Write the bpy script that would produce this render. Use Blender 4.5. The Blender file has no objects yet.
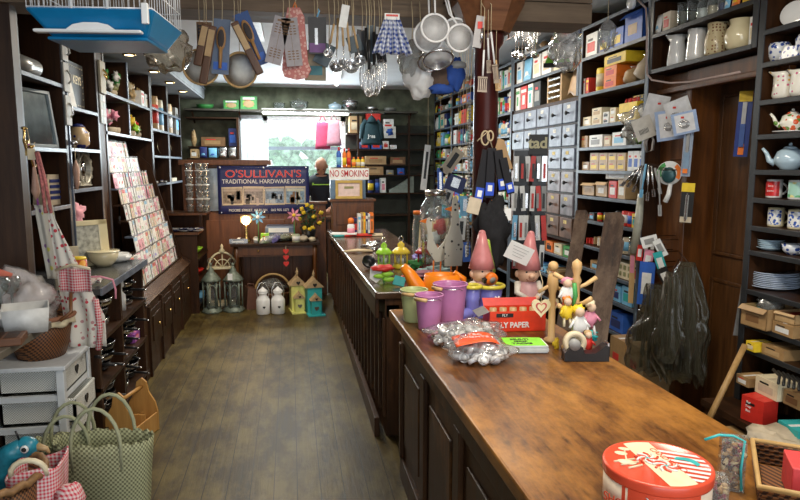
import bpy, math, random
from mathutils import Vector, Matrix, noise
C = bpy.context.scene.collection
S = bpy.context.scene
R = math.radians
PI = math.pi
random.seed(7)

# ------------------------------------------------------------ camera
FOC = 650.0
PIT = math.atan(85/650); YAW = math.atan(110/650*math.cos(PIT))
CAM = Vector((0, 0, 1.6))
cF = Vector((math.sin(YAW)*math.cos(PIT), math.cos(YAW)*math.cos(PIT), -math.sin(PIT)))
cR = Vector((math.cos(YAW), -math.sin(YAW), 0)); cU = cR.cross(cF)
cd = bpy.data.cameras.new('camera'); cam = bpy.data.objects.new('camera', cd); C.objects.link(cam)
cd.sensor_width = 36; cd.lens = 36*FOC/800; cd.clip_start = .05; cd.clip_end = 200
cam.matrix_world = Matrix((( cR.x, cU.x, -cF.x, 0), (cR.y, cU.y, -cF.y, 0), (cR.z, cU.z, -cF.z, 1.6), (0, 0, 0, 1)))
S.camera = cam
# ------------------------------------------------------------ light
S.view_settings.view_transform = 'Standard'; S.view_settings.look = 'None'
S.view_settings.gamma = 1; S.view_settings.use_curve_mapping = False
S.view_settings.exposure = -.18
w = bpy.data.worlds.new('World'); S.world = w; w.use_nodes = True
bg = w.node_tree.nodes['Background']; bg.inputs[0].default_value = (.86, .93, 1, 1); bg.inputs[1].default_value = 1.5
def area(name, loc, rot, sx, sy, power, col=(1, 1, 1)):
    l = bpy.data.lights.new(name, 'AREA'); l.shape = 'RECTANGLE'; l.size = sx; l.size_y = sy; l.energy = power; l.color = col
    o = bpy.data.objects.new(name, l); C.objects.link(o); o.location = loc; o.rotation_euler = rot
    return o
area('shopfront_daylight', (.6, -1.6, 1.7), (R(90), 0, 0), 3.6, 2.2, 62, (.86, .93, 1))
area('fluorescent_near', (.9, 1.6, 2.70), (0, 0, 0), .3, 1.5, 62, (1, .9, .74))
area('fluorescent_aisle', (-.25, 5.4, 2.66), (0, 0, 0), .12, 1.5, 60, (1, .9, .76))
area('fluorescent_service', (1.62, 5.4, 2.69), (0, 0, 0), .12, 1.8, 34, (1, .9, .76))
area('fluorescent_back', (-.1, 9.0, 2.68), (0, 0, 0), 1.3, .12, 60, (.93, 1, .95))
area('window_daylight', (.2, 10.22, 1.75), (R(-118), 0, 0), 1.2, 1.1, 150, (.88, .95, 1))

# ------------------------------------------------------------ pixel -> place
def ray(x, y): return cF*FOC + cR*(x-400) + cU*(250-y)
def PX(x, y, X): d = ray(x, y); return CAM + d*(X/d.x)
def PY(x, y, Y): d = ray(x, y); return CAM + d*(Y/d.y)
def PZ(x, y, Z): d = ray(x, y); return CAM + d*((Z-1.6)/d.z)
def mpp(p): return (Vector(p)-CAM).dot(cF)/FOC          # metres per pixel there

# ------------------------------------------------------------ materials
_m = {}
def nt(name):
    m = bpy.data.materials.new(name); m.use_nodes = True
    return m, m.node_tree, m.node_tree.nodes['Principled BSDF']
def mat(name, col, rough=.5, metal=0, var=.12, scale=25, bump=0, emit=0, coat=0):
    if name in _m: return _m[name]
    m, t, b = nt(name); N = t.nodes; L = t.links
    tc = N.new('ShaderNodeTexCoord'); n = N.new('ShaderNodeTexNoise'); n.inputs['Scale'].default_value = scale; n.inputs['Detail'].default_value = 4
    L.new(tc.outputs['Object'], n.inputs['Vector'])
    r = N.new('ShaderNodeValToRGB'); r.color_ramp.elements[0].position = .3; r.color_ramp.elements[1].position = .7
    r.color_ramp.elements[0].color = tuple(max(0, c*(1-var)) for c in col)+(1,)
    r.color_ramp.elements[1].color = tuple(min(1, c*(1+var)) for c in col)+(1,)
    L.new(n.outputs['Fac'], r.inputs[0]); L.new(r.outputs[0], b.inputs['Base Color'])
    b.inputs['Roughness'].default_value = rough; b.inputs['Metallic'].default_value = metal
    if coat: b.inputs['Coat Weight'].default_value = coat
    if bump:
        bp = N.new('ShaderNodeBump'); bp.inputs['Strength'].default_value = bump; bp.inputs['Distance'].default_value = .004
        L.new(n.outputs['Fac'], bp.inputs['Height']); L.new(bp.outputs[0], b.inputs['Normal'])
    if emit: b.inputs['Emission Color'].default_value = tuple(col)+(1,); b.inputs['Emission Strength'].default_value = emit
    _m[name] = m; return m
def wood(name, c1, c2, axis='Y', rough=.4, stretch=12, scale=14, plank=0, worn=None, bump=.15, coat=0, wornpos=.55, spec=.5):
    """streaky wood, grain along axis; optional planks across, optional worn patches"""
    if name in _m: return _m[name]
    m, t, b = nt(name); N = t.nodes; L = t.links
    tc = N.new('ShaderNodeTexCoord'); mp = N.new('ShaderNodeMapping'); L.new(tc.outputs['Object'], mp.inputs[0])
    s = [stretch]*3; s['XYZ'.index(axis)] = 1; mp.inputs['Scale'].default_value = s
    n = N.new('ShaderNodeTexNoise'); n.inputs['Scale'].default_value = scale/stretch*2; n.inputs['Detail'].default_value = 8; n.inputs['Roughness'].default_value = .65
    L.new(mp.outputs[0], n.inputs['Vector'])
    r = N.new('ShaderNodeValToRGB'); r.color_ramp.elements[0].position = .3; r.color_ramp.elements[1].position = .72
    r.color_ramp.elements[0].color = c1+(1,); r.color_ramp.elements[1].color = c2+(1,)
    L.new(n.outputs['Fac'], r.inputs[0]); out = r.outputs[0]; h = n.outputs['Fac']
    if plank:
        sep = N.new('ShaderNodeSeparateXYZ'); L.new(tc.outputs['Object'], sep.inputs[0])
        d = N.new('ShaderNodeMath'); d.operation = 'DIVIDE'; d.inputs[1].default_value = plank; L.new(sep.outputs['X'], d.inputs[0])
        fl = N.new('ShaderNodeMath'); fl.operation = 'FLOOR'; L.new(d.outputs[0], fl.inputs[0])
        fr = N.new('ShaderNodeMath'); fr.operation = 'FRACT'; L.new(d.outputs[0], fr.inputs[0])
        wn = N.new('ShaderNodeTexWhiteNoise'); wn.noise_dimensions = '1D'; L.new(fl.outputs[0], wn.inputs['W'])
        mr = N.new('ShaderNodeMapRange'); mr.inputs['To Min'].default_value = .72; mr.inputs['To Max'].default_value = 1.2; L.new(wn.outputs[0], mr.inputs[0])
        hs = N.new('ShaderNodeHueSaturation'); L.new(out, hs.inputs['Color']); L.new(mr.outputs[0], hs.inputs['Value']); out = hs.outputs[0]
        cmp_ = N.new('ShaderNodeMath'); cmp_.operation = 'LESS_THAN'; cmp_.inputs[1].default_value = .035; L.new(fr.outputs[0], cmp_.inputs[0])
    if worn:
        n2 = N.new('ShaderNodeTexNoise'); n2.inputs['Scale'].default_value = 2.4 if plank else 1.6; n2.inputs['Detail'].default_value = 9; n2.inputs['Roughness'].default_value = .72
        mp2 = N.new('ShaderNodeMapping'); L.new(tc.outputs['Object'], mp2.inputs[0]); s2 = [2.0]*3; s2['XYZ'.index(axis)] = .9; mp2.inputs['Scale'].default_value = s2
        L.new(mp2.outputs[0], n2.inputs['Vector'])
        r2 = N.new('ShaderNodeValToRGB'); r2.color_ramp.elements[0].position = wornpos-.07; r2.color_ramp.elements[1].position = wornpos+.1
        L.new(n2.outputs['Fac'], r2.inputs[0])
        mx = N.new('ShaderNodeMix'); mx.data_type = 'RGBA'; mx.inputs[7].default_value = worn+(1,)
        L.new(r2.outputs[0], mx.inputs[0]); L.new(out, mx.inputs[6]); out = mx.outputs[2]
    if plank:
        mg = N.new('ShaderNodeMix'); mg.data_type = 'RGBA'; mg.inputs[7].default_value = (.012, .008, .005, 1)
        L.new(cmp_.outputs[0], mg.inputs[0]); L.new(out, mg.inputs[6]); out = mg.outputs[2]
    L.new(out, b.inputs['Base Color']); b.inputs['Roughness'].default_value = rough
    b.inputs['Specular IOR Level'].default_value = spec
    if coat: b.inputs['Coat Weight'].default_value = coat; b.inputs['Coat Roughness'].default_value = .2
    rr = N.new('ShaderNodeMapRange'); rr.inputs['To Min'].default_value = rough*.75; rr.inputs['To Max'].default_value = min(1, rough*1.3); L.new(n.outputs['Fac'], rr.inputs[0]); L.new(rr.outputs[0], b.inputs['Roughness'])
    bp = N.new('ShaderNodeBump'); bp.inputs['Strength'].default_value = bump; bp.inputs['Distance'].default_value = .004
    L.new(h, bp.inputs['Height']); L.new(bp.outputs[0], b.inputs['Normal'])
    _m[name] = m; return m
def pattern(name, c1, c2, kind='gingham', size=.02, rough=.8, c3=None, thr=.3):
    """printed or woven pattern in a fabric: gingham, dots, stripes, weave, floral"""
    if name in _m: return _m[name]
    m, t, b = nt(name); N = t.nodes; L = t.links
    tc = N.new('ShaderNodeTexCoord'); src = tc.outputs['Object']
    b.inputs['Roughness'].default_value = rough
    if kind in ('dots', 'floral'):
        v = N.new('ShaderNodeTexVoronoi'); v.inputs['Scale'].default_value = 1/size; L.new(src, v.inputs['Vector'])
        v.inputs['Randomness'].default_value = .35 if kind == 'dots' else .9
        lt = N.new('ShaderNodeMath'); lt.operation = 'LESS_THAN'; lt.inputs[1].default_value = thr; L.new(v.outputs['Distance'], lt.inputs[0])
        mx = N.new('ShaderNodeMix'); mx.data_type = 'RGBA'; mx.inputs[6].default_value = c1+(1,)
        if c3:
            rp = N.new('ShaderNodeValToRGB'); rp.color_ramp.interpolation = 'CONSTANT'
            rp.color_ramp.elements[0].color = c2+(1,); rp.color_ramp.elements[1].color = c3+(1,); rp.color_ramp.elements[1].position = .55
            L.new(v.outputs['Color'], rp.inputs[0]); L.new(rp.outputs[0], mx.inputs[7])
        else: mx.inputs[7].default_value = c2+(1,)
        L.new(lt.outputs[0], mx.inputs[0]); L.new(mx.outputs[2], b.inputs['Base Color'])
    else:
        sep = N.new('ShaderNodeSeparateXYZ'); L.new(src, sep.inputs[0])
        def band(sock, k=.5):
            d = N.new('ShaderNodeMath'); d.operation = 'DIVIDE'; d.inputs[1].default_value = size; L.new(sock, d.inputs[0])
            f = N.new('ShaderNodeMath'); f.operation = 'FRACT'; L.new(d.outputs[0], f.inputs[0])
            g = N.new('ShaderNodeMath'); g.operation = 'LESS_THAN'; g.inputs[1].default_value = k; L.new(f.outputs[0], g.inputs[0]); return g.outputs[0]
        if kind == 'hstripes': fac = band(sep.outputs['Z'])
        elif kind == 'stripes':
            ad = N.new('ShaderNodeMath'); ad.operation = 'ADD'; L.new(sep.outputs['X'], ad.inputs[0]); L.new(sep.outputs['Y'], ad.inputs[1]); fac = band(ad.outputs[0])
        else:
            ad0 = N.new('ShaderNodeMath'); ad0.operation = 'ADD'; L.new(sep.outputs['X'], ad0.inputs[0]); L.new(sep.outputs['Y'], ad0.inputs[1])
            a1 = band(ad0.outputs[0]); a2 = band(sep.outputs['Z'])
            ad = N.new('ShaderNodeMath'); ad.operation = 'ADD'; L.new(a1, ad.inputs[0]); L.new(a2, ad.inputs[1])
            hf = N.new('ShaderNodeMath'); hf.operation = 'MULTIPLY'; hf.inputs[1].default_value = .5; L.new(ad.outputs[0], hf.inputs[0]); fac = hf.outputs[0]
            if kind == 'weave':
                sb = N.new('ShaderNodeMath'); sb.operation = 'SUBTRACT'; L.new(a1, sb.inputs[0]); L.new(a2, sb.inputs[1])
                ab = N.new('ShaderNodeMath'); ab.operation = 'ABSOLUTE'; L.new(sb.outputs[0], ab.inputs[0]); fac = ab.outputs[0]
                bp = N.new('ShaderNodeBump'); bp.inputs['Strength'].default_value = .6; bp.inputs['Distance'].default_value = .004
                L.new(fac, bp.inputs['Height']); L.new(bp.outputs[0], b.inputs['Normal'])
        mx = N.new('ShaderNodeMix'); mx.data_type = 'RGBA'; mx.inputs[6].default_value = c1+(1,); mx.inputs[7].default_value = c2+(1,)
        L.new(fac, mx.inputs[0]); L.new(mx.outputs[2], b.inputs['Base Color'])
    _m[name] = m; return m
def film(name, col=(1, 1, 1), dens=.12, rough=.12, gl=.35):
    """thin clear plastic or glass: mostly see-through with a glossy skin"""
    if name in _m: return _m[name]
    m = bpy.data.materials.new(name); m.use_nodes = True; t = m.node_tree; N = t.nodes; L = t.links; N.clear()
    o = N.new('ShaderNodeOutputMaterial'); tr = N.new('ShaderNodeBsdfTransparent'); gs = N.new('ShaderNodeBsdfGlossy'); df = N.new('ShaderNodeBsdfDiffuse')
    gs.inputs['Roughness'].default_value = rough; df.inputs[0].default_value = col+(1,); tr.inputs[0].default_value = tuple(.6+.4*c for c in col)+(1,)
    n = N.new('ShaderNodeTexNoise'); n.inputs['Scale'].default_value = 40; bp = N.new('ShaderNodeBump'); bp.inputs['Strength'].default_value = .35; bp.inputs['Distance'].default_value = .01
    tc = N.new('ShaderNodeTexCoord'); L.new(tc.outputs['Object'], n.inputs['Vector']); L.new(n.outputs['Fac'], bp.inputs['Height']); L.new(bp.outputs[0], gs.inputs['Normal'])
    m1 = N.new('ShaderNodeMixShader'); m1.inputs[0].default_value = dens; L.new(tr.outputs[0], m1.inputs[1]); L.new(df.outputs[0], m1.inputs[2])
    lw = N.new('ShaderNodeLayerWeight'); lw.inputs[0].default_value = gl; L.new(bp.outputs[0], lw.inputs['Normal'])
    m2 = N.new('ShaderNodeMixShader'); L.new(lw.outputs['Facing'], m2.inputs[0]); L.new(m1.outputs[0], m2.inputs[1]); L.new(gs.outputs[0], m2.inputs[2])
    L.new(m2.outputs[0], o.inputs[0]); _m[name] = m; return m

PAL = dict(white=(.78, .78, .75), cream=(.72, .62, .42), red=(.62, .03, .02), orange=(.85, .2, .02), yellow=(.85, .6, .03), green=(.06, .32, .08), lime=(.35, .7, .05),
    teal=(.03, .38, .38), blue=(.03, .12, .5), navy=(.02, .03, .14), sky=(.2, .5, .75), pink=(.75, .28, .38), lilac=(.35, .3, .75), purple=(.3, .08, .35),
    brown=(.2, .1, .04), tan=(.5, .33, .16), kraft=(.38, .23, .1), grey=(.3, .3, .29), black=(.012, .012, .012), silver=(.6, .6, .6), beige=(.55, .46, .33), olive=(.25, .25, .1), maroon=(.22, .02, .03), steel=(.7, .7, .7), sage=(.42, .45, .3), straw=(.6, .42, .2))
def pm(c, rough=.45): return mat('print '+c, PAL[c], rough) if c not in ('steel', 'silver') else mat('metal '+c, PAL[c], .25, 1)
DARK = wood('dark stained wood', (.014, .0055, .002), (.058, .022, .007), 'Z', .45, spec=.22)
DARKH = wood('dark stained shelf wood', (.013, .0055, .002), (.05, .02, .007), 'Y', .45, spec=.22)
MID = wood('brown varnished wood', (.05, .016, .004), (.16, .054, .011), 'Z', .35)
RED = wood('reddish varnished wood', (.09, .028, .008), (.24, .085, .025), 'Z', .35)
EDGE = mat('grey blue painted shelf edge', (.075, .098, .13), .4, 0, .3, 12)
PALEEDGE = mat('pale worn shelf edge', (.125, .15, .2), .35, 0, .4, 10)
STEEL = mat('bright steel', (.72, .72, .72), .22, 1, .05)
WIRE = mat('white wire', (.8, .8, .8), .4)
BLACK = mat('black plastic', (.012, .012, .013), .35)
CLEAR = film('clear plastic film'); GLASS = film('clear glass', (.9, .97, .97), .05, .05, .3)
SMOKE = film('grey plastic film', (.3, .3, .28), .35, .25, .45)
WICKER = pattern('brown wicker', (.22, .085, .025), (.035, .012, .005), 'weave', .02, .6)
WHITEW = pattern('white painted wicker', (.8, .8, .75), (.42, .42, .38), 'weave', .012, .7)
STRING = mat('string', (.5, .4, .25), .8)
PINE = wood('pale pine', (.5, .3, .12), (.72, .48, .22), 'Z', .5)
BRASS = mat('brass', (.8, .55, .2), .25, 1)

# ------------------------------------------------------------ mesh builder
I4 = Matrix.Identity(4)
def T(x=0, y=0, z=0): return Matrix.Translation((x, y, z))
def RX(d): return Matrix.Rotation(R(d), 4, 'X')
def RY(d): return Matrix.Rotation(R(d), 4, 'Y')
def RZ(d): return Matrix.Rotation(R(d), 4, 'Z')
class MB:
    def __init__(s): s.v = []; s.f = []; s.m = []; s.sm = []
    def add(s, vs, fs, m=0, sm=False, X=I4):
        n = len(s.v); s.v += [tuple(X @ Vector(v)) for v in vs]
        for f in fs: s.f.append([i+n for i in f]); s.m.append(m); s.sm.append(sm)
        return s
    def box(s, c, d, m=0, X=I4):
        x, y, z = c; a, b, e = d[0]/2, d[1]/2, d[2]/2
        vs = [(x+i*a, y+j*b, z+k*e) for i in (-1, 1) for j in (-1, 1) for k in (-1, 1)]
        return s.add(vs, [(0, 1, 3, 2), (4, 6, 7, 5), (0, 4, 5, 1), (2, 3, 7, 6), (0, 2, 6, 4), (1, 5, 7, 3)], m, False, X)
    def bb(s, a, b, m=0):
        return s.box([(a[i]+b[i])/2 for i in range(3)], [abs(b[i]-a[i]) for i in range(3)], m)
    def lathe(s, prof, n=20, X=I4, m=0, sq=False, sm=True):
        vs = []; fs = []
        for r, z in prof:
            for k in range(n):
                a = 2*PI*k/n + (PI/n if sq else 0); vs.append((r*math.cos(a), r*math.sin(a), z))
        for i in range(len(prof)-1):
            for k in range(n):
                fs.append((i*n+k, i*n+(k+1) % n, (i+1)*n+(k+1) % n, (i+1)*n+k))
        if prof[0][0] > 1e-6: fs.append(tuple(reversed(range(n))))
        if prof[-1][0] > 1e-6: fs.append(tuple((len(prof)-1)*n+k for k in range(n)))
        return s.add(vs, fs, m, sm and not sq, X)
    def cup(s, prof, th=.003, n=20, X=I4, m=0):
        """open vessel: outer profile bottom to top, closed inside with thickness"""
        p = [(0.0001, prof[0][1])]+list(prof)+[(max(.0005, r-th), z) for r, z in reversed(prof)]
        p[-1] = (p[-1][0], p[-1][1]+th); p.append((.0001, prof[0][1]+th))
        return s.lathe(p, n, X, m)
    def cyl(s, a, b, r, n=10, m=0, r2=None):
        return s.tube([a, b], r, n, m, r2=r2)
    def tube(s, pts, r, n=6, m=0, r2=None, closed=False, sm=True):
        pts = [Vector(p) for p in pts]; vs = []; fs = []; K = len(pts); up = None
        for i, p in enumerate(pts):
            if closed: d = (pts[(i+1) % K]-pts[i-1])
            else: d = (pts[min(i+1, K-1)]-pts[max(i-1, 0)])
            if d.length < 1e-9: d = Vector((0, 0, 1))
            d.normalize()
            if up is None:
                up = Vector((0, 0, 1)) if abs(d.z) < .9 else Vector((1, 0, 0))
            u = d.cross(up).normalized(); v = u.cross(d); up = v
            rr = r[i] if isinstance(r, (list, tuple)) else (r if r2 is None else r+(r2-r)*i/(K-1))
            for k in range(n):
                a = 2*PI*k/n; vs.append(p+u*math.cos(a)*rr+v*math.sin(a)*rr)
        for i in range(K if closed else K-1):
            j = (i+1) % K
            for k in range(n): fs.append((i*n+k, j*n+k, j*n+(k+1) % n, i*n+(k+1) % n))
        if not closed: fs.append(tuple(range(n))); fs.append(tuple((K-1)*n+k for k in reversed(range(n))))
        return s.add(vs, fs, m, sm)
    def ell(s, c, r, m=0, X=I4, nu=14, nv=8, wob=0, seed=0):
        vs = []; fs = []
        for j in range(nv+1):
            t = PI*j/nv
            for k in range(nu):
                a = 2*PI*k/nu; d = Vector((math.sin(t)*math.cos(a), math.sin(t)*math.sin(a), -math.cos(t)))
                q = 1+wob*noise.noise(d*2.3+Vector((seed*3.7, 0, 0))) if wob else 1
                vs.append((c[0]+r[0]*d.x*q, c[1]+r[1]*d.y*q, c[2]+r[2]*d.z*q))
        for j in range(nv):
            for k in range(nu): fs.append((j*nu+k, j*nu+(k+1) % nu, (j+1)*nu+(k+1) % nu, (j+1)*nu+k))
        return s.add(vs, fs, m, True, X)
    def prism(s, poly, d, X=I4, m=0, m2=None):
        """2-D outline in local x,z, thickness d along local y, centred"""
        n = len(poly); vs = [(x, -d/2, z) for x, z in poly]+[(x, d/2, z) for x, z in poly]
        s.add(vs, [tuple(range(n)), tuple(reversed(range(n, 2*n)))], m, False, X)
        return s.add(vs, [(i, i+n, (i+1) % n+n, (i+1) % n) for i in range(n)], m if m2 is None else m2, False, X)
    def grid(s, fn, nu, nv, m=0, X=I4, th=0):
        vs = [fn(i/nu, j/nv) for j in range(nv+1) for i in range(nu+1)]
        fs = [(j*(nu+1)+i, j*(nu+1)+i+1, (j+1)*(nu+1)+i+1, (j+1)*(nu+1)+i) for j in range(nv) for i in range(nu)]
        return s.add(vs, fs, m, True, X)
    def build(s, name, mats, parent=None, bevel=0, solid=0, subd=0, loc=None, rot=None):
        me = bpy.data.meshes.new(name); me.from_pydata(s.v, [], s.f)
        for mm in (mats if isinstance(mats, (list, tuple)) else [mats]): me.materials.append(mm)
        for p, mi, sm in zip(me.polygons, s.m, s.sm): p.material_index = mi; p.use_smooth = sm
        me.update(); o = bpy.data.objects.new(name, me); C.objects.link(o)
        if parent: o.parent = parent
        if loc is not None: o.location = loc
        if rot is not None: o.rotation_euler = rot
        if bevel:
            b = o.modifiers.new('bevel', 'BEVEL'); b.width = bevel; b.segments = 2; b.limit_method = 'ANGLE'
        if solid: q = o.modifiers.new('thickness', 'SOLIDIFY'); q.thickness = solid; q.offset = 0
        if subd: q = o.modifiers.new('smooth', 'SUBSURF'); q.levels = subd; q.render_levels = subd
        return o
def tag(o, label, cat=None, group=None, kind=None):
    if label: o['label'] = label
    if cat: o['category'] = cat
    if group: o['group'] = group
    if kind: o['kind'] = kind
    return o
def thing(name, label, cat, loc=(0, 0, 0), rz=0, group=None, rot=None):
    o = bpy.data.objects.new(name, None); C.objects.link(o); o.empty_display_size = .05; o.location = loc
    o.rotation_euler = rot if rot else (0, 0, R(rz)); return tag(o, label, cat, group)
def struct(name, mb, m, **k): return tag(mb.build(name, m, **k), None, kind='structure')
def copy_tree(o, parent=None):
    c = o.copy(); C.objects.link(c)
    if parent: c.parent = parent
    for ch in list(o.children): copy_tree(ch, c)
    return c
def text(name, s, size, X, m, parent=None, depth=.0006, align='CENTER', sx=1, bold=0):
    cu = bpy.data.curves.new(name, 'FONT'); cu.body = s; cu.size = size; cu.align_x = align; cu.align_y = 'CENTER'; cu.extrude = depth; cu.offset = bold
    o = bpy.data.objects.new(name, cu); C.objects.link(o); bpy.context.view_layer.update()
    me = bpy.data.meshes.new_from_object(o.evaluated_get(bpy.context.evaluated_depsgraph_get()))
    bpy.data.objects.remove(o); bpy.data.curves.remove(cu)
    me.materials.clear(); me.materials.append(m); me.transform(X @ RX(90) @ Matrix.Diagonal((sx, 1, 1, 1)))
    o = bpy.data.objects.new(name, me); C.objects.link(o)
    if parent: o.parent = parent
    return o
def frame_to_cam(p, extra=0):
    """z-rotation in degrees turning local -y towards the camera side of the shop"""
    return math.degrees(math.atan2(p[1], p[0]))-90+extra
def ordn(i): return ['first', 'second', 'third', 'fourth', 'fifth', 'sixth', 'seventh', 'eighth', 'ninth', 'tenth', 'eleventh', 'twelfth', 'thirteenth', 'fourteenth', 'fifteenth', 'sixteenth', 'seventeenth', 'eighteenth', 'nineteenth', 'twentieth'][i]
# ------------------------------------------------------------ the room
FLOORM = wood('worn floorboards', (.022, .013, .003), (.078, .05, .012), 'Y', .42, 14, 22, .115, (.125, .09, .025), .35, wornpos=.5, spec=.35)
PLAST = mat('mould stained plaster', (.16, .175, .12), .9, 0, .4, 7, .3)
CEIL = mat('white painted ceiling', (.8, .84, .88), .7, 0, .06, 3)
struct('floor', MB().bb((-1.8, -1.9, -.1), (2.75, 10.1, 0)), FLOORM)
struct('ceiling', MB().bb((-1.8, -1.9, 2.74), (2.75, 10.3, 2.82)), CEIL)
struct('wall_left', MB().bb((-1.86, -1.9, 0), (-1.76, 10.1, 2.82)), DARK)
struct('wall_right', MB().bb((2.62, -1.9, 0), (2.72, 10.1, 2.82)), DARK)
wl, wr, wb, wt = PY(263, 150, 10).x, PY(346, 150, 10).x, 1.12, PY(300, 116, 10).z    # window opening at the back wall
w_ = MB(); w_.bb((-1.8, 10, 0), (wl, 10.25, 2.82)).bb((wr, 10, 0), (2.75, 10.25, 2.82)).bb((wl, 10, 0), (wr, 10.25, wb)).bb((wl, 10, wt), (wr, 10.25, 2.82))
struct('wall_back', w_, PLAST)
WP = mat('white gloss paint', (.85, .88, .9), .35)
f = MB()
f.bb((wl, 10.06, wb), (wl+.07, 10.16, wt)).bb((wr-.07, 10.06, wb), (wr, 10.16, wt)).bb((wl, 10.06, wb), (wr, 10.16, wb+.07)).bb((wl, 10.06, wt-.07), (wr, 10.16, wt))
f.bb((wl, 10.05, 1.83), (wr, 10.15, 1.87))
wn = struct('window_1', f, WP)
tag(MB().bb((wl+.07, 10.1, wb+.07), (wr-.07, 10.104, 1.83)).bb((wl+.07, 10.1, 1.87), (wr-.07, 10.104, wt-.07)).build('window_pane', GLASS, wn), None)
MB().bb((wl+.07, 10.04, 1.825), (wr-.07, 10.05, 1.875)).build('meeting_rail', mat('grey rail', (.2, .25, .3), .5), wn)
# white shutter panel left of the window
sh = MB().bb((PY(240, 150, 9.95).x, 9.93, .9), (wl-.01, 9.97, wt))
for i in range(4): sh.bb((PY(240, 150, 9.95).x+.02+i*.085, 9.922, .95), (PY(240, 150, 9.95).x+.085+i*.085, 9.93, wt-.04))
o = struct('trim_1', sh, mat('white tongue and groove', (.75, .82, .9), .4), bevel=.003)
# hedge and ground outside
random.seed(3)
h = MB()
for i in range(260):
    x = random.uniform(-3, 3.4); z = random.uniform(.2, 2.0); h.ell((x, 12.4+random.uniform(-.3, .3), z), (.22, .2, .2), wob=.5, seed=i, nu=8, nv=6)
tag(h.build('hedge', mat('pale green leaves', (.42, .6, .42), .8, 0, .6, 9)), 'pale green hedge seen through the back window', 'hedge', kind='stuff')  # pale green leaf colour, tone varied at random
struct('ground', MB().bb((-8, 10.25, -.1), (8, 30, 0)), mat('pale paving', (.4, .4, .38), .9))
# the plank-clad ceiling beam that the stock hangs from
bm_ = MB()
for i in range(3): bm_.bb((-1.76, 3.62, 2.40+i*.113), (1.72, 3.9, 2.40+i*.113+.109))
BEAMW = wood('grey brown beam boards', (.10, .065, .04), (.22, .155, .1), 'X', .7)
tb = struct('trim_2', bm_, BEAMW, bevel=.004)
# red-brown iron post and its timber capital
PP = (PY(485, 150, 3.40).x, 3.40)
pc = thing('iron_column', 'red brown painted round column behind the service counter, holding up the beam', 'column', (PP[0], PP[1], 0))
MB().lathe([(.1, 0), (.1, .04), (.08, .07), (.066, .1), (.065, 2.2), (.085, 2.23), (.09, 2.26), (.09, 2.28)], 24).build('shaft', mat('oxblood gloss paint', (.055, .011, .009), .28, 0, .2, 8), pc)
MB().lathe([(.12, 2.28), (.19, 2.42), (.2, 2.52), (.2, 2.74)], 8, sq=True).build('capital', wood('orange brown timber', (.1, .035, .012), (.22, .09, .035), 'X', .5), pc)

# ------------------------------------------------------------ counters
CT = wood('worn counter top', (.025, .008, .002), (.2, .072, .013), 'Y', .33, 16, 34, 0, (.38, .165, .032), .14, coat=.06, wornpos=.53, spec=.35)
CB = wood('scuffed counter front', (.02, .009, .004), (.08, .034, .012), 'Z', .4, 10, 14, 0, (.22, .09, .022), .15, wornpos=.62, spec=.25)
def counter(label, x0a, x0b, x1, y0, y1, top, tm, flutes=False):
    t = thing('shop_counter', label, 'counter', (0, 0, 0))
    d = MB(); ov = .035
    d.add([(x0a, y0, top-.045), (x1, y0, top-.045), (x1, y1, top-.045), (x0b, y1, top-.045), (x0a, y0, top), (x1, y0, top), (x1, y1, top), (x0b, y1, top)],
          [(3, 2, 1, 0), (4, 5, 6, 7), (0, 1, 5, 4), (1, 2, 6, 5), (2, 3, 7, 6), (3, 0, 4, 7)])
    d.build('worktop', tm, t, bevel=.008)
    b = MB()
    def fx(y): return x0a+(x0b-x0a)*(y-y0)/(y1-y0)
    b.add([(fx(y0)+ov+.03, y0+.04, 0), (x1-.03, y0+.04, 0), (x1-.03, y1-.04, 0), (fx(y1)+ov+.03, y1-.04, 0), (fx(y0)+ov+.03, y0+.04, top-.045), (x1-.03, y0+.04, top-.045), (x1-.03, y1-.04, top-.045), (fx(y1)+ov+.03, y1-.04, top-.045)],
          [(3, 2, 1, 0), (4, 5, 6, 7), (0, 1, 5, 4), (1, 2, 6, 5), (2, 3, 7, 6), (3, 0, 4, 7)])
    b.build('body', CB, t)
    def panel(name, ya, yb, za, zb, out, m=CB, bev=.004):
        q = MB(); xa = fx((ya+yb)/2)+ov+.03; q.box((xa-out/2, (ya+yb)/2, (za+zb)/2), (out, yb-ya, zb-za)); return q.build(name, m, t, bevel=bev)
    L = y1-y0; 
    panel('skirting', y0+.03, y1-.03, 0, .12, .03)
    panel('top_rail', y0+.03, y1-.03, top-.16, top-.045, .022)
    n = int(L/(.16 if flutes else .48)); w = (L-.06)/n
    for i in range(n+1):
        yy = y0+.03+i*w; hw = .022 if flutes else .04
        panel('stile', max(y0+.03, yy-hw), min(y1-.03, yy+hw), .12, top-.16, .02)
    if not flutes:
        for i in range(n): panel('raised_panel', y0+.03+i*w+.1, y0+.03+(i+1)*w-.1, .22, top-.25, .012)
    e = MB().box(((fx(y0)+ov+x1)/2, y0+.03, top-.10), (x1-fx(y0)-.08, .02, .11)).box((fx(y0)+ov+.07, y0+.03, top/2-.03), (.08, .02, top-.1)); e.build('end_rail', CB, t, bevel=.003)
    return t
counter('broad worn brown wooden service counter with panelled front, nearest the camera', .505, .475, 1.185, .35, 3.17, .88, CT)
CT2 = wood('dark polished counter top', (.035, .018, .01), (.1, .055, .03), 'Y', .22, 9, 22, 0, (.14, .09, .055), .1, coat=.3)
counter('long dark service counter with fluted front running to the till', .465, .385, 1.06, 3.62, 7.3, .88, CT2, True)
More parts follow.
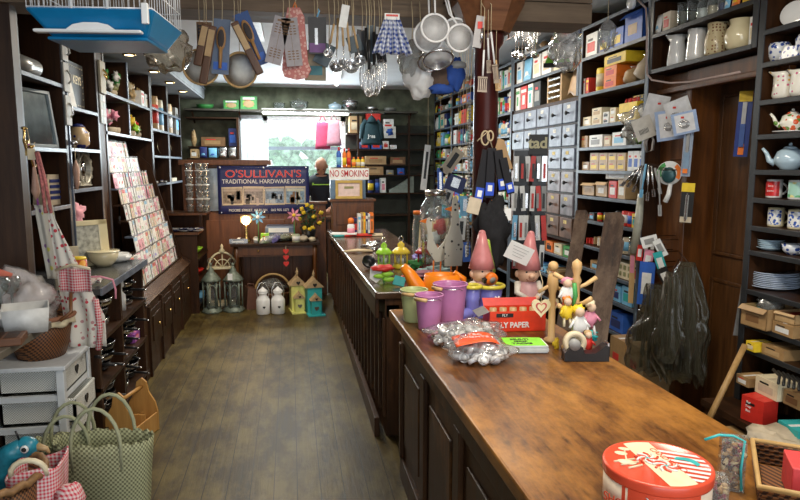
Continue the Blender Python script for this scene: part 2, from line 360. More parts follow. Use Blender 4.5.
# strip of worn bright edging along the far counter
# ------------------------------------------------------------ right wall: racks
XF = 2.2; XB = 2.6
POSTE = mat('dark worn post edge', (.06, .055, .06), .4, 0, .5, 9)
def rack(label, y0, y1, levels, zt, z0=0, xf=XF, em=EDGE, back=DARK, name='shelving_rack', xb=XB, posts=(), wall='right', cat='shelves', thick=.02):
    """an open wooden rack: uprights, back panel, and one shelf board per level"""
    sg = 1 if wall == 'right' else -1
    t = thing(name, label, cat)
    for y in [y0, y1]+list(posts):
        MB().bb((xf, y-.016, z0), (xb, y+.016, zt)).build('upright', DARK, t)
        MB().bb((xf-sg*.006, y-.02, z0), (xf, y+.02, zt)).build('edging', em if sg > 0 else POSTE, t, bevel=.002)
    MB().bb((xb, y0, z0), (xb+sg*.012, y1, zt)).build('back_panel', back, t)
    for z in levels:
        s_ = MB().bb((xf, y0+.016, z-thick), (xb, y1-.016, z)).build('shelf_board', DARKH, t)
        MB().bb((xf-sg*.008, y0+.016, z-thick-.003), (xf, y1-.016, z+.001)).build('edging', em, s_, bevel=.002)
    return t
def dz(*a): return [PX(x, y, XF).z for x, y in a]
# bay beside the door
LC = [2.62, 2.395, 2.13, 1.89, 1.73, 1.56, 1.37, 1.19, 1.0, .83, .66, .45]
rack('dark open shelf bay of small cartons between the drawer chest and the door', 3.83, 4.78, LC, 2.735)
# bay above the drawer chest
rack('dark shelf bay above the bank of small drawers', 4.83, 6.31, [2.62, 2.38], 2.735, 2.13)
rack('dark shelf bay holding tools below the bank of small drawers', 4.83, 6.31, [.85, .65, .45], .975, 0)
rack('narrow dark shelf bay beyond the bank of small drawers', 6.36, 7.6, [2.62, 2.38, 2.13, 1.9, 1.68, 1.46, 1.24, 1.0, .75, .5], 2.735)
rack('far dark shelf bay packed with goods beyond the column', 7.65, 9.9, [2.56, 2.38, 2.13, 1.88, 1.7, 1.52, 1.32, 1.1, .85, .6], 2.735, posts=(8.8,))
# bank of small drawers
ch = thing('drawer_chest', 'tall bank of small square grey blue and brown drawers with black knobs', 'drawers')
cz = [2.105, 1.925, 1.742, 1.558, 1.372, 1.185, 1.0]
py = [4.83, 5.09, 5.37, 5.66, 5.97, 6.31]
MB().bb((XF+.012, 4.8, .98), (XB, 6.34, 2.128)).build('carcass', DARK, ch)
grey = mat('grey blue painted drawer', (.2, .235, .31), .42, 0, .3, 14); brn = mat('worn brown drawer', (.15, .085, .06), .45, 0, .45, 12); gb = mat('half worn drawer', (.22, .21, .24), .45, 0, .5, 9)
for r_ in range(6):
    for c_ in range(5):
        if r_ == 2 and c_ > 3: continue
        ya, yb = py[c_]+.012, py[c_+1]-.012; za, zb = cz[r_+1]+.01, cz[r_]-.01
        m_ = grey if r_ < 2 or (c_ < 2 and r_ == 2) else (brn if c_ > 1 or r_ > 3 else gb)
        if r_ in (3, 4) and c_ == 0: m_ = gb
        dr = MB().bb((XF-.008, ya, za), (XF+.03, yb, zb)).build('drawer', m_, ch, bevel=.004)
        MB().lathe([(.006, 0), (.006, .012), (.016, .02), (.018, .03), (.010, .036), (.0001, .037)], 12, T(XF-.008, (ya+yb)/2, (za+zb)/2-.005) @ RY(-90)).build('knob', BLACK, dr)
        if (r_*5+c_) % 3 != 1 or r_ > 1:
            MB().box((XF-.0085, (ya+yb)/2+.01, zb-.035), (.002, .06, .028)).build('paper_label', mat('yellowed label', (.62, .5, .2), .7, 0, .4, 60) if r_ > 1 else mat('off white label', (.6, .6, .55), .7, 0, .3, 60), dr)
# panelled wall, door, and lintel shelf
st = MB().bb((2.3, 3.52, 0), (2.62, 3.81, 2.14)); struct('trim_3', st, MID)
dm = wood('brown door wood', (.04, .015, .004), (.14, .056, .014), 'Z', .42)
d_ = MB().bb((2.47, 2.75, 0), (2.51, 3.52, 2.06)); door = struct('door_1', d_, dm)
for (ya, yb, za, zb) in ((2.82, 3.1, .2, .92), (3.2, 3.44, .2, .92), (2.82, 3.1, 1.1, 1.98), (3.2, 3.44, 1.1, 1.98)):
    q = MB().bb((2.462, ya, za), (2.47, yb, zb)); q.build('door_panel', dm, door, bevel=.006)
    q = MB()
    q.bb((2.455, ya-.02, za-.02), (2.47, ya, zb+.02)).bb((2.455, yb, za-.02), (2.47, yb+.02, zb+.02)).bb((2.455, ya, za-.02), (2.47, yb, za)).bb((2.455, ya, zb), (2.47, yb, zb+.02)); q.build('door_moulding', dm, door, bevel=.003)
fr = MB().bb((2.28, 3.49, 0), (2.5, 3.535, 2.08)).bb((2.28, 2.7, 2.06), (2.62, 3.53, 2.14)).bb((2.26, 2.72, 2.03), (2.3, 3.83, 2.06)); struct('trim_4', fr, MID, bevel=.004)
rack('long dark shelf above the door carrying jugs and glasses', 2.88, 3.80, [2.175, 2.385, 2.6], 2.735, 2.155, em=mat('black edging', (.018, .02, .023), .4))
# right-hand crockery rack
DL = [PX(760, 32, XF).z, PX(760, 64, XF).z, PX(760, 101, XF).z, PX(759, 135, XF).z, PX(758, 170, XF).z, PX(756, 198, XF).z, PX(755, 226, XF).z, PX(755, 251, XF).z, PX(752, 290, XF).z, PX(748, 323, XF).z, PX(746, 347, XF).z, PX(752, 382, XF).z, PX(752, 425, XF).z, .3]
rack('dark narrow shelved rack of mugs, plates and teapots at the right edge', 2.0, 2.83, DL, 2.735, em=mat('black edging', (.018, .02, .023), .4), back=RED)
# ------------------------------------------------------------ left wall
XL = -1.4; XLB = -1.74
def lz(x, y): return PX(x, y, XL).z
lp = wood('near dark panel', (.022, .009, .004), (.07, .032, .014), 'Z', .45)
struct('trim_5', MB().bb((-1.76, 3.66, 0), (-1.37, 3.74, 2.735)), lp)
rack('near left shelf bay holding the clock, radio and hanging apron', 3.8, 4.48, [2.1, 1.70, 1.35], 2.735, .93, XL, PALEEDGE, DARK, xb=XLB, wall='left')
rack('left shelf bay holding the key box and ornate mirror', 4.54, 5.22, [1.98, 1.71, 1.44], 2.735, .93, XL, PALEEDGE, DARK, xb=XLB, wall='left')
rack('tall left shelf bay holding fabric flowers over the card display', 5.42, 7.1, [2.17, 1.86], 2.5, 1.86, XL, PALEEDGE, DARK, xb=XLB, wall='left')
MB_up = thing('shelf_divider', 'slim pale edged divider standing among the fabric flower shelves', 'divider')
MB().bb((XL, 6.17, 1.861), (XLB+.01, 6.19, 2.14)).bb((XL, 6.17, 2.171), (XLB+.01, 6.19, 2.49)).build('divider_board', DARK, MB_up); MB().bb((XL+.008, 6.165, 1.865), (XL, 6.195, 2.13)).bb((XL+.008, 6.165, 2.175), (XL, 6.195, 2.49)).build('edging', PALEEDGE, MB_up)
rack('left shelf bay of plates beyond the card display', 7.16, 8.05, [2.2, 1.98, 1.7, 1.4], 2.5, 1.07, XL, PALEEDGE, DARK, xb=XLB, wall='left')
rack('farthest left shelf bay with a brass plate', 8.1, 8.95, [2.2, 1.98, 1.7, 1.4], 2.5, 1.0, XL, PALEEDGE, DARK, xb=XLB, wall='left')
for y in (3.785, 4.525): struct('trim_%d' % (20 if y < 4 else 21), MB().bb((XL, y-.006, .935), (XL+.012, y+.006, 2.7)), PALEEDGE)
# broad upright between bays
struct('trim_6', MB().bb((-1.75, 5.24, .93), (-1.4, 5.40, 2.5)), DARK)
# cornice with small spotlights
co = thing('lit_cornice', 'grey boarded cornice with small spotlights over the left shelves', 'cornice')
CM = mat('grey cornice paint', (.2, .22, .24), .5, 0, .2, 6)
MB().bb((-1.75, 4.5, 2.505), (-1.16, 9.6, 2.53)).build('soffit', CM, co); MB().bb((-1.18, 4.5, 2.53), (-1.155, 9.6, 2.735)).build('fascia', CM, co, bevel=.004)
MB().bb((-1.155, 4.5, 2.64), (-1.14, 9.6, 2.66)).build('bead', PALEEDGE, co)
SPOT = mat('spotlight glow', (1, .75, .4), .5, emit=9)
for x, y in ((123, 54), (148, 71), (166, 82), (179, 91)):
    p = PZ(x, y, 2.5)
    p.x = -1.28
    s_ = MB().lathe([(.05, 0), (.055, -.012), (.04, -.014), (.0001, -.014)], 16, T(p.x, p.y, 2.505)).build('spotlight', BRASS, co)
    MB().lathe([(.036, -.0145), (.0001, -.018)], 16, T(p.x, p.y, 2.505)).build('lens', SPOT, s_)
    l = bpy.data.lights.new('spotlight_glow', 'SPOT'); l.energy = 1.2; l.color = (1, .72, .4); l.spot_size = R(110); l.shadow_soft_size = .03
    lo = bpy.data.objects.new('spotlight_glow', l); C.objects.link(lo); lo.location = (p.x, p.y, 2.47); lo.rotation_euler = (0, R(-10), 0)
# ------------------------------------------------------------ shelf goods
CAPM = [pm('white'), pm('black'), pm('red'), pm('blue')]
def lab_m(): return random.choice([pm('white'), pm('cream'), pm('sky'), pm('red'), pm('yellow'), pm('teal')])
def item(kind, col, wd, dp, h, name=None, acc=None, seed=0):
    """one piece of stock: local x = width (centred), y = depth from 0 back, z up from 0"""
    c = pm(col); a = pm(acc) if acc else lab_m(); b = MB(); rs = random.Random(seed)
    if kind in ('box', 'carton'):
        b.bb((-wd/2, 0, 0), (wd/2, dp, h)); b.bb((-wd*.36, -.0008, h*.2), (wd*.3, 0, h*.62), 1); b.bb((-wd*.3, -.0012, h*.68), (wd*.1, 0, h*.78), 2)
        b.bb((-wd*.08, dp*.05, h), (wd*.08, dp*.95, h+.0008), 1)
        o = b.build('carton', [c, a, pm('black') if rs.random() < .5 else pm('red')])
    elif kind == 'open':
        t_ = .004; b.bb((-wd/2, 0, 0), (wd/2, dp, t_)).bb((-wd/2, 0, 0), (wd/2, t_, h)).bb((-wd/2, dp-t_, 0), (wd/2, dp, h)).bb((-wd/2, 0, 0), (-wd/2+t_, dp, h)).bb((wd/2-t_, 0, 0), (wd/2, dp, h))
        b.add([(-wd/2, 0, h), (wd/2, 0, h), (wd/2, -h*.22, h*.8), (-wd/2, -h*.22, h*.8)], [(0, 1, 2, 3)]); b.add([(-wd/2, dp, h), (wd/2, dp, h), (wd/2, dp+.01, h*1.18), (-wd/2, dp+.01, h*1.18)], [(0, 1, 2, 3)])
        b.bb((-wd*.3, -.001, h*.25), (wd*.2, 0, h*.6), 1); b.bb((-wd/2+.006, .006, h*.3), (wd/2-.006, dp-.006, h*.72), 2)
        o = b.build('open_carton', [c, a, lab_m()])
    elif kind == 'book':
        b.bb((-wd/2, 0, 0), (wd/2, dp, h)); b.bb((-wd*.45, -.0008, h*.72), (wd*.45, 0, h*.86), 1); b.bb((-wd*.2, -.0008, h*.2), (wd*.2, 0, h*.6), 1); o = b.build('booklet', [c, a], bevel=.001)
    elif kind == 'tin':
        r = wd/2; r = min(r, dp/2+.02); b.lathe([(r*.97, 0), (r, .003), (r, h*.93), (r*.95, h*.95), (r*.95, h), (0.0001, h)], 18, T(0, r)); b.lathe([(r+.0006, h*.2), (r+.0006, h*.75)], 18, T(0, r), 1)
        o = b.build('tin', [c, a])
    elif kind == 'bottle':
        r = wd/2; b.lathe([(r*.9, 0), (r, h*.04), (r, h*.7), (r*.75, h*.78), (r*.42, h*.83), (r*.4, h*.86)], 16, T(0, r)); b.lathe([(r+.0006, h*.12), (r+.0006, h*.5)], 16, T(0, r), 1)
        o = b.build('bottle', [c, a]); MB().lathe([(r*.46, h*.82), (r*.46, h), (.0001, h)], 12, T(0, r)).build('cap', rs.choice(CAPM), o)
    elif kind == 'jar':
        r = wd/2; b.cup([(r*.9, 0), (r, h*.08), (r, h*.7), (r*.75, h*.82), (r*.75, h*.88)], .002, 16, T(0, r))
        b.lathe([(r*.8, .006), (r*.9, h*.1), (r*.9, h*.5), (.0001, h*.53)], 12, T(0, r), 1)
        o = b.build('glass_jar', [GLASS, c]); MB().lathe([(r*.82, h*.86), (r*.82, h), (.0001, h)], 14, T(0, r)).build('lid', STEEL, o)
    elif kind == 'glass':
        r = wd/2; b.cup([(r*.75, 0), (r*.85, h*.5), (r, h)], .002, 16, T(0, r)); o = b.build('drinking_glass', GLASS)
    elif kind == 'bag':
        b.ell((0, dp/2, h*.45), (wd/2, dp/2, h*.45), 0, wob=.35, seed=seed, nu=14, nv=9); b.lathe([(.008, h*.8), (.012, h*.88), (wd*.22, h)], 8, T(0, dp/2), 1)
        o = b.build('filled_bag', [c, CLEAR])
    elif kind == 'packet':
        b.grid(lambda u, v: ((u-.5)*wd, .012-.012*math.sin(PI*u)*math.sin(PI*v)-.03*(1-v)*.5, v*h), 6, 6, 0); b.grid(lambda u, v: ((u-.5)*wd*.7, .010-.013*math.sin(PI*u)*math.sin(PI*v)-.03*(1-v)*.5, h*(.2+.4*v)), 4, 4, 1)
        o = b.build('packet', [c, a], solid=.006)
    elif kind == 'bundle':
        for i in range(7): b.box((rs.uniform(-wd*.4, wd*.4), dp*rs.uniform(.2, .8), h*.5), (wd*.1, .02, h*rs.uniform(.6, 1)), i % 2)
        o = b.build('hinge_bundle', [c, a])
    elif kind == 'tub':
        b.cup([(wd*.42, 0), (wd*.5, h)], .003, 4, T(0, dp/2) @ Matrix.Diagonal((1.3, 1, 1, 1)) @ RZ(45)); o = b.build('plastic_tub', [c, a])
    if name: o.name = name
    return o
NOUN = dict(box='carton', open='open carton', book='upright booklet', tin='round tin', bottle='capped bottle', jar='glass jar', glass='clear drinking glass', bag='plastic-wrapped bag', packet='flat packet', bundle='bundle of ironmongery', tub='plastic tub')
CATN = dict(box='box', open='box', book='book', tin='tin', bottle='bottle', jar='jar', glass='glass', bag='bag', packet='packet', bundle='hardware', tub='tub', carton='box')
_seed = [0]
BAYS = [(473, [2.735, 2.56, 2.38, 2.13, 1.88, 1.7, 1.52, 1.32, 1.1, .85]), (515, [2.735, 2.62, 2.38, 2.13, 1.9, 1.68, 1.46, 1.24, 1.0]), (579, [2.735, 2.62, 2.38, .975, .85, .65]), (647, [2.735]+LC), (800, [2.735, 2.6, 2.385, 2.175])]
def stock(place, z, specs, X=XF, wall='right', group=None, dmax=.2, inset=.015, Y=None):
    """specs: (xa, xb, ytop, kind, colour, accent, rows, cols); placed on the shelf plane, left to right"""
    flat = []
    for s_ in specs:
        xa, xb, yt, kind, col = s_[:5]; acc = s_[5] if len(s_) > 5 else None; rows = s_[6] if len(s_) > 6 else 1; cols = s_[7] if len(s_) > 7 else 1
        for c_ in range(cols):
            u0 = xa+(xb-xa)*c_/cols; u1 = xa+(xb-xa)*(c_+1)/cols
            if Y is None:
                pl = X+(inset if wall == 'right' else -inset); A = PX(u0, yt, pl); B = PX(u1, yt, pl); wd = abs(A.y-B.y)*.93; mid = (pl, (A.y+B.y)/2); ht = PX((u0+u1)/2, yt, pl).z-z
                rz = -90 if wall == 'right' else 90
                if wall == 'right':
                    lv = BAYS[0][1]
                    for lim, L_ in BAYS:
                        if (xa+xb)/2 < lim: lv = L_; break
                    up = [q for q in lv if q > z+.05]
                    if up and X > 2.15: ht = min(ht, min(up)-z-.034); wd = min(wd, .3)
            else:
                A = PY(u0, yt, Y); B = PY(u1, yt, Y); wd = abs(A.x-B.x)*.93; mid = ((A.x+B.x)/2, Y); ht = PY((u0+u1)/2, yt, Y).z-z; rz = 0
            if kind in ('tin', 'bottle', 'jar', 'bag'): wd = min(wd, max(.03, ht/rows*(.95 if kind == 'bag' else .6)))
            for r_ in range(rows): flat.append((u0, kind, col, acc, wd, max(.02, ht)/rows, mid, r_, rz))
    flat.sort(key=lambda q: (q[0], q[7])); n = {}
    for (u0, kind, col, acc, wd, h, mid, r_, rz) in flat:
        _seed[0] += 1
        dp = dmax if kind in ('box', 'open', 'book') else min(dmax, max(.03, wd))
        o = item(kind, col, wd, dp if kind != 'packet' else .02, h*.985, None, acc, _seed[0])
        o.location = (mid[0], mid[1], z+.0015+r_*h); o.rotation_euler = (0, 0, R(rz))
        key = (col, kind, r_ if r_ else 0); n[key] = n.get(key, 0)+1
        lay = '' if r_ == 0 else (' (second layer)' if r_ == 1 else ' (third layer)')
        tag(o, f"{ordn(min(19, n[key]-1))} {col} {NOUN[kind]} from left{lay}, {place}", CATN[kind], group)
def rnd(xa, xb, hy, n, kinds, cols, seed, ytop=None):
    """n random pieces side by side between two pixel columns; hy(x) gives the top line"""
    rs = random.Random(seed); ws = [rs.uniform(.6, 1.5) for _ in range(n)]; tot = sum(ws); out = []; x = xa
    for w_ in ws:
        x2 = x+w_/tot*(xb-xa); out.append((x, x2, hy((x+x2)/2)+rs.uniform(0, 5), rs.choice(kinds), rs.choice(cols))); x = x2
    return out
def lin(x0, y0, x1, y1): return lambda x: y0+(y1-y0)*(x-x0)/(x1-x0)

# bay beside the door
stock('top shelf beside the door', 2.395, [(586, 598, 33, 'box', 'white'), (599, 609, 37, 'box', 'navy', 'yellow'), (610, 624, 28, 'box', 'blue', 'yellow', 1), (625, 644, 9, 'open', 'blue', 'tan')])
stock('second shelf beside the door', 2.13, [(581, 585, 79, 'book', 'white', 'red'), (586, 589, 78, 'book', 'red'), (592, 603, 68, 'tin', 'yellow', 'cream'), (604, 617, 66, 'box', 'orange', 'red', 2), (619, 632, 66, 'bag', 'tan'), (632, 644, 54, 'bag', 'beige')])
q = item('box', 'yellow', .3, .16, .07, 'carton', 'black', 3); q.location = (XF+.02, PX(612, 60, XF).y, PX(604, 67, XF).z+.003); q.rotation_euler = (0, 0, R(-90)); 
tag(q, 'long yellow carton with black band lying on top of the yellow tin and orange cartons', 'box')
stock('glue shelf beside the door', 1.89, [(583, 591, 117, 'box', 'cream', 'white'), (592, 602, 108, 'box', 'cream', 'tan', 2), (603, 609, 112, 'box', 'white', 'black', 2), (610, 616, 108, 'box', 'cream', 'white', 2), (635, 645, 103, 'bag', 'white')])
uh = thing('glue_display_box', 'bright yellow glue display box reading UHU beside grey bag', 'box', (XF+.02, (PX(617, 110, XF).y+PX(633, 110, XF).y)/2, 1.8905), -90)
MB().bb((-.115, 0, 0), (.115, .12, .12)).bb((-.115, .1, .12), (.115, .12, .175)).build('carton', pm('yellow'), uh); text('lettering', 'UHU', .065, T(0, .099, .145), pm('black'), uh, bold=.002)
b = MB()
for i in range(6): b.tube([(-.08+i*.032, .02+.012*(i % 2), .1), (-.07+i*.03, .03, .15)], .008, 6, 0)
b.build('glue_tubes', pm('red'), uh)
stock('shelf under the glue shelf', 1.73, [(580, 588, 136, 'box', 'kraft', 'tan'), (589, 603, 135, 'box', 'white', 'grey'), (604, 611, 136, 'box', 'tan', 'cream'), (612, 627, 132, 'box', 'white', 'sky'), (630, 643, 134, 'bag', 'lime')])
stock('shelf of little tan cartons', 1.56, [(582, 589, 162, 'box', 'kraft'), (590, 626, 153, 'box', 'tan', 'yellow', 2, 4), (628, 645, 151, 'box', 'white', 'blue', 1, 3)])
stock('wooden tray shelf by the door', 1.37, [(582, 595, 183, 'open', 'tan', 'kraft'), (596, 608, 182, 'open', 'tan', 'white'), (609, 617, 181, 'box', 'red', 'white'), (618, 626, 180, 'box', 'tan', 'white')])
q = item('box', 'beige', .33, .15, .055, 'carton', 'white', 9); q.location = (XF+.03, PX(613, 178, XF).y, PX(613, 181, XF).z+.012); q.rotation_euler = (0, 0, R(-90)); tag(q, 'long beige carton laid across the wooden trays', 'box')
stock('tin shelf below the trays', 1.19, rnd(583, 612, lin(583, 212, 640, 210), 5, ['tin', 'bottle', 'box'], ['red', 'white', 'black', 'grey', 'blue'], 4)+[(613, 619, 211, 'tin', 'black', 'white'), (620, 625, 211, 'tin', 'red', 'white'), (626, 631, 212, 'tin', 'red', 'blue'), (632, 638, 214, 'box', 'yellow')])
stock('waist-high shelf of ironmongery', 1.0, rnd(583, 645, lin(583, 235, 645, 233), 9, ['tin', 'bundle', 'box', 'jar'], ['red', 'beige', 'grey', 'tan', 'green', 'white'], 5))
b = MB(); b.bb((-.16, 0, 0), (.16, .2, .11)); 
for i in range(5):
    for j in range(2): b.box((-.12+i*.06, -.002, .035+j*.045), (.03, .004, .03), 1)
q = b.build('printed_tub', [pm('cream'), pm('olive')], bevel=.012); q.location = (XF+.02, PX(618, 262, XF).y, .8315); q.rotation_euler = (0, 0, R(-90)); tag(q, 'cream plastic tub printed with rows of olive squares', 'tub')
stock('shelf of the printed tub', .83, [(632, 641, 262, 'box', 'cream'), (590, 604, 262, 'box', 'kraft')])
stock('low blue carton shelf', .66, [(600, 611, 285, 'box', 'teal'), (612, 621, 286, 'box', 'sky', 'navy'), (622, 633, 287, 'box', 'sky', 'teal'), (636, 645, 292, 'box', 'tan')])
stock('lowest shelf beside the door', .45, [(598, 608, 314, 'box', 'kraft'), (609, 624, 313, 'box', 'blue', 'navy'), (626, 643, 318, 'bag', 'grey')])
stock('on the floor beside the bags', 0.0, [(610, 626, 338, 'box', 'kraft', 'white'), (627, 645, 345, 'box', 'tan', 'kraft')], X=2.1)
# above the drawers
stock('top shelf above small drawers', 2.62, [(516, 524, 22, 'bag', 'grey'), (525, 534, 24, 'box', 'white'), (536, 546, 30, 'bag', 'kraft'), (547, 556, 27, 'bag', 'tan'), (558, 575, 18, 'box', 'white', 'red')])
stock('upper shelf above small drawers', 2.38, [(517, 523, 58, 'box', 'white', 'sky'), (524, 532, 57, 'packet', 'sky', 'white'), (533, 541, 55, 'box', 'white', 'cream'), (542, 552, 50, 'box', 'white', 'beige'), (554, 564, 48, 'box', 'cream'), (565, 576, 45, 'box', 'black', 'grey')])
stock('top of the small drawer chest', 2.13, [(516, 520, 86, 'book', 'white', 'green'), (521, 527, 83, 'book', 'red', 'white'), (528, 533, 82, 'book', 'white', 'teal'), (534, 541, 80, 'box', 'black', 'grey')])
rk = thing('wire_letter_rack', 'tan wooden sided rack with pale bars on top of drawer chest', 'rack', (XF+.02, PX(552, 88, XF).y, 2.1315), -90)
for i, x in enumerate((-.14, .14)): MB().bb((x-.012, 0, 0), (x+.012, .18, .22)).build('side_panel', pm('tan'), rk)
for i in range(4): MB().bb((-.128, -.004, .03+i*.05), (.128, .002, .045+i*.05)).build('bar', pm('silver'), rk)
b = MB(); b.grid(lambda u, v: ((u-.5)*.28, .02+.05*v, .02+.22*v*(1-.5*u)+.02*math.sin(u*9)), 8, 6); q = b.build('wrapping_paper', pm('kraft'), solid=.002); q.location = (XF+.02, PX(570, 88, XF).y, 2.14); q.rotation_euler = (0, 0, R(-90)); tag(q, 'sloping sheet of brown wrapping paper at the right end of the drawer chest', 'paper')
# tool shelves under the drawers
stock('shelf right below small drawers', .85, [(530, 537, 238, 'box', 'red', 'cream'), (538, 545, 240, 'box', 'tan'), (546, 553, 237, 'box', 'orange', 'black'), (554, 562, 241, 'box', 'cream'), (563, 575, 243, 'box', 'green', 'white')])
stock('second shelf below small drawers', .65, [(520, 528, 262, 'box', 'blue', 'white'), (529, 537, 264, 'box', 'blue', 'sky'), (538, 546, 266, 'box', 'sky', 'navy'), (547, 560, 270, 'box', 'kraft')])
# narrow and far bays
BR = ['white', 'white', 'cream', 'sky', 'white', 'yellow', 'red', 'teal', 'green', 'kraft', 'navy', 'beige', 'orange', 'blue']
ls = [2.62, 2.38, 2.13, 1.9, 1.68, 1.46, 1.24, 1.0]
def shelf_y(x, z):
    Yy = PX(x, 165, XF).y; v = Vector((XF, Yy, z))-CAM; return 250-FOC*v.dot(cU)/v.dot(cF)
for i, z in enumerate(ls):
    if i == 0: continue
    top = ls[i-1]; nm = f"{ordn(i)} shelf left of small drawers"
    stock(nm, z, rnd(498, 514, lambda x, z=z, top=top: shelf_y(x, z+(top-z)*.8), 7, ['box', 'bottle', 'book', 'tin'] if i != 3 else ['bottle'], ['white', 'white', 'cream', 'beige', 'green', 'sky', 'navy'], 30+i))
lf = [2.56, 2.38, 2.13, 1.88, 1.7, 1.52, 1.32, 1.1, .85]
for i, z in enumerate(lf):
    top = 2.73 if i == 0 else lf[i-1]; nm = f"{ordn(i)} shelf beyond the column"
    stock(nm, z, rnd(434, 471, lambda x, z=z, top=top: shelf_y(x, z+(top-z)*.82), [8, 10, 11, 12, 12, 12, 11, 10, 9][i], ['box', 'box', 'bottle', 'book', 'tin', 'packet', 'bag'], BR, 50+i))

# ------------------------------------------------------------ crockery
def glaze(n, c): return mat('glazed '+n, c, .12, 0, .04, 8, coat=.5)
CREAM = glaze('cream', (.75, .66, .42)); WHT = glaze('white', (.8, .8, .78)); PBL = glaze('pale blue', (.42, .56, .66))
DOT = pattern('white glaze with pink and yellow dots', (.8, .78, .7), (.6, .12, .25), 'dots', .02, .15, (.75, .45, .1), .27)
FLO = pattern('white glaze with red and green fruit', (.78, .76, .66), (.65, .1, .03), 'floral', .028, .15, (.12, .25, .05), .42)
def handle(r0, z0, z1, out, th, m, parent, side=1):
    pts = [(side*(r0+out*math.sin(PI*k/8)), 0, z0+(z1-z0)*k/8) for k in range(9)]; return MB().tube(pts, th, 8).build('handle', m, parent)
def jug(label, loc, h, r, m, rz=None, prof=None, spout=True, hd=True, ribs=0):
    rz = frame_to_cam(loc)-8
    t = thing('jug', label, 'jug', loc, rz)
    prof = prof or [(.72, 0), (.95, .12), (1, .3), (.8, .62), (.66, .8), (.78, 1)]
    b = MB(); b.cup([(a*r, z*h) for a, z in prof], .004, 24)
    if spout:
        n = len(b.v)
        for i, v in enumerate(b.v):
            if v[2] > h*.8:
                a = math.atan2(v[1], v[0]); k = max(0, math.cos(a-PI))**8*(v[2]/h-.8)/.2
                b.v[i] = (v[0]-k*r*.45, v[1], v[2]+k*h*.06)
    if ribs:
        for i, v in enumerate(b.v):
            a = math.atan2(v[1], v[0]); k = 1+.04*math.cos(a*12); b.v[i] = (v[0]*k, v[1]*k, v[2])
    b.build('body', m, t)
    if hd: handle(r*.7, h*.42, h*1.0, r*.85, .008, m if not isinstance(m, list) else m[0], t)
    return t
def mug(label, loc, h, r, m, deco=None, rz=None, txt=None, hm=None):
    rz = frame_to_cam(loc)-5
    t = thing('mug', label, 'mug', loc, rz)
    b = MB().cup([(r*.92, 0), (r, .006), (r, h)], .003, 24); bd = b.build('body', m, t)
    handle(r*.95, h*.2, h*.8, r*.6, .005, hm or m, t)
    if deco:
        q = MB(); n = 10
        q.grid(lambda u, v: (-(r+.0008)*math.sin((.5-u)*1.9+.25), -(r+.0008)*math.cos((.5-u)*1.9+.25), h*(.12+.78*v)), n, 2); q.build('printed_panel', deco, bd)
    return t
def teapot(label, loc, r, m, rz=None, lidm=None, sq=1):
    rz = frame_to_cam(loc)-5
    t = thing('teapot', label, 'teapot', loc, rz); h = r*1.5
    MB().lathe([(r*.55, 0), (r*.6, .008), (r*.95, h*.3), (r, h*.5), (r*.8, h*.85), (r*.45, h)], 28).build('body', m, t)
    ld = MB().lathe([(r*.46, h*1.0), (r*.4, h*1.06), (r*.15, h*1.13), (.0001, h*1.15)], 20).build('lid', lidm or m, t)
    MB().ell((0, 0, h*1.2), (r*.13, r*.13, r*.12)).build('lid_knob', lidm or m, ld)
    MB().tube([(-r*.85, 0, h*.3), (-r*1.25, 0, h*.45), (-r*1.45, 0, h*.8), (-r*1.72, 0, h*1.02)], [r*.26, r*.2, r*.13, r*.1], 12).build('spout', m, t)
    pts = [(r*(.85+.65*math.sin(PI*k/10)), 0, h*(.25+.62*k/10)) for k in range(11)]; MB().tube(pts, r*.09, 8).build('handle', m, t)
    return t
def shelfpt(x, z, X=XF, dy=.07): p = PX(x, 165, X+dy); return (p.x, p.y, z+.001)
OD = 2.175
def hpx(x, y, z, X=XF+.07): return PX(x, y, X).z-z
j = item('jar', 'orange', .11, .11, .17, None, None, 1); j.location = (XF+.03, PX(657, 50, XF+.08).y, OD+.001); j.rotation_euler = (0, 0, R(-90)); tag(j, 'clear glass storage jar with metal lid at left end of jug shelf', 'jar')
jug('tall plain white jug with lipped spout on the shelf over the door', shelfpt(671, OD), .18, .056, WHT, -90-10, [(.9, 0), (1, .1), (.85, .55), (.72, .8), (.85, 1)])
jug('white ribbed jug on the shelf over the door', shelfpt(690, OD), .178, .056, WHT, -90, [(1, 0), (.98, .2), (.85, .8), (.9, 1)], ribs=1, spout=False)
hc = pattern('cream glaze with brown hearts band', (.6, .5, .3), (.2, .08, .04), 'dots', .016, .2, None, .3)
jug('fawn jug with a band of dark spots beside round cream jug', shelfpt(709, OD), .175, .06, [hc], -90, [(.8, 0), (1, .12), (1, .5), (.78, .78), (.82, 1)], spout=False)
jug('round bellied cream jug with big loop handle at right of jug shelf', shelfpt(732, OD), .155, .078, CREAM, -90, [(.55, 0), (.8, .1), (1, .4), (.85, .7), (.62, .84), (.72, 1)], spout=False)
stock('jug shelf above the door', OD, [(750, 757, 16, 'box', 'white', 'cream')])
stock('glassware shelf above the jugs', 2.385, [(650, 655, 18, 'packet', 'sky'), (656, 662, 15, 'packet', 'white', 'sky'), (663, 671, 12, 'box', 'beige'), (674, 682, 3, 'glass', 'white'), (683, 692, 0, 'glass', 'white'), (694, 703, -3, 'jar', 'white'), (704, 713, -5, 'jar', 'beige'), (714, 724, -6, 'jar', 'navy'), (726, 731, -8, 'packet', 'sky', 'white'), (733, 741, -10, 'packet', 'orange', 'yellow'), (743, 755, -12, 'box', 'yellow', 'orange')])
stock('topmost shelf above the door', 2.6, [(650, 656, -14, 'packet', 'sky', 'white'), (657, 663, -16, 'packet', 'sky', 'navy'), (664, 671, -18, 'packet', 'blue')])
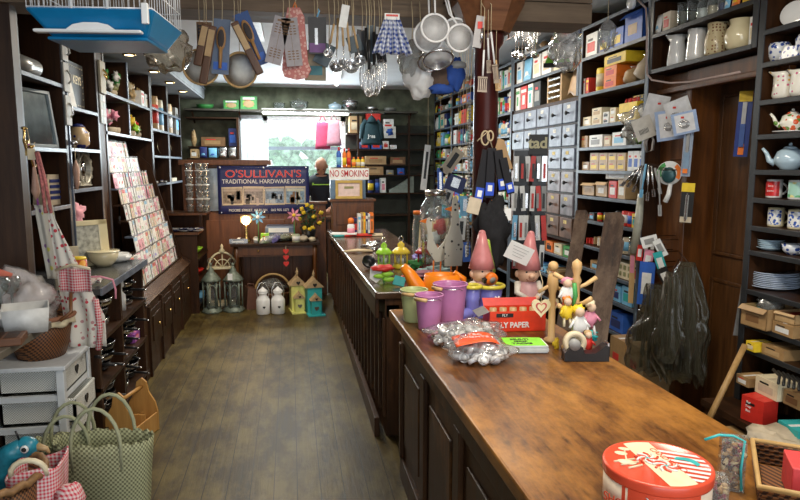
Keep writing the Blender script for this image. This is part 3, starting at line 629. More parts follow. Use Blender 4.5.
# right crockery rack
XD = XF+.05
def dp(x, lvl, dx=.07): p = PX(x, 165, XF+dx); return (p.x, p.y, DL[lvl]+.001)
m_ = thing('oval_dish', 'white oval dish with black rim propped on top crockery shelf', 'dish', dp(784, 0, .1), -60); MB().lathe([(.0001, 0), (.05, .002), (.062, .012), (.06, .014), (.0001, .006)], 24, T(0, 0, .062) @ RX(75) ).build('bowl', WHT, m_)
t = thing('patterned_gravy_boat', 'silver and blue patterned jug set lying on the second crockery shelf', 'jug', dp(771, 1), -90)
SB = pattern('blue white glaze', (.7, .72, .75), (.04, .08, .3), 'floral', .02, .15, None, .4)
MB().cup([(.03, 0), (.045, .03), (.05, .075), (.042, .09)], .004, 20).build('body', SB, t); handle(.045, .02, .075, .03, .005, WHT, t)
t = thing('patterned_sugar_box', 'blue and white patterned wedge shaped dish at the right of silver jug', 'dish', dp(788, 1), -90)
MB().prism([(-.06, 0), (.06, 0), (.06, .05), (-.02, .06)], .09, T(0, .0, 0)).build('base', SB, t, bevel=.004)
t = thing('silver_jug', 'silver blue patterned pot at the far right of second crockery shelf', 'pot', dp(799, 1), -90); MB().cup([(.03, 0), (.05, .03), (.052, .08), (.04, .1)], .004, 20).build('body', SB, t)
jug('white jug with pink and yellow dots, left of two', dp(778, 2), .125, .05, DOT, -90, [(.8, 0), (.98, .15), (.9, .5), (.82, .85), (.95, 1)])
jug('dotted white jug at the frame edge, right of two', dp(796, 2), .12, .05, DOT, -90, [(.8, 0), (1, .2), (.95, .6), (.82, .85), (.85, 1)])
t = teapot('white teapot painted with red and green fruit standing on a saucer', (lambda p: (p[0], p[1], p[2]+.014))(dp(789, 3)), .052, FLO, -90)
q = MB().lathe([(.03, 0), (.075, .008), (.08, .012), (.03, .006), (.0001, .005)], 28).build('saucer', WHT); q.location = dp(789, 3); tag(q, 'white saucer under the fruit painted teapot', 'saucer')
teapot('large plain pale blue teapot with curved spout', dp(789, 4, .09), .066, PBL, -90)
RDP = mat('red mug print', (.6, .03, .03), .3, 0, .35, 90)
t = mug('white mug with red printed panel and striped handle', dp(776, 5), .088, .036, WHT, RDP, -90); text('lettering', 'love', .014, T(-.012, -.0378, .058), pm('white'), t); text('lettering', 'home', .012, T(-.012, -.0378, .035), pm('white'), t)
mug('white mug printed with green and blue landscape at right edge', dp(799, 5), .088, .036, WHT, pattern('landscape print', (.35, .6, .5), (.1, .4, .15), 'floral', .03, .3, (.75, .7, .3), .45), -90)
WIL = pattern('blue willow print', (.75, .75, .72), (.04, .1, .4), 'floral', .014, .2, None, .42)
mug('cream mug with blue willow print, left of two', dp(780, 6), .09, .036, CREAM, WIL, -90); mug('cream mug with blue willow print, right of two at the edge', dp(801, 6), .09, .036, CREAM, WIL, -90)
def plates(label, p, n, r, th, m, cat='plate', nm='plate'):
    for i in range(n):
        rr = r*(1-.03*(i % 3)); q = MB().lathe([(rr*.55, 0), (rr, th*1.6), (rr, th*2), (rr*.5, th*.6), (.0001, th*.6)], 28).build(nm, m); q.location = (p[0]+.004*math.sin(i*2.3), p[1]+.004*math.cos(i*1.7), p[2]+i*th)
        tag(q, f"{label}, {ordn(i)} from the bottom", cat, label)
plates('pale bowl in the short stack above the big plates', dp(777, 7, .09), 5, .062, .009, PBL, 'bowl', 'bowl')
t = thing('gravy_boat', 'blue and white gravy boat right of the pale bowls', 'jug', dp(799, 7), -90); MB().cup([(.02, 0), (.04, .02), (.045, .05)], .003, 20).build('body', SB, t); handle(.04, .01, .045, .025, .004, SB, t)
plates('blue rimmed plate in the tall stack', dp(783, 8, .14), 9, .115, .0085, mat('blue white stoneware', (.5, .58, .7), .2, 0, .25, 20))
def carton(label, p, wd, dp_, h, col, acc, rz=-90, kind='box', nm=None):
    _seed[0] += 1; o = item(kind, col, wd, dp_, h, nm, acc, _seed[0]); o.location = p; o.rotation_euler = (0, 0, R(rz)); return tag(o, label, CATN[kind])
carton('open brown carton with tape stripe holding a grey bag at rack left', (2.16, PX(754, 310, 2.16).y, DL[9]+.001), .16, .14, .1, 'kraft', 'brown', -86, 'open')
b = MB().ell((0, 0, .03), (.06, .06, .05), wob=.4, seed=4); q = b.build('grey_bag', SMOKE); q.location = (2.24, PX(756, 310, 2.16).y, DL[9]+.075); tag(q, 'grey plastic bag bulging out of brown carton on crockery rack', 'bag')
carton('brown carton with open end below the plates', (2.19, PX(784, 310, 2.19).y, DL[9]+.001), .13, .16, .055, 'kraft', 'white', -92)
carton('tan carton lying on top of the open-ended one below plates', (2.20, PX(786, 300, 2.2).y, DL[9]+.058), .11, .14, .045, 'tan', 'tan', -84, 'open')
carton('small yellow carton at the left end of a low rack shelf', (2.17, PX(751, 335, 2.17).y, DL[10]+.001), .06, .1, .045, 'yellow', 'cream')
carton('flat brown carton behind the little yellow one', (2.2, PX(773, 345, 2.2).y, DL[10]+.001), .14, .16, .05, 'kraft', 'tan')
b = MB()
for i in range(6): b.tube([(.02*i, -.0, .006+.006*i), (.02*i+.01, .1, .008+.006*i), (.05+.02*i, .2, .006+.006*i)], .006, 6)
q = b.build('garden_tool_bundle', pm('black')); q.location = (2.21, PX(797, 355, 2.2).y, DL[11]+.105); q.rotation_euler = (0, 0, R(160)); tag(q, 'bundle of black handled tools lying near the right frame edge', 'tools')
carton('small brown carton with blue bottle beside at left of low rack shelf', (2.12, PX(743, 370, 2.12).y, DL[11]+.001), .085, .12, .045, 'kraft', 'white')
carton('cream carton with black bordered label on low rack shelf', (2.12, PX(767, 376, 2.12).y, DL[11]+.001), .14, .15, .08, 'cream', 'beige')
carton('brown carton with handwriting right of the cream labelled one', (2.14, PX(793, 386, 2.14).y, DL[11]+.001), .1, .15, .065, 'kraft', 'brown')
t = carton('bright red carton with printed yellow man and white words', (2.05, PX(752, 410, 2.05).y, PX(752, 424, 2.05).z+.004), .115, .09, .115, 'red', 'red', -78)
for i, s_ in enumerate(('Rat', 'Trap', 'Bait')): text('lettering', s_, .016, T(-.02, -.0016, .09-i*.02), pm('white'), t)
struct('trim_7', MB().bb((2.02, 2.0, PX(752, 424, 2.05).z-.03), (2.2, 2.86, PX(752, 424, 2.05).z+.002)), DARKH)
zz = PX(752, 424, 2.05).z
carton('brown carton lying half under the red one', (2.01, PX(735, 430, 2.0).y-.02, zz-.13), .2, .16, .07, 'kraft', 'tan', -84)
struct('trim_8', MB().bb((1.98, 2.0, zz-.16), (2.2, 3.0, zz-.131)), DARKH)
carton('green and white carton at the right edge beside the red one', (2.05, PX(789, 415, 2.05).y, zz+.003), .13, .1, .075, 'teal', 'white', -96)
b = MB().ell((0, 0, 0), (.09, .13, .05), wob=.9, seed=8, nu=18, nv=12); q = b.build('crumpled_paper', pm('beige')); q.location = (1.95, PX(775, 445, 1.95).y, PX(775, 445, 1.95).z); tag(q, 'crumpled heap of brown paper and clear bag below the red carton', 'paper')
struct('trim_9', MB().bb((1.8, 1.7, PX(775, 445, 1.95).z-.09), (2.2, 2.3, PX(775, 445, 1.95).z-.05)), DARKH)
# ------------------------------------------------------------ left side furniture
t = thing('pan_counter', 'dark open fronted counter with pale edged top, stacked with pans, left of aisle', 'counter')
y0, y1, xf, xb = 3.7, 4.86, -1.06, -1.74
MB().bb((xb, y0, .895), (-1.03, y1, .93)).build('worktop', mat('dark laminated top', (.05, .055, .06), .2, 0, .3, 10), t, bevel=.004)
MB().bb((-1.034, y0, .892), (-1.024, y1, .933)).build('edging', PALEEDGE, t, bevel=.002)
for y in (y0+.02, 4.22, y1-.03): MB().bb((xb, y-.02, 0), (xf, y+.02, .895)).build('upright', DARK, t)
MB().bb((xb, y0, 0), (xb+.02, y1, .895)).build('back_panel', DARK, t)
for z in (.12, .37, .64): MB().bb((xb, y0, z-.022), (xf+.01, y1, z)).build('shelf_board', DARKH, t)
# card display: drawer base with sloping top and stepped tiers
cb = thing('card_display', 'dark wooden tiered display with a sloping front and four small drawers below', 'display')
ya, yb = 4.92, 7.12
MB().bb((-1.74, ya, 0), (-1.08, yb, .56)).build('base', DARK, cb)
MB().prism([(-1.74, .56), (-1.08, .56), (-1.06, .59), (-1.16, .66), (-1.24, .91), (-1.74, .91)], .03, T(0, ya+.015, 0)).build('side_panel', DARK, cb)
MB().prism([(-1.74, .56), (-1.08, .56), (-1.06, .59), (-1.16, .66), (-1.24, .95), (-1.42, 1.6), (-1.74, 1.9)], .03, T(0, yb-.015, 0)).build('side_panel', DARK, cb)
MB().add([(-1.07, ya+.03, .565), (-1.07, yb-.03, .565), (-1.15, yb-.03, .63), (-1.15, ya+.03, .63), (-1.08, ya+.03, .545), (-1.08, yb-.03, .545), (-1.16, yb-.03, .61), (-1.16, ya+.03, .61)], [(0, 1, 2, 3), (7, 6, 5, 4), (0, 4, 5, 1), (3, 2, 6, 7)]).build('sloping_shelf', wood('polished dark slope', (.05, .025, .014), (.12, .065, .035), 'Y', .25), cb)
for i, (x, y) in enumerate(((157, 331), (168, 319), (177, 308), (186, 298))):
    p = PX(x, y, -1.07); hw = .21
    dr = MB().bb((-1.08, p.y-hw, .2), (-1.068, p.y+hw, .50)).build('drawer', DARKH, cb, bevel=.004)
    MB().bb((-1.068, p.y-hw+.06, .25), (-1.060, p.y+hw-.06, .45)).build('raised_panel', DARKH, dr, bevel=.004)
    MB().lathe([(.006, 0), (.012, .012), (.011, .02), (.0001, .024)], 10, T(-1.06, p.y, .36) @ RY(90)).build('knob', BRASS, dr)
    for yy in (p.y-hw-.03,): MB().bb((-1.08, yy-.02, 0), (-1.062, yy+.02, .54)).build('stile', DARK, cb)
for y_ in (5.42, yb): MB().bb((XL, y_-.015, .5), (-1.74, y_+.015, 1.835)).build('upright', DARK, cb); MB().bb((XL+.006, y_-.02, .9), (XL, y_+.02, 1.835)).build('edging', POSTE, cb)
tiers = []
for k in range(9):
    z = .645+k*.128; x = -1.165-.034*k
    y_a = 4.95 if k < 2 else 5.46; y_b = [7.02, 7.02, 7.0, 6.98, 6.95, 6.9, 6.8, 6.6, 6.35][k]
    tiers.append((x, z, y_a, y_b)); MB().bb((x-.05, y_a, z-.012), (x+.012, y_b, z)).build('tier_shelf', PALEEDGE if k in (3, 6) else DARKH, cb)
def card_mesh(cols, seed):
    rs = random.Random(seed); b = MB(); b.box((0, 0, .062), (.088, .004, .124), 0); b.box((0, -.0025, .1), (.075, .001, .03), 1)
    for i in range(3): b.box((rs.uniform(-.02, .02), -.0028, rs.uniform(.02, .06)), (rs.uniform(.01, .025), .001, rs.uniform(.01, .02)), 2)
    b.grid(lambda u, v: ((u-.5)*.096, -.007-.003*math.sin(PI*u), .002+v*.135), 3, 3, 3)
    return b.build('greeting_card', [pm(c) for c in cols]+[film('thin card sleeve', (1, 1, 1), .12, .5, .04)])
protos = [card_mesh(c, i) for i, c in enumerate((('white', 'pink', 'red'), ('cream', 'red', 'pink'), ('white', 'sky', 'pink'), ('pink', 'white', 'maroon'), ('white', 'cream', 'lilac'), ('beige', 'pink', 'white'), ('white', 'grey', 'red'), ('white', 'white', 'green')))]
cn = ['white card with pink heading', 'cream card with red heading', 'white card with sky blue heading', 'pink card with white heading', 'white card with cream heading', 'beige card with pink heading', 'white card with grey heading', 'plain white card']
used = set(); rs = random.Random(11)
for k, (x, z, a, b_) in enumerate(tiers):
    n = int((b_-a)/.108); 
    for i in range(n):
        q = rs.randrange(8); src = protos[q]; o = src if q not in used else src.copy()
        if q in used: C.objects.link(o)
        used.add(q)
        o.location = (x-.005, a+.08+i*(b_-a-.1)/n+rs.uniform(-.01, .01), z+.001); o.rotation_euler = (R(-9), 0, R(90+rs.uniform(-8, 8)))
        tag(o, f"{cn[q]} in clear sleeve, {ordn(min(i,18))} from left on {ordn(k)} tier up", 'card', 'sleeved cards on the tiered display')
# cabinet beyond the cards
cb = thing('display_cabinet', 'stepped dark cabinet with glass dishes on top beyond the card display', 'cabinet')
MB().bb((-1.74, 7.18, 0), (-1.42, 8.0, 1.0)).build('carcass', DARK, cb)
MB().bb((-1.42, 7.98, 0), (-.96, 8.0, 1.04)).build('side_panel', DARK, cb); MB().bb((-1.42, 7.18, 0), (-1.0, 7.2, .86)).build('side_panel', DARK, cb)
MB().bb((-1.74, 7.55, 1.04), (-.94, 8.02, 1.065)).build('top_board', MID, cb, bevel=.003); MB().bb((-1.74, 7.16, .86), (-.98, 7.6, .885)).build('top_board', MID, cb, bevel=.003)
MB().bb((-1.02, 7.55, .885), (-.99, 7.59, 1.04)).build('post', DARK, cb)
for z in (.1, .35, .6): MB().bb((-1.42, 7.2, z-.02), (-.99, 7.98, z)).build('shelf_board', DARKH, cb)
for i, (px_, py_, r) in enumerate(((181, 215, .045), (190, 216, .05), (198, 215, .045))):
    p = PZ(px_, py_+2, 1.067)
    for k in range(7):
        q = MB().cup([(r*.5, 0), (r*.8, .02), (r, .075), (r*1.05, .078)], .002, 16).build('glass_dish', GLASS); q.location = (max(p.x, -1.36), min(7.92, max(7.64, p.y)), 1.067+k*.079)
        tag(q, f"clear glass dish, {ordn(k)} from bottom in {['left', 'middle', 'right'][i]} stack on dark cabinet", 'glass', 'stacked glass dishes')
        MB().lathe([(r*1.02, .070), (r*1.09, .074), (r*1.05, .079)], 16).build('rim', WHT if k % 2 else STEEL, q)
for i, (px_, py_) in enumerate(((168, 236), (176, 237), (185, 236), (193, 234))):
    p = PZ(px_, py_, .887); 
    for k in range(2):
        q = MB().lathe([(.03, 0), (.075, .014), (.08, .018), (.03, .008), (.0001, .006)], 20).build('small_plate', WHT if (i+k) % 2 else glaze('navy', (.03, .04, .15))); q.location = (p.x, min(max(p.y, 7.28), 7.5), .887+k*.02)
        tag(q, f"{'white' if (i+k) % 2 else 'navy'} small plate, {ordn(i)} group from left, {'top' if k else 'bottom'}, on cabinet step", 'plate', 'small plates on the cabinet step')
for (x, y, z, c, l) in ((194, 252, .6, 'lime', 'lime green bowl on an upper shelf of the dark cabinet'), (195, 266, .35, 'red', 'red bowl on a middle shelf of the dark cabinet'), (195, 284, .1, 'sky', 'sky blue folded packet on a low shelf of the dark cabinet')):
    q = MB().cup([(.04, 0), (.08, .04), (.1, .07)], .003, 18).build('bowl', pm(c)) if c != 'sky' else MB().box((0, 0, .03), (.2, .14, .06)).build('packet', pm(c))
    q.location = (-1.1, PX(x, y, -1.1).y if PX(x, y, -1.1).y < 7.8 else 7.7, z+.001); tag(q, l, 'bowl' if c != 'sky' else 'packet')

# pans in the counter
PANB = mat('black enamel pan', (.015, .015, .016), .2, 0, .1, coat=.5)
def pan(label, loc, r, h, m, rz, hl=.2, rim=True):
    t = thing('pan', label, 'pan', loc, rz, 'pans in the counter')
    MB().cup([(r*.8, 0), (r*.95, h*.2), (r, h)], .003, 20).build('body', m, t)
    if rim: MB().tube([(r*math.cos(a*PI/12), r*math.sin(a*PI/12), h) for a in range(24)], .003, 6, closed=True).build('rim', STEEL, t)
    hd = MB().tube([(r*.97, 0, h*.8), (r+.03, 0, h+.01), (r+hl, 0, h+.02)], [.006, .009, .008], 8).build('handle', BLACK, t); MB().tube([(r+hl, -.0, h+.02), (r+hl+.02, 0, h+.02)], .006, 6).build('hanging_loop', STEEL, hd)
rs = random.Random(5); k = 0
for (z, gap) in ((.12, .22), (.37, .24), (.64, .22)):
    for j, y in enumerate((3.86, 4.07, 4.42, 4.68)):
        n = 3
        for i in range(n):
            m = [PANB, STEEL][(j+i+int(z*10)) % 2]; r = .10+.01*(k % 3); k += 1
            if j == 2 and z == .64: continue
            pan(f"{'black' if m is PANB else 'steel'} long handled pan, {['bottom', 'middle', 'top'][i]} of {ordn(j)} stack from left, {['lowest', 'middle', 'upper'][int((z-.1)/.25)]} counter shelf", (-1.21+.02*rs.random(), y, z+.002+i*.062), r, .045, m, rs.choice([-50, -35, 130, 150, 100]), .15)
b = MB().lathe([(.03, 0), (.032, .1), (.012, .125), (.012, .15), (.025, .16), (.02, .2), (.0001, .205)], 14); q = b.build('white_pepper_mill', WHT); p = PX(115, 305, -1.12); q.location = (-1.13, 4.5, .642); tag(q, 'white pepper mill standing among pans in the upper counter shelf', 'mill')
carton('bright purple carton lying at the front of a middle counter shelf', (-1.09, 4.72, .372), .16, .12, .06, 'purple', 'pink', 90)

# ------------------------------------------------------------ left shelf goods
def LP(x, z, X=XL-.12): p = PX(x, 165, X); return (p.x, p.y, z+.001)
# bevelled mirror clock case in the near bay
z = 1.701
t = thing('mirror', 'etched mirror with a pale blue grey frame leaning in near left shelf bay', 'mirror', (-1.47, 4.14, 1.702), 90, rot=(R(-7), 0, R(76)))
fw, fh = .46, .345
MB().bb((-fw/2, -.012, 0), (fw/2, .012, .02)).bb((-fw/2, -.012, fh-.02), (fw/2, .012, fh)).bb((-fw/2, -.012, 0), (-fw/2+.02, .012, fh)).bb((fw/2-.02, -.012, 0), (fw/2, .012, fh)).build('frame', mat('pale grey frame', (.25, .3, .33), .4), t, bevel=.003)
MB().bb((-fw/2+.02, 0, .02), (fw/2-.02, .004, fh-.02)).build('mirror_glass', mat('dusty mirror', (.35, .4, .4), .12, .9, .25, 12), t)
q = MB().tube([(0, 0, 0), (0, .5, 0)], .035, 14).build('rolled_paper', mat('pewter roll', (.2, .2, .19), .35)); q.location = (-1.56, 3.88, 2.137); tag(q, 'dark grey roll lying behind the silvery one in near left bay', 'roll')
q = MB().tube([(0, 0, 0), (0, .3, 0)], .05, 16).build('roll_of_foil', mat('silvery roll', (.45, .45, .43), .3, .6)); q.location = (-1.45, 3.86, 2.152); tag(q, 'silvery roll in front on the top shelf of near left bay', 'roll')
# radio
t = thing('radio', 'cream retro radio with trapezoid body and dark speaker bars in near left bay', 'radio', LP(50, 1.35, -1.5), 75)
MB().prism([(-.13, 0), (.13, 0), (.10, .19), (-.10, .19)], .09).build('body', pm('beige'), t, bevel=.015)
for i in range(4): MB().bb((-.085, -.05, .035+i*.035), (.045, -.044, .055+i*.035)).build('speaker_bar', pm('navy'), t)
MB().lathe([(.016, 0), (.016, .012), (.0001, .014)], 14, T(.075, -.045, .06) @ RX(90)).build('dial', BRASS, t)
# key box
t = thing('key_cabinet', 'black wall key box lettered KEYS with dotted border', 'box', (-1.46, 4.93, 1.985), 90)
MB().bb((-.2, 0, 0), (.2, .1, .32)).build('carcass', pm('black'), t, bevel=.004); text('lettering', 'KEYS', .08, T(.05, -.001, .2), pm('cream'), t, bold=.0015)
b = MB()
for i in range(9):
    for zz in (.03, .29): b.box((-.17+i*.0425, -.001, zz), (.008, .002, .008))
for i in range(5):
    for xx in (-.17, .17): b.box((xx, -.001, .08+i*.043), (.008, .002, .008))
b.build('dotted_border', pm('cream'), t)
# three white switch boxes on the post
sw = mat('grey socket box', (.35, .34, .31), .5)
for i, (x, ya_, yb_) in enumerate(((69, 43, 64), (70, 65, 94), (72, 97, 127))):
    p = PX(x, (ya_+yb_)/2, XL+.004); h = (PX(x, ya_, XL).z-PX(x, yb_, XL).z)*.96
    t = thing('hook_plate', f"grey hook plate with a curved hook, {['top', 'middle', 'bottom'][i]} of three on shelf upright", 'hook', (XL+.008, 4.51, p.z-h/2), 90)
    MB().bb((-.052, -.012, 0), (.052, 0, h)).build('plate', sw, t, bevel=.004)
    MB().tube([(0, -.014, h*.75), (.008, -.03, h*.6), (.008, -.035, h*.4), (0, -.02, h*.28)], .006, 8).build('hook', STEEL if i == 2 else sw, t)
# ornaments in bay 2
t = thing('ornate_mirror', 'silver scrollwork oval mirror standing on lower shelf of second left bay', 'mirror', LP(84, 1.44, -1.48), 78)
orn = mat('tarnished silver', (.45, .42, .34), .35, .5, .4, 40)
MB().tube([(.085*math.cos(a*PI/12), 0, .13+.11*math.sin(a*PI/12)) for a in range(24)], .014, 8, closed=True).build('frame', orn, t)
MB().lathe([(.08, 0), (.0001, .002)], 24, T(0, -.004, .13) @ Matrix.Diagonal((1, 1, 1.3, 1)) @ RX(90)).build('mirror_glass', mat('mirror silvering', (.6, .6, .6), .05, 1, .05), t)
b = MB()
for a in range(14): b.ell((.105*math.cos(a*PI/7), 0, .13+.13*math.sin(a*PI/7)), (.018, .008, .018))
b.ell((0, 0, .012), (.09, .03, .012)).ell((0, 0, .27), (.03, .01, .03)); b.tube([(0, 0, .02), (0, .01, .27)], .01, 6); b.build('scrollwork', orn, t)
t = thing('ginger_jar', 'tan jar painted with a dark blue flower on middle shelf of second bay', 'jar', LP(80, 1.71, -1.5), 75)
MB().lathe([(.05, 0), (.075, .04), (.075, .12), (.05, .15), (.05, .16), (.0001, .165)], 20).build('body', pattern('tan jar with blue flower', (.5, .36, .2), (.03, .04, .2), 'floral', .05, .25, None, .4), t); MB().lathe([(.052, .16), (.03, .18), (.0001, .185)], 16).build('lid', pm('navy'), t)
b = MB().add([(0, 0, 0), (.12, 0, 0), (.05, 0, .2), (0, .004, 0), (.12, .004, 0), (.05, .004, .2)], [(0, 1, 2), (5, 4, 3), (0, 3, 4, 1), (1, 4, 5, 2), (2, 5, 3, 0)]); q = b.build('white_card_sign', pm('white')); q.location = (-1.42, 4.62, 1.982); q.rotation_euler = (0, 0, R(80)); tag(q, 'small white triangular card standing before the key box', 'card')
# framed picture, heart and bowls on counter
def cpt(x, y, z=.931): p = PZ(x, y, z); return (p.x, p.y, z)
p = PX(101, 255, -1.36)
t = thing('picture_frame', 'cream wooden picture frame standing behind the bowls on the pan counter', 'frame', (-1.34, 4.55, .932), 0, rot=(R(-6), 0, R(40)))
MB().bb((-.16, 0, 0), (.16, .02, .035)).bb((-.16, 0, .27), (.16, .02, .305)).bb((-.16, 0, 0), (-.1, .02, .305)).bb((.1, 0, 0), (.16, .02, .305)).build('frame', CREAM, t, bevel=.004); MB().bb((-.1, .006, .035), (.1, .012, .27)).build('picture', mat('grey sketch', (.42, .42, .36), .6, 0, .5, 30), t)
bw = [(104, 266, .1, .1, 'large cream bowl at the front of the stack on pan counter', CREAM), (117, 262, .085, .06, 'white bowl right of the large cream bowl', WHT), (126, 258, .08, .045, 'shallow white dish in the row on the pan counter', WHT), (135, 253, .08, .04, 'wide white dish at the far end of pan counter', WHT), (111, 255, .07, .07, 'cream dish behind the large cream bowl', CREAM)]
for (x, y, r, h, l, m) in bw:
    p = cpt(x, y); q = MB().cup([(r*.5, 0), (r*.85, h*.4), (r, h)], .005, 24).build('bowl', m); q.location = (min(p[0], -1.05-r), min(p[1], 4.84-r), .932); tag(q, l, 'bowl')
    if r > .09: MB().lathe([(r*1.0, h-.006), (r*1.05, h), (r*1.0, h+.004)], 24).build('rim', m, q)
q = thing('cracker_packet', 'red and orange patterned tin behind the floral apron', 'tin', (-1.22, 3.98, .932), 40); MB().lathe([(.045, 0), (.045, .13), (.0001, .131)], 18).build('body', pattern('red tin with orange fruit', (.6, .08, .03), (.85, .4, .05), 'dots', .05, .3, None, .4), q); MB().lathe([(.046, .128), (.04, .14), (.0001, .141)], 18).build('lid', pm('yellow'), q)
b = MB().grid(lambda u, v: ((u-.5)*.12, (v-.5)*.09, .012+.018*math.sin(7*u+3*v)*math.cos(6*v)), 12, 10); q = b.build('floral_cloth', pattern('pink sprig cloth', (.7, .66, .6), (.6, .15, .2), 'floral', .02, .9, None, .3), solid=.004); q.location = (-1.13, 3.85, .945); tag(q, 'small pink sprigged cloth bundle on the counter edge with hanging ribbon', 'cloth')
MB().tube([(-.05, 0, .03), (.06, 0, .03), (.125, 0, .01), (.135, .01, -.05), (.135, 0, -.1)], .006, 6).build('ribbon', pm('pink'), q)
q = MB().ell((0, 0, .1), (.04, .03, .11), wob=.8, seed=3).build('pink_soft_toy', pm('pink')); q.location = (-1.45, 4.6, 1.11); 
bpy.data.objects.remove(q)
t = thing('fabric_flower', 'crumpled pink fabric flower standing behind the picture frame', 'flower', (-1.42, 4.66, .932), 60); MB().tube([(0, 0, 0), (0, 0, .3)], .005, 6).build('stem', pm('green'), t); MB().ell((0, 0, .34), (.05, .03, .07), wob=1.2, seed=5, nu=20, nv=14).build('bloom', mat('pink voile', (.75, .35, .4), .8), t)
carton('small white framed print at left behind the floral apron', (-1.36, 4.22, .932), .14, .03, .17, 'cream', 'white', 30)
# fabric flowers on shelves above the cards
def posy(label, loc, s, cols, seed):
    t = thing('fabric_posy', label, 'flowers', loc, 80); rs = random.Random(seed)
    MB().lathe([(.04*s, 0), (.055*s, .05*s), (.05*s, .07*s)], 14).build('pot', pm('beige'), t)
    for i in range(7):
        a = rs.uniform(0, 6.28); x, y, z_ = .07*s*math.cos(a), .05*s*math.sin(a), s*rs.uniform(.08, .2)
        MB().ell((x, y, z_), (.035*s, .03*s, .035*s), wob=1.1, seed=seed+i, nu=12, nv=8).build('bloom', pm(cols[i % len(cols)]), t)
for i, (x, z, s, cols, l) in enumerate(((115, 2.17, 1.0, ('green', 'white', 'green'), 'green and white fabric posy on top shelf over cards'), (119, 2.17, 1.1, ('olive', 'sage', 'orange'), 'olive fabric posy with orange bloom on top shelf'), (133, 2.17, .9, ('cream', 'straw'), 'cream and straw fabric posy on top shelf'), (137, 2.17, .8, ('straw', 'tan'), 'straw coloured bunch beside the white packets'),
        (113, 1.86, .9, ('pink', 'white', 'pink'), 'pink and white fabric posy on second shelf over cards'), (117, 1.86, .95, ('maroon', 'pink', 'white'), 'maroon fabric posy left on second shelf over cards'), (121, 1.86, 1.05, ('green', 'navy', 'green'), 'green and navy fabric posy on second shelf'), (132, 1.86, .95, ('yellow', 'lime', 'red'), 'yellow and red fabric posy on second shelf'), (138, 1.86, .9, ('straw', 'green', 'yellow'), 'straw and green fabric posy on second shelf'), (145, 1.86, .85, ('red', 'red', 'cream'), 'red bloom posy at right end of second shelf'))):
    posy(l, LP(x, z, -1.52), s, cols, 20+i)
stock('top shelf over the cards', 2.17, [(141, 144, 91, 'book', 'white', 'red'), (145, 150, 95, 'box', 'white', 'cream')], X=XL, wall='left')
for i, (x, z, r, l) in enumerate(((161, 1.7, .09, 'small brass plate standing in the bay beyond the cards'), (175, 1.7, .13, 'large brass plate standing in the farthest left bay'), (84, 1.42, .0, ''))):
    if not l: continue
    t = thing('standing_plate', l, 'plate', LP(x, z, -1.5), 70); MB().lathe([(.0001, 0), (r*.6, .004), (r, .02), (r*1.02, .022), (r*.6, .008), (.0001, .006)], 28, T(0, 0, r+.004) @ RX(78)).build('dish', mat('aged brass', (.5, .42, .28), .25, .8, .3, 30), t); MB().tube([(-.03, .01, .002), (0, .06, .002), (.03, .01, .002)], .004, 6).build('stand', BRASS, t)
stock('upper shelf beyond the cards', 1.98, [(156, 159, 96, 'tin', 'tan'), (161, 164, 100, 'tin', 'cream'), (170, 173, 104, 'tin', 'tan'), (175, 179, 108, 'box', 'grey')], X=XL, wall='left')
stock('lowest shelf beyond the cards', 1.4, [(156, 160, 181, 'tin', 'grey', 'white'), (161, 165, 180, 'tin', 'navy', 'white'), (166, 168, 181, 'tin', 'black', 'white'), (172, 177, 178, 'box', 'cream')], X=XL, wall='left')
# paper rosette and silk strip panel on post 3
q = thing('swatch_strip', 'pale grey column of paint swatches pinned to the upright by the fabric flowers', 'swatch', (XL+.008, 5.32, 0), 90)
za, zb = PX(104, 124, XL).z, PX(104, 96, XL).z; MB().bb((-.07, -.006, za), (.07, 0, zb)).build('backing', sw, q)
for i in range(4):
    for j in range(2): MB().box((-.033+j*.066, -.007, za+(i+.5)*(zb-za)/4), (.058, .002, (zb-za)/4-.012)).build('swatch', pm(['silver', 'white', 'sky', 'grey'][(i+j) % 4]) if 0 else mat('swatch %d' % ((i+j) % 3), [(.35, .4, .42), (.5, .53, .53), (.4, .42, .4)][(i+j) % 3], .5), q)
q = thing('sample_board', 'tan wooden hook board with a turned hook high on the upright', 'board', (XL+.008, 5.32, 0), 90)
za, zb = PX(104, 95, XL).z, PX(104, 64, XL).z; MB().bb((-.07, -.02, za), (.07, 0, zb)).build('board', mat('tan board', (.3, .26, .18), .5), q, bevel=.004); MB().tube([(0, -.02, zb-.06), (.02, -.04, zb-.09), (.0, -.045, zb-.13), (-.02, -.03, zb-.1)], .008, 8).build('hook', BRASS, q)
# ------------------------------------------------------------ far end of the shop
NAVYP = mat('navy banner vinyl', (.02, .025, .12), .45, 0, .15, 6)
pt = MB().bb((-1.25, 7.99, 0), (-.27, 8.05, 1.6)).bb((-.27, 7.99, 0), (.42, 8.05, 1.13)); struct('trim_10', pt, RED, bevel=.004)
struct('trim_11', MB().bb((-1.28, 7.93, 1.6), (-.22, 8.08, 1.66)).bb((-.27, 7.94, 1.13), (.44, 8.08, 1.16)), RED, bevel=.006)
for i in range(3):
    xa = -1.0+i*.5; q = MB().bb((xa, 7.975, .12), (xa+.42, 7.99, .95)); struct(f'trim_{12+i}', q, RED, bevel=.006)
t = thing('wall_mirror', 'narrow dusty mirror on the panelling left of the blue banner', 'mirror', (PY(212, 190, 7.97).x, 7.975, 1.06), 0)
MB().bb((-.07, 0, 0), (.07, .012, .5)).build('mirror_glass', mat('cloudy mirror', (.4, .45, .5), .15, .7, .3, 10), t); MB().bb((-.085, -.004, -.015), (-.07, .014, .515)).bb((.07, -.004, -.015), (.085, .014, .515)).bb((-.07, -.004, .5), (.07, .014, .515)).bb((-.07, -.004, -.015), (.07, .014, 0)).build('frame', DARK, t)
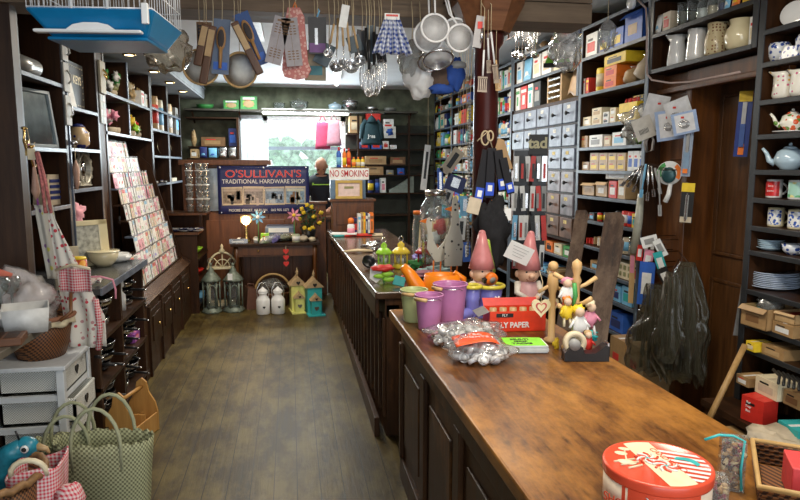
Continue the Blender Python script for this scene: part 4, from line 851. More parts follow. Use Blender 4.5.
# banner
a = PY(217, 166, 7.94); b_ = PY(309.5, 213, 7.94); bw_, bh = b_.x-a.x, a.z-b_.z
bn = thing('banner', 'navy banner lettered in red and white with four old shop photographs', 'banner', ((a.x+b_.x)/2, 7.935, b_.z), 0)
MB().grid(lambda u, v: ((u-.5)*bw_, .004*math.sin(u*9+v*2), v*bh), 24, 6).build('sheet', NAVYP, bn, solid=.003)
text('lettering', "O'SULLIVAN'S", bh*.215, T(.0, -.012, bh*.83), pm('white'), bn, .0008, sx=1.2, bold=.0018)
text('lettering', "O'SULLIVAN'S", bh*.215, T(.0, -.015, bh*.83), mat('banner red', (.7, .02, .02), .5), bn, .0008, sx=1.2, bold=.0006)
text('lettering', 'TRADITIONAL HARDWARE SHOP', bh*.125, T(0, -.012, bh*.675), pm('white'), bn, sx=.9, bold=.0002)
text('lettering', 'MOORE STREET, KILRUSH    065 905 1071', bh*.075, T(-.06, -.012, bh*.075), pm('white'), bn, sx=.92)
for i in range(4):
    cx_ = -bw_/2+bw_*(.155+.23*i); q = MB().box((0, 0, 0), (bw_*.225, .002, bh*.38), 0, T(cx_, -.011, bh*.375+(.006 if i % 2 else 0)) @ RY([-1, 1, -1, 1][i]))
    fq = q.build('photo_border', pm('beige'), bn)
    ph = MB().box((0, 0, 0), (bw_*.205, .002, bh*.31), 0); rs = random.Random(i)
    for k in range(9): ph.box((rs.uniform(-.08, .08)*bw_, -.0015, rs.uniform(-.12, .02)*bh), (rs.uniform(.01, .05)*bw_, .001, rs.uniform(.04, .2)*bh), 1+k % 2)
    ph.box((0, -.0014, .12*bh), (bw_*.19, .001, bh*.05), 2)
    X_ = T(cx_, -.013, bh*.375); ph.v = [tuple(X_ @ Vector(v)) for v in ph.v]
    ph.build('old_photo', [mat('photo tone %d' % i, [(.22, .17, .13), (.2, .18, .18), (.18, .25, .35), (.2, .3, .4)][i], .5, 0, .5, 40), pm('black') if i < 3 else pm('brown'), mat('photo light %d' % i, [(.4, .33, .27), (.38, .32, .3), (.4, .45, .5), (.5, .5, .4)][i], .5)], fq)
b = MB()
for x in (-.47, 0, .47):
    for z in (.03, .97): b.lathe([(.012, 0), (.012, .004), (.006, .005)], 10, T(x*bw_, -.01, z*bh) @ RX(90))
b.tube([(-.47*bw_, -.008, .97*bh), (.47*bw_, -.008, .97*bh)], .001, 4).tube([(-.47*bw_, -.008, .03*bh), (.47*bw_, -.008, .03*bh)], .001, 4).tube([(0, -.008, .03*bh), (0, -.008, .97*bh)], .0008, 4)
b.build('eyelets', STEEL, bn)
# fluorescent tubes
TUBE = mat('lit fluorescent tube', (.95, 1, .97), .4, 0, .02, emit=9)
t = thing('strip_light', 'glowing white strip light fixed over the back window', 'light', (PY(306, 112, 9.75).x, 9.78, PY(306, 112, 9.75).z), 0)
L_ = PY(350, 112, 9.75).x-PY(262, 112, 9.75).x
MB().bb((-L_/2, 0, -.02), (L_/2, .06, .05)).build('housing', pm('white'), t, bevel=.004); MB().cyl((-L_/2+.02, -.03, -.01), (L_/2-.02, -.03, -.01), .028, 12).build('tube', TUBE, t)
t = thing('ceiling_strip_light', 'lit strip light on the white ceiling beyond the hanging ladles', 'light', (.6, 8.3, 2.738), -3.5)
MB().bb((-.05, -.6, -.05), (.05, .6, 0)).build('housing', pm('white'), t, bevel=.004); MB().cyl((0, -.58, -.075), (0, .58, -.075), .022, 12).build('tube', TUBE, t)
t = thing('ceiling_strip_light', 'lit strip light on the ceiling above the near part of aisle', 'light', (-.25, 5.4, 2.738), 0)
MB().bb((-.05, -.75, -.04), (.05, .75, 0)).build('housing', pm('white'), t, bevel=.004)
# long high shelf across the back and its goods
sh_z = PY(300, 114, 9.7).z
HB = wood('grey weathered board', (.05, .045, .035), (.12, .11, .085), 'X', .7)
xa, xb_ = PY(184, 112, 9.7).x, PY(452, 112, 9.7).x
t = thing('high_shelf', 'long weathered board shelf running high across the back wall', 'shelf', (0, 0, 0)); MB().bb((xa, 9.7, sh_z+.035), (1.9, 10.0, sh_z+.06)).build('board', HB, t)
for x in (xa+.1, -.7, .9, 1.8): MB().tube([(x, 9.99, sh_z-.12), (x, 9.74, sh_z+.034)], .012, 6).build('bracket', DARK, t)
zt_ = sh_z+.062
for (x0, x1, yt, c, l) in ((223, 239, 100, 'lime', 'green printed box with a bowl picture, left of two over the shutter'), (240, 257, 96, 'lime', 'green printed box with a bowl picture, right of two over the shutter')):
    A = PY(x0, yt, 9.72); B = PY(x1, yt, 9.72); q = item('box', 'green', B.x-A.x-.01, .16, A.z-zt_, None, 'lime', x0); q.location = ((A.x+B.x)/2, 9.72, zt_); tag(q, l, 'box')
    MB().ell(((0), -.002, (A.z-zt_)*.4), ((B.x-A.x)*.33, .003, (A.z-zt_)*.28)).build('printed_bowl', pm('tan'), q); MB().box((0, -.003, (A.z-zt_)*.82), ((B.x-A.x)*.7, .003, (A.z-zt_)*.18)).build('printed_band', pm('white'), q)
for i, (x, r, h, m, l) in enumerate(((279, .09, .1, GLASS, 'clear glass bowl left on the high back shelf'), (299, .14, .12, GLASS, 'large clear glass casserole on the high back shelf'), (335, .1, .08, glaze('pale blue', (.42, .56, .66)), 'pale blue lidded dish on the high back shelf'), (350, .12, .14, STEEL, 'steel lidded pot at the right of the window on high shelf'), (205, .12, .06, pm('green'), 'dull green bowl at the left end of high back shelf'), (372, .1, .06, STEEL, 'low steel dish at right on the high back shelf'), (390, .09, .05, pm('grey'), 'grey dish above the hanging jacket on high shelf'))):
    q = MB().cup([(r*.6, 0), (r*.95, h*.5), (r, h)], .004, 20).build('dish', m); q.location = (PY(x, 105, 9.85).x, 9.85, zt_); tag(q, l, 'dish')
    MB().lathe([(r*1.04, h-.005), (r*1.06, h+.003), (r*.4, h+.03), (.02, h+.035), (.02, h+.05), (.0001, h+.052)], 20).build('lid', m, q) if i in (1, 3, 2) else MB().lathe([(r, h-.006), (r*1.05, h), (r, h+.003)], 20).build('rim', m, q)
# left wall unit by the shutter
t = thing('back_rack', 'dark framed rack of packaged goods left of the white shutter', 'shelves', (0, 0, 0))
x0_, x1_ = PY(186, 140, 9.6).x, PY(239, 140, 9.6).x; zT = PY(210, 117, 9.6).z; zM = PY(210, 158, 9.6).z
MB().bb((x1_-.03, 9.6, zM-.02), (x1_, 9.99, zT)).build('upright', DARK, t); MB().bb((x0_, 9.6, zT-.02), (x1_-.03, 9.99, zT)).build('shelf_board', DARKH, t); MB().bb((x0_, 9.6, zM-.02), (x1_-.03, 9.99, zM)).build('shelf_board', DARKH, t); zN = PY(210, 146, 9.6).z; MB().bb((x0_, 9.75, zN-.015), (x1_-.03, 9.99, zN)).build('shelf_board', DARKH, t)
stock('low back rack beside the shutter', zM+.001, [(190, 198, 149, 'box', 'tan'), (199, 207, 147, 'packet', 'navy'), (208, 217, 148, 'packet', 'sky', 'blue'), (218, 227, 147, 'packet', 'silver', 'white'), (228, 237, 147, 'packet', 'silver', 'white')], Y=9.62)
stock('upper back rack beside the shutter', zN+.001, [(190, 196, 128, 'bag', 'tan'), (200, 226, 137, 'box', 'brown', 'kraft'), (228, 237, 128, 'box', 'navy', 'blue')], Y=9.77)
# back right shelves
x0_, x1_ = PY(347, 140, 9.72).x, 2.15
lv = [PY(370, y, 9.72).z for y in (133, 149, 164.5, 175, 193, 215)]
t = thing('back_shelving', 'dark open shelving on the back wall right of the window', 'shelves', (0, 0, 0))
for z in lv: MB().bb((x0_, 9.72, z-.02), (x1_, 9.99, z)).build('shelf_board', DARKH, t)
for x in (x0_+.15, x1_-.4): MB().bb((x, 9.7, .3), (x+.03, 9.72, sh_z)).build('batten', DARK, t)
MB().bb((x0_, 9.97, .2), (x1_, 9.995, 2.2)).build('back_panel', mat('sooty back board', (.04, .045, .035), .7, 0, .3, 6), t)
stock('top back shelf right of window', lv[0], [(349, 362, 116, 'box', 'tan', 'cream'), (366, 381, 113, 'box', 'red', 'white'), (383, 394, 119, 'box', 'white', 'red')], Y=9.73)
stock('second back shelf behind the jacket', lv[1], [(360, 370, 142, 'box', 'navy', 'red'), (371, 382, 142, 'box', 'blue', 'red'), (383, 389, 141, 'box', 'white', 'red'), (390, 397, 145, 'box', 'silver', 'white')], Y=9.73)
stock('third back shelf of long tan boxes', lv[2], [(365, 387, 156, 'box', 'tan', 'kraft'), (390, 406, 157, 'box', 'brown', 'tan')], Y=9.73)
stock('fourth back shelf of long tan boxes', lv[3], [(366, 384, 166.5, 'box', 'kraft', 'tan'), (386, 394, 170, 'packet', 'grey'), (397, 405, 168, 'packet', 'blue')], Y=9.73)
stock('fifth back shelf by the grey stand', lv[4], [(368, 374, 180, 'tin', 'navy'), (375, 380, 179, 'tin', 'navy', 'blue'), (381, 386, 178, 'box', 'white', 'pink')], Y=9.73)
t = thing('wedge_stand', 'grey green sloping metal stand on the back shelf', 'stand', (PY(401, 190, 9.8).x, 9.8, lv[4]+.001), 0); MB().prism([(-.19, 0), (.19, 0), (.19, .27), (-.1, .08), (-.19, .05)], .1).build('side', mat('grey green metal', (.25, .3, .27), .5), t, bevel=.004)
t = thing('posted_print', 'white card with a blue horse shape pinned behind the jacket', 'print', (PY(390, 133, 9.7).x, 9.715, PY(390, 138, 9.7).z), 0); MB().bb((-.09, 0, 0), (.09, .004, .17)).build('card', pm('white'), t); MB().ell((0, -.002, .09), (.05, .003, .035), wob=1.4, seed=3).build('blue_shape', pm('blue'), t)
# hanging jacket and bags
def jacket(label, loc, s, m, rz=0):
    t = thing('jacket', label, 'jacket', loc, rz)
    b = MB(); b.grid(lambda u, v: (s*(.12+.09*(1-v)**.6)*math.sin((u-.5)*2*PI)*1.0, -s*(.07)*math.cos((u-.5)*2*PI), s*(v*.42)), 24, 8); b.lathe([(.01*s, .55*s), (.06*s, .5*s), (.12*s, .42*s)], 16)
    b.build('body', m, t, solid=.004)
    for sx in (-1, 1): MB().tube([(sx*.1*s, 0, .46*s), (sx*.17*s, -.01, .36*s), (sx*.2*s, -.01, .12*s)], [.045*s, .05*s, .04*s], 10).build('sleeve', m, t)
    MB().tube([(0, 0, .53*s), (0, 0, .6*s), (.015, .0, .63*s), (.0, .02, .65*s)], .004, 6).build('hanger_loop', STEEL, t); return t
p = PY(373, 145, 9.3)
t = jacket('dark teal jacket with a small white word hanging from the high back shelf', (p.x, 9.45, PY(373, 145, 9.45).z), .76, mat('dark teal cloth', (.015, .05, .065), .8)); text('lettering', 'Jess', .07, T(-.01, -.075, .12), pm('white'), t, bold=.002)
def tote(label, loc, w_, h, m, rz, hm=None):
    t = thing('hanging_bag', label, 'bag', loc, rz)
    MB().grid(lambda u, v: (w_/2*(.75+.25*(1-v))*math.sin((u-.5)*2*PI), -.035*math.cos((u-.5)*2*PI)*(1-v*.6), v*h), 20, 6).build('body', m, t, solid=.003)
    MB().tube([(-w_*.2, 0, h), (-w_*.12, 0, h*1.15), (0, 0, h*1.22), (w_*.12, 0, h*1.15), (w_*.2, 0, h)], .006, 6).build('strap', hm or m, t); return t
p = PY(323, 149, 9.4); tote('deep pink bag, left of two, hanging in front of the back window', (p.x, 9.42, p.z), .22, .38, mat('deep pink cloth', (.5, .06, .14), .8), 10)
p = PY(334, 146, 9.36); tote('pale pink bag, right of two, hanging before the back window', (p.x, 9.34, p.z), .21, .36, mat('dusty pink cloth', (.45, .22, .28), .8), -14)
MBr = thing('hanging_rail', 'thin rail carrying the pink bags below the strip light', 'rail', (0, 0, 0)); p = PY(330, 115, 9.4); MB().tube([(p.x-.5, 9.45, p.z+.04), (1.35, 9.45, p.z+.04)], .008, 6).build('rod', STEEL, MBr); MB().tube([(1.35, 9.45, p.z+.04), (1.35, 9.7, p.z+.05)], .008, 6).build('bracket', STEEL, MBr); MB().tube([(p.x-.5, 9.45, p.z+.04), (p.x-.5, 9.74, p.z+.04)], .008, 6).build('bracket', STEEL, MBr)

# ------------------------------------------------------------ the shopkeeper
def skin(name, pts, edges, m, parent, sub=2, root=0):
    me = bpy.data.meshes.new(name); me.from_pydata([p[:3] for p in pts], edges, []); me.materials.append(m)
    o = bpy.data.objects.new(name, me); C.objects.link(o)
    md = o.modifiers.new('skin', 'SKIN'); md.use_smooth_shade = True
    sv = me.skin_vertices[0].data if me.skin_vertices else None
    if sv is None:
        bpy.context.view_layer.objects.active = o
    for i, p in enumerate(pts):
        r = p[3]; me.skin_vertices[0].data[i].radius = r if isinstance(r, tuple) else (r, r); me.skin_vertices[0].data[i].use_root = (i == root)
    ss = o.modifiers.new('smooth', 'SUBSURF'); ss.levels = ss.render_levels = sub
    if parent: o.parent = parent
    return o
SKIN = mat('skin', (.5, .25, .16), .5, 0, .08, 30)
p = PY(321.5, 175, 8.8)
man = thing('person', 'bald person in a dark polo shirt looking down behind the far panelling', 'person', (p.x, 8.8, 0), -4)
# legs, torso, neck, arms: one continuous skinned figure
P_ = [(0, 0, .92, .15), (0, 0, 1.1, .135), (0, -.01, 1.28, .15), (0, -.02, 1.40, .11), (0, -.045, 1.47, .056), (0, -.07, 1.53, .055),
      (.16, -.02, 1.37, .06), (.21, -.04, 1.14, .045), (.13, -.22, 1.03, .036), (.09, -.30, 1.02, .028),
      (-.16, -.02, 1.37, .06), (-.21, -.04, 1.14, .045), (-.13, -.22, 1.03, .036), (-.09, -.30, 1.02, .028),
      (.1, 0, .82, .09), (.11, -.01, .48, .06), (.11, .01, .09, .045), (.12, -.13, .045, .04),
      (-.1, 0, .82, .09), (-.11, -.01, .48, .06), (-.11, .01, .09, .045), (-.12, -.13, .045, .04)]
E_ = [(0, 1), (1, 2), (2, 3), (3, 4), (4, 5), (3, 6), (6, 7), (7, 8), (8, 9), (3, 10), (10, 11), (11, 12), (12, 13), (0, 14), (14, 15), (15, 16), (16, 17), (0, 18), (18, 19), (19, 20), (20, 21)]
try:
    body = skin('body', P_, E_, SKIN, man)
except Exception as e:
    body = None; print('skin failed', e)
HX = T(0, -.085, 1.575) @ RX(28)
hb = MB(); hb.ell((0, .0, .02), (.078, .098, .108), nu=24, nv=16); hb.ell((0, -.02, -.045), (.058, .07, .072), nu=20, nv=12)
hb.add([(-.012, -.09, -.005), (.012, -.09, -.005), (0, -.122, -.03), (0, -.09, .03), (0, -.09, -.035)], [(0, 2, 3), (2, 1, 3), (0, 4, 2), (4, 1, 2)], 0, True)
for sx in (-1, 1): hb.ell((sx*.078, .01, 0), (.012, .02, .032))
hb.v = [tuple(HX @ Vector(v)) for v in hb.v]; hd = hb.build('head', SKIN, man)
for sx in (-1, 1): q = MB().ell((sx*.03, -.088, .012), (.012, .008, .007)); q.v = [tuple(HX @ Vector(v)) for v in q.v]; q.build('eye', mat('eye', (.08, .05, .04), .3), hd)
q = MB().ell((0, -.085, -.06), (.026, .008, .006)); q.v = [tuple(HX @ Vector(v)) for v in q.v]; q.build('mouth', mat('lips', (.4, .15, .12), .5), hd)
q = MB(); q.ell((0, .035, -.02), (.0795, .068, .045)); q.v = [tuple(HX @ Vector(v)) for v in q.v]; q.build('cropped_hair', mat('short grey hair', (.25, .2, .17), .9), hd)
SH = mat('dark navy polo cloth', (.008, .012, .02), .85); skin('shirt', [(0, 0, .92, .165), (0, 0, 1.1, .15), (0, -.01, 1.28, .178), (0, -.015, 1.40, .15), (0, -.04, 1.47, .085), (.16, -.02, 1.375, .092), (.205, -.035, 1.18, .07), (-.16, -.02, 1.375, .092), (-.205, -.035, 1.18, .07)], [(0, 1), (1, 2), (2, 3), (3, 4), (3, 5), (5, 6), (3, 7), (7, 8)], SH, man)
skin('trousers', [(0, 0, .9, .155), (.1, 0, .8, .1), (.11, -.01, .48, .075), (.11, .01, .1, .07), (-.1, 0, .8, .1), (-.11, -.01, .48, .075), (-.11, .01, .1, .07)], [(0, 1), (1, 2), (2, 3), (0, 4), (4, 5), (5, 6)], mat('dark trousers', (.015, .015, .018), .9), man)
q = MB().tube([(.075*math.cos(a*PI/8), -.045+.07*math.sin(a*PI/8), 1.475-.012*math.sin(a*PI/8)) for a in range(16)], .013, 8, closed=True).build('collar', pm('black'), man)
MB().box((.11, -.12, 1.36), (.02, .1, .012)).box((-.11, -.12, 1.36), (.02, .1, .012)).box((0, -.165, 1.345), (.24, .01, .012)).build('green_stripe', pm('lime'), man)
for sx in (-1, 1):
    for k in range(5):
        a = (k-2)*.012
        bx_, by_ = sx*.085, -.325
        if k < 4: fp = [(bx_+a, by_+.02, 1.02, .010), (bx_+a*1.4, by_-.035, 1.022, .0085), (bx_+a*1.5, by_-.065, 1.008, .0075), (bx_+a*1.5, by_-.08+.006*abs(k-1), .992, .006)]
        else: fp = [(bx_-sx*.02, by_+.015, 1.02, .011), (bx_-sx*.045, by_-.01, 1.012, .009), (bx_-sx*.052, by_-.035, 1.0, .007)]
        skin('finger' if k < 4 else 'thumb', fp, [(i, i+1) for i in range(len(fp)-1)], SKIN, man, 1)
    skin('palm', [(sx*.09, -.3, 1.02, (.026, .016)), (sx*.085, -.34, 1.02, (.034, .014))], [(0, 1)], SKIN, man, 1)
t = thing('desk_ledge', 'dark writing ledge behind the far panelling under the shopkeeper\'s hands', 'desk', (0, 0, 0)); MB().bb((-.25, 8.05, .93), (.5, 8.6, .96)).build('ledge', MID, t)
for x in (-.2, .44): MB().bb((x, 8.1, 0), (x+.04, 8.14, .93)).build('leg', MID, t)

# ------------------------------------------------------------ till end of far counter
TY = 7.0
t = thing('till_box', 'brown wooden till cupboard at the far end of long counter', 'cabinet', (0, 0, 0))
xa, xb_ = PY(325, 210, TY).x, PY(374, 210, TY).x
MB().bb((xa+.08, TY, .883), (xb_, TY+.28, 1.21)).build('carcass', MID, t, bevel=.004); MB().bb((xa+.05, TY-.015, 1.21), (xb_+.02, TY+.29, 1.235)).build('top_board', MID, t, bevel=.003); MB().bb((xa+.12, TY-.008, .96), (xb_-.04, TY, 1.17)).build('front_panel', MID, t, bevel=.004)
t = thing('blue_grey_cabinet', 'blue grey metal cabinet carrying the no smoking board', 'cabinet', (0, 0, 0))
xc, xd = PY(331, 190, TY).x, PY(366, 190, TY).x
MB().bb((xc, TY+.03, 1.237), (xd, TY+.26, 1.44)).build('carcass', mat('blue grey enamel', (.12, .2, .3), .45), t, bevel=.006); MB().bb((xc+.02, TY+.022, 1.26), (xd-.02, TY+.03, 1.42)).build('door', mat('blue grey enamel', (.12, .2, .3), .45), t, bevel=.004)
t = thing('no_smoking_sign', 'cream board lettered NO SMOKING in red standing on the cabinet', 'sign', (PY(349.5, 176, TY).x, TY+.05, 1.442), -3)
sw_ = PY(369.5, 176, TY).x-PY(329.5, 176, TY).x; sh_ = PY(349, 170, TY).z-PY(349, 181.5, TY).z
MB().bb((-sw_/2, 0, 0), (sw_/2, .02, sh_)).build('board', pm('white'), t, bevel=.002); text('lettering', 'NO SMOKING', sh_*.82, T(0, -.001, sh_*.52), mat('sign red', (.45, .01, .02), .5), t, sx=.66, bold=.0006)
t = thing('certificate', 'small certificate in a gold frame below the no smoking sign', 'frame', (PY(349, 190, TY).x, TY+.008, 1.238), -3)
cw, chh = .29, .2
MB().bb((-cw/2, -.012, 0), (cw/2, .008, .03)).bb((-cw/2, -.012, chh-.03), (cw/2, .008, chh)).bb((-cw/2, -.012, .03), (-cw/2+.03, .008, chh-.03)).bb((cw/2-.03, -.012, .03), (cw/2, .008, chh-.03)).build('frame', mat('gilt frame', (.5, .33, .08), .4, .4), t, bevel=.003)
MB().bb((-cw/2+.03, -.002, .03), (cw/2-.03, .003, chh-.03)).build('paper', mat('certificate paper', (.7, .55, .5), .6), t); MB().bb((-.05, -.004, .11), (.05, -.002, .135)).build('printed_mark', pm('olive'), t)
# bottles on a ledge behind the sign
zt2 = 1.442+sh_+.01
t = thing('bottle_ledge', 'narrow ledge on posts behind the no smoking board', 'shelf', (0, 0, 0)); MB().bb((xc, TY+.09, zt2-.02), (xd+.02, TY+.24, zt2)).build('ledge', MID, t); MB().bb((xc+.02, TY+.15, 1.44), (xc+.05, TY+.18, zt2-.02)).build('post', MID, t); MB().bb((xd-.05, TY+.15, 1.44), (xd-.02, TY+.18, zt2-.02)).build('post', MID, t)
for (x0, x1, yt, c, a, l) in ((336.5, 341.5, 147, 'blue', 'sky', 'blue bottle with red cap at left on ledge over sign'), (342.5, 346.5, 148, 'orange', 'yellow', 'first tall orange and yellow bottle from left over sign'), (347, 351, 148, 'orange', 'red', 'second tall orange and red bottle from left over sign'), (352, 356, 157, 'yellow', 'orange', 'first short yellow bottle from left over sign'), (356.5, 360.5, 157, 'yellow', 'cream', 'second short yellow bottle from left over sign'), (361, 365, 157, 'yellow', 'white', 'third short yellow bottle from left over sign')):
    A = PY(x0, yt, TY+.12); B = PY(x1, yt, TY+.12); q = item('bottle', c, B.x-A.x, .05, A.z-zt2, None, a, int(x0)); q.location = ((A.x+B.x)/2, TY+.13, zt2+.0005); tag(q, l, 'bottle')
    for ch_ in q.children: ch_.data.materials[0] = pm('red') if yt < 150 else pm('orange')
# books and papers at the counter's far end
zc = .8825
for (x0, x1, yt, yb, c, a, l) in ((358, 361, 214, 228, 'white', 'sky', 'white upright booklet at left of the counter book row'), (361.3, 363.3, 213, 228, 'tan', 'brown', 'tan upright book in the counter book row'), (363.5, 365.5, 213, 228, 'yellow', 'orange', 'yellow upright book in the counter book row'), (365.7, 367.7, 213, 228, 'navy', 'white', 'navy upright book in the counter book row'), (368, 370, 214, 228, 'white', 'grey', 'white upright book near right of counter book row'), (370.2, 373.5, 213, 228, 'orange', 'brown', 'orange upright book at right of counter book row')):
    A = PY(x0, yt, 6.75); B = PY(x1, yt, 6.75); q = item('book', c, B.x-A.x, .12, A.z-zc, None, a); q.location = ((A.x+B.x)/2, 6.75, zc); tag(q, l, 'book')
t = thing('glue_bottle', 'white bottle with orange cap standing on the far counter end', 'bottle', (PY(351, 226, 6.6).x, 6.6, zc), 0); MB().lathe([(.035, 0), (.038, .02), (.038, .11), (.02, .13)], 16).build('body', WHT, t); MB().lathe([(.03, .125), (.032, .17), (.012, .185), (.0001, .186)], 14).build('cap', pm('orange'), t); MB().lathe([(.039, .03), (.039, .08)], 16).build('printed_label', pm('pink'), t)
carton('dark blue and red carton behind the white glue bottle', (PY(356, 222, 6.9).x, 6.86, zc), .1, .08, .16, 'navy', 'red', 0)
for i, (x, y, c, w_, l) in enumerate(((330, 228, 'teal', .24, 'teal magazine lying on the far corner of the long counter'), (337, 230, 'white', .26, 'white sheaf of papers on the far counter corner'), (345, 229, 'red', .16, 'red booklet lying beside the white glue bottle'), (372, 231, 'cream', .15, 'cream booklet lying below the counter book row'), (362, 231, 'red', .2, 'thin red booklet lying before the counter book row'))):
    p = PZ(x, y, .9); q = MB().box((0, 0, .008), (w_, .15, .014)); q = q.build('magazine', pm(c), bevel=.002); q.location = (max(.53, p.x), min(6.6, p.y), zc+.001+(.016*i if i < 2 else 0)); q.rotation_euler = (0, 0, R([12, -8, 20, -5, 3][i])); tag(q, l, 'magazine'); 
# wooden chair behind the far counter
t = thing('wooden_chair', 'pale wooden chair with curved back standing behind the far counter', 'chair', (1.36, 6.6, 0), 200)
for sx in (-1, 1):
    MB().tube([(sx*.18, .18, 0), (sx*.18, .18, .45), (sx*.17, .23, 1.02)], .018, 8).build('leg', PINE, t); MB().tube([(sx*.18, -.18, 0), (sx*.17, -.17, .45)], .018, 8).build('leg', PINE, t)
MB().bb((-.2, -.2, .44), (.2, .2, .47)).build('seat', PINE, t, bevel=.01); MB().grid(lambda u, v: ((u-.5)*.36, .225+.03*math.sin(PI*u), .86+.2*v), 8, 2).build('backrest', PINE, t, solid=.015)

# ------------------------------------------------------------ table and floor goods at the back
p0, p1 = PZ(230, 243, .72), PZ(323, 243, .72); ty = 7.35
t = thing('side_table', 'old dark table with turned legs and a drawer under the banner', 'table', (0, 0, 0))
xa, xb_ = PY(230, 240, ty).x, PY(320, 240, ty).x
MB().bb((xa, ty, .70), (xb_, 7.9, .73)).build('tabletop', DARKH, t, bevel=.004); MB().bb((xa+.05, ty+.04, .58), (xb_-.05, ty+.06, .70)).build('apron', MID, t)
MB().bb((xa+.12, ty+.03, .595), (xa+.62, ty+.04, .69)).build('drawer', MID, t, bevel=.003); MB().lathe([(.006, 0), (.013, .015), (.0001, .02)], 10, T(xa+.3, ty+.03, .645) @ RX(90)).build('drawer_knob', BRASS, t)
for x in (xa+.06, xb_-.06):
    for y in (ty+.06, 7.82): MB().lathe([(.02, 0), (.028, .05), (.02, .1), (.03, .3), (.022, .5), (.03, .56), (.03, .7)], 12, T(x, y, 0)).build('leg', MID, t)
# table top things
tz = .731
def tp(x, y=None): return PY(x, 235, 7.5).x
t = thing('table_lamp', 'small table lamp with a glowing bulb on the left of side table', 'lamp', (tp(246), 7.55, tz), 0)
MB().lathe([(.05, 0), (.045, .02), (.015, .05), (.02, .1), (.012, .16), (.012, .2)], 16).build('base', BRASS, t); MB().ell((0, 0, .245), (.05, .05, .05), nu=16, nv=10).build('bulb', mat('warm bulb', (1, .72, .4), .5, emit=14), t)
MB().lathe([(.055, .215), (.075, .25), (.06, .3)], 20).build('glass_shade', film('amber lamp glass', (1, .8, .5), .2), t)
l = bpy.data.lights.new('lamp_glow', 'POINT'); l.energy = 5; l.color = (1, .65, .35); l.shadow_soft_size = .08; lo = bpy.data.objects.new('lamp_glow', l); C.objects.link(lo); lo.location = (tp(246)-.0, 7.42, tz+.36)
def pinwheel(label, x, y, c, c2, r=.085):
    p = PY(x, y, 7.45); t = thing('pinwheel_flower', label, 'pinwheel', (p.x, 7.45, tz), 0)
    zc_ = p.z-tz; MB().tube([(0, 0, 0), (0, 0, zc_)], .004, 6).build('stem', pm('green'), t)
    for k in range(7):
        a = k*2*PI/7; ca, sa = math.cos(a), math.sin(a)
        MB().add([(0, -.01, zc_), (r*.6*math.cos(a-.3), -.014, zc_+r*.6*math.sin(a-.3)), (r*ca, -.01, zc_+r*sa), (r*.6*math.cos(a+.3), -.006, zc_+r*.6*math.sin(a+.3))], [(0, 1, 2, 3)]).build('petal', pm(c), t, solid=.003)
    MB().ell((0, -.016, zc_), (.02, .01, .02)).build('centre', pm(c2), t)
pinwheel('bright sky blue pinwheel flower beside the glowing lamp', 258, 217, 'sky', 'white'); pinwheel('pink pinwheel flower in front of the blue grey printer', 294, 215, 'pink', 'yellow')
t = thing('potted_plant', 'potted plant with yellow flowers on the right of side table', 'plant', (tp(309), 7.62, tz), 0)
MB().lathe([(.06, 0), (.085, .12), (.08, .12)], 18).build('pot', pm('black'), t)
fo = MB(); rs = random.Random(2)
for i in range(150):
    d = Vector((rs.gauss(0, 1), rs.gauss(0, 1), rs.gauss(0, 1))).normalized()*rs.uniform(.08, .19); c0 = Vector((0, 0, .27))+Vector((d.x, d.y*.7, d.z*.85)); u = Vector((rs.gauss(0, 1), rs.gauss(0, 1), rs.gauss(0, 1))).normalized(); v = d.cross(u).normalized()
    fo.add([c0-u*.03, c0+v*.012, c0+u*.03, c0-v*.012], [(0, 1, 2, 3)])
for i in range(8): fo.tube([(0, 0, .1), (.1*math.cos(i), .08*math.sin(i), .3)], .004, 5)
fo.build('foliage', mat('dark leaves', (.02, .06, .02), .6), t)
for i in range(11):
    a = i*2.4; MB().ell((.15*math.cos(a)*(.4+.6*(i % 3)/2), -.10-.04*math.sin(i), .28+.14*math.sin(a)), (.024, .016, .022), wob=.8, seed=i, nu=10, nv=7).build('bloom', pm('yellow'), t)
t = thing('printer', 'grey printer with pale front behind the flower on the side table', 'printer', (tp(280), 7.7, tz), 0); MB().bb((-.17, -.12, 0), (.17, .15, .17)).build('body', mat('blue grey plastic', (.12, .16, .24), .4), t, bevel=.02); MB().bb((-.13, -.128, .1), (.1, -.12, .15)).build('front_panel', WHT, t)
for (x, c, w_, h, l, k) in ((239, 'silver', .2, .05, 'flat silver case on the left front of the side table', 'box'), (256, 'grey', .05, .07, 'round grey clock like pot on the side table', 'tin'), (265, 'lime', .09, .1, 'lime topped white container on the side table', 'box'), (303, 'beige', .12, .08, 'beige shell ornament on the side table', 'bag'), (312, 'cream', .09, .06, 'cream shell ornament at the right end of side table', 'bag'), (296, 'sage', .09, .09, 'sage cup and saucer ornament on the side table', 'tin')):
    q = item(k, c, w_, .14 if k == 'box' else w_, h, None, 'white', x); q.location = (tp(x), 7.4, tz+.001); tag(q, l, CATN[k])
for i, (x, c, rz) in enumerate(((270, 'silver', 35), (276, 'lilac', 60), (283, 'sage', 10), (290, 'tan', -5))):
    q = MB().ell((0, 0, .04), (.12, .05, .038), wob=.6, seed=i, nu=18, nv=10); q.build; o = q.build('cellophane_parcel', [film('cello '+c, PAL[c], .45, .15)]); o.location = (tp(x), 7.42+.05*i, tz+.002+.004*i); o.rotation_euler = (0, R(-12 if i < 2 else 0), R(rz)); tag(o, f"{['silver', 'lilac', 'sage', 'tan'][i]} cellophane wrapped parcel on the middle of side table", 'parcel')
b = thing('hanging_hearts', 'string of three red hearts hanging from the side table front', 'ornament', (PY(286, 255, ty-.01).x, ty-.012, .70), 0)
MB().tube([(0, 0, 0), (0, 0, -.22)], .0025, 5).build('cord', STRING, b)
def heart(s): return [(s*.9*(math.sin(t_)**3), s*(.8*math.cos(t_)-.32*math.cos(2*t_)-.13*math.cos(3*t_)-.05*math.cos(4*t_))) for t_ in [2*PI*k/28 for k in range(28)]]
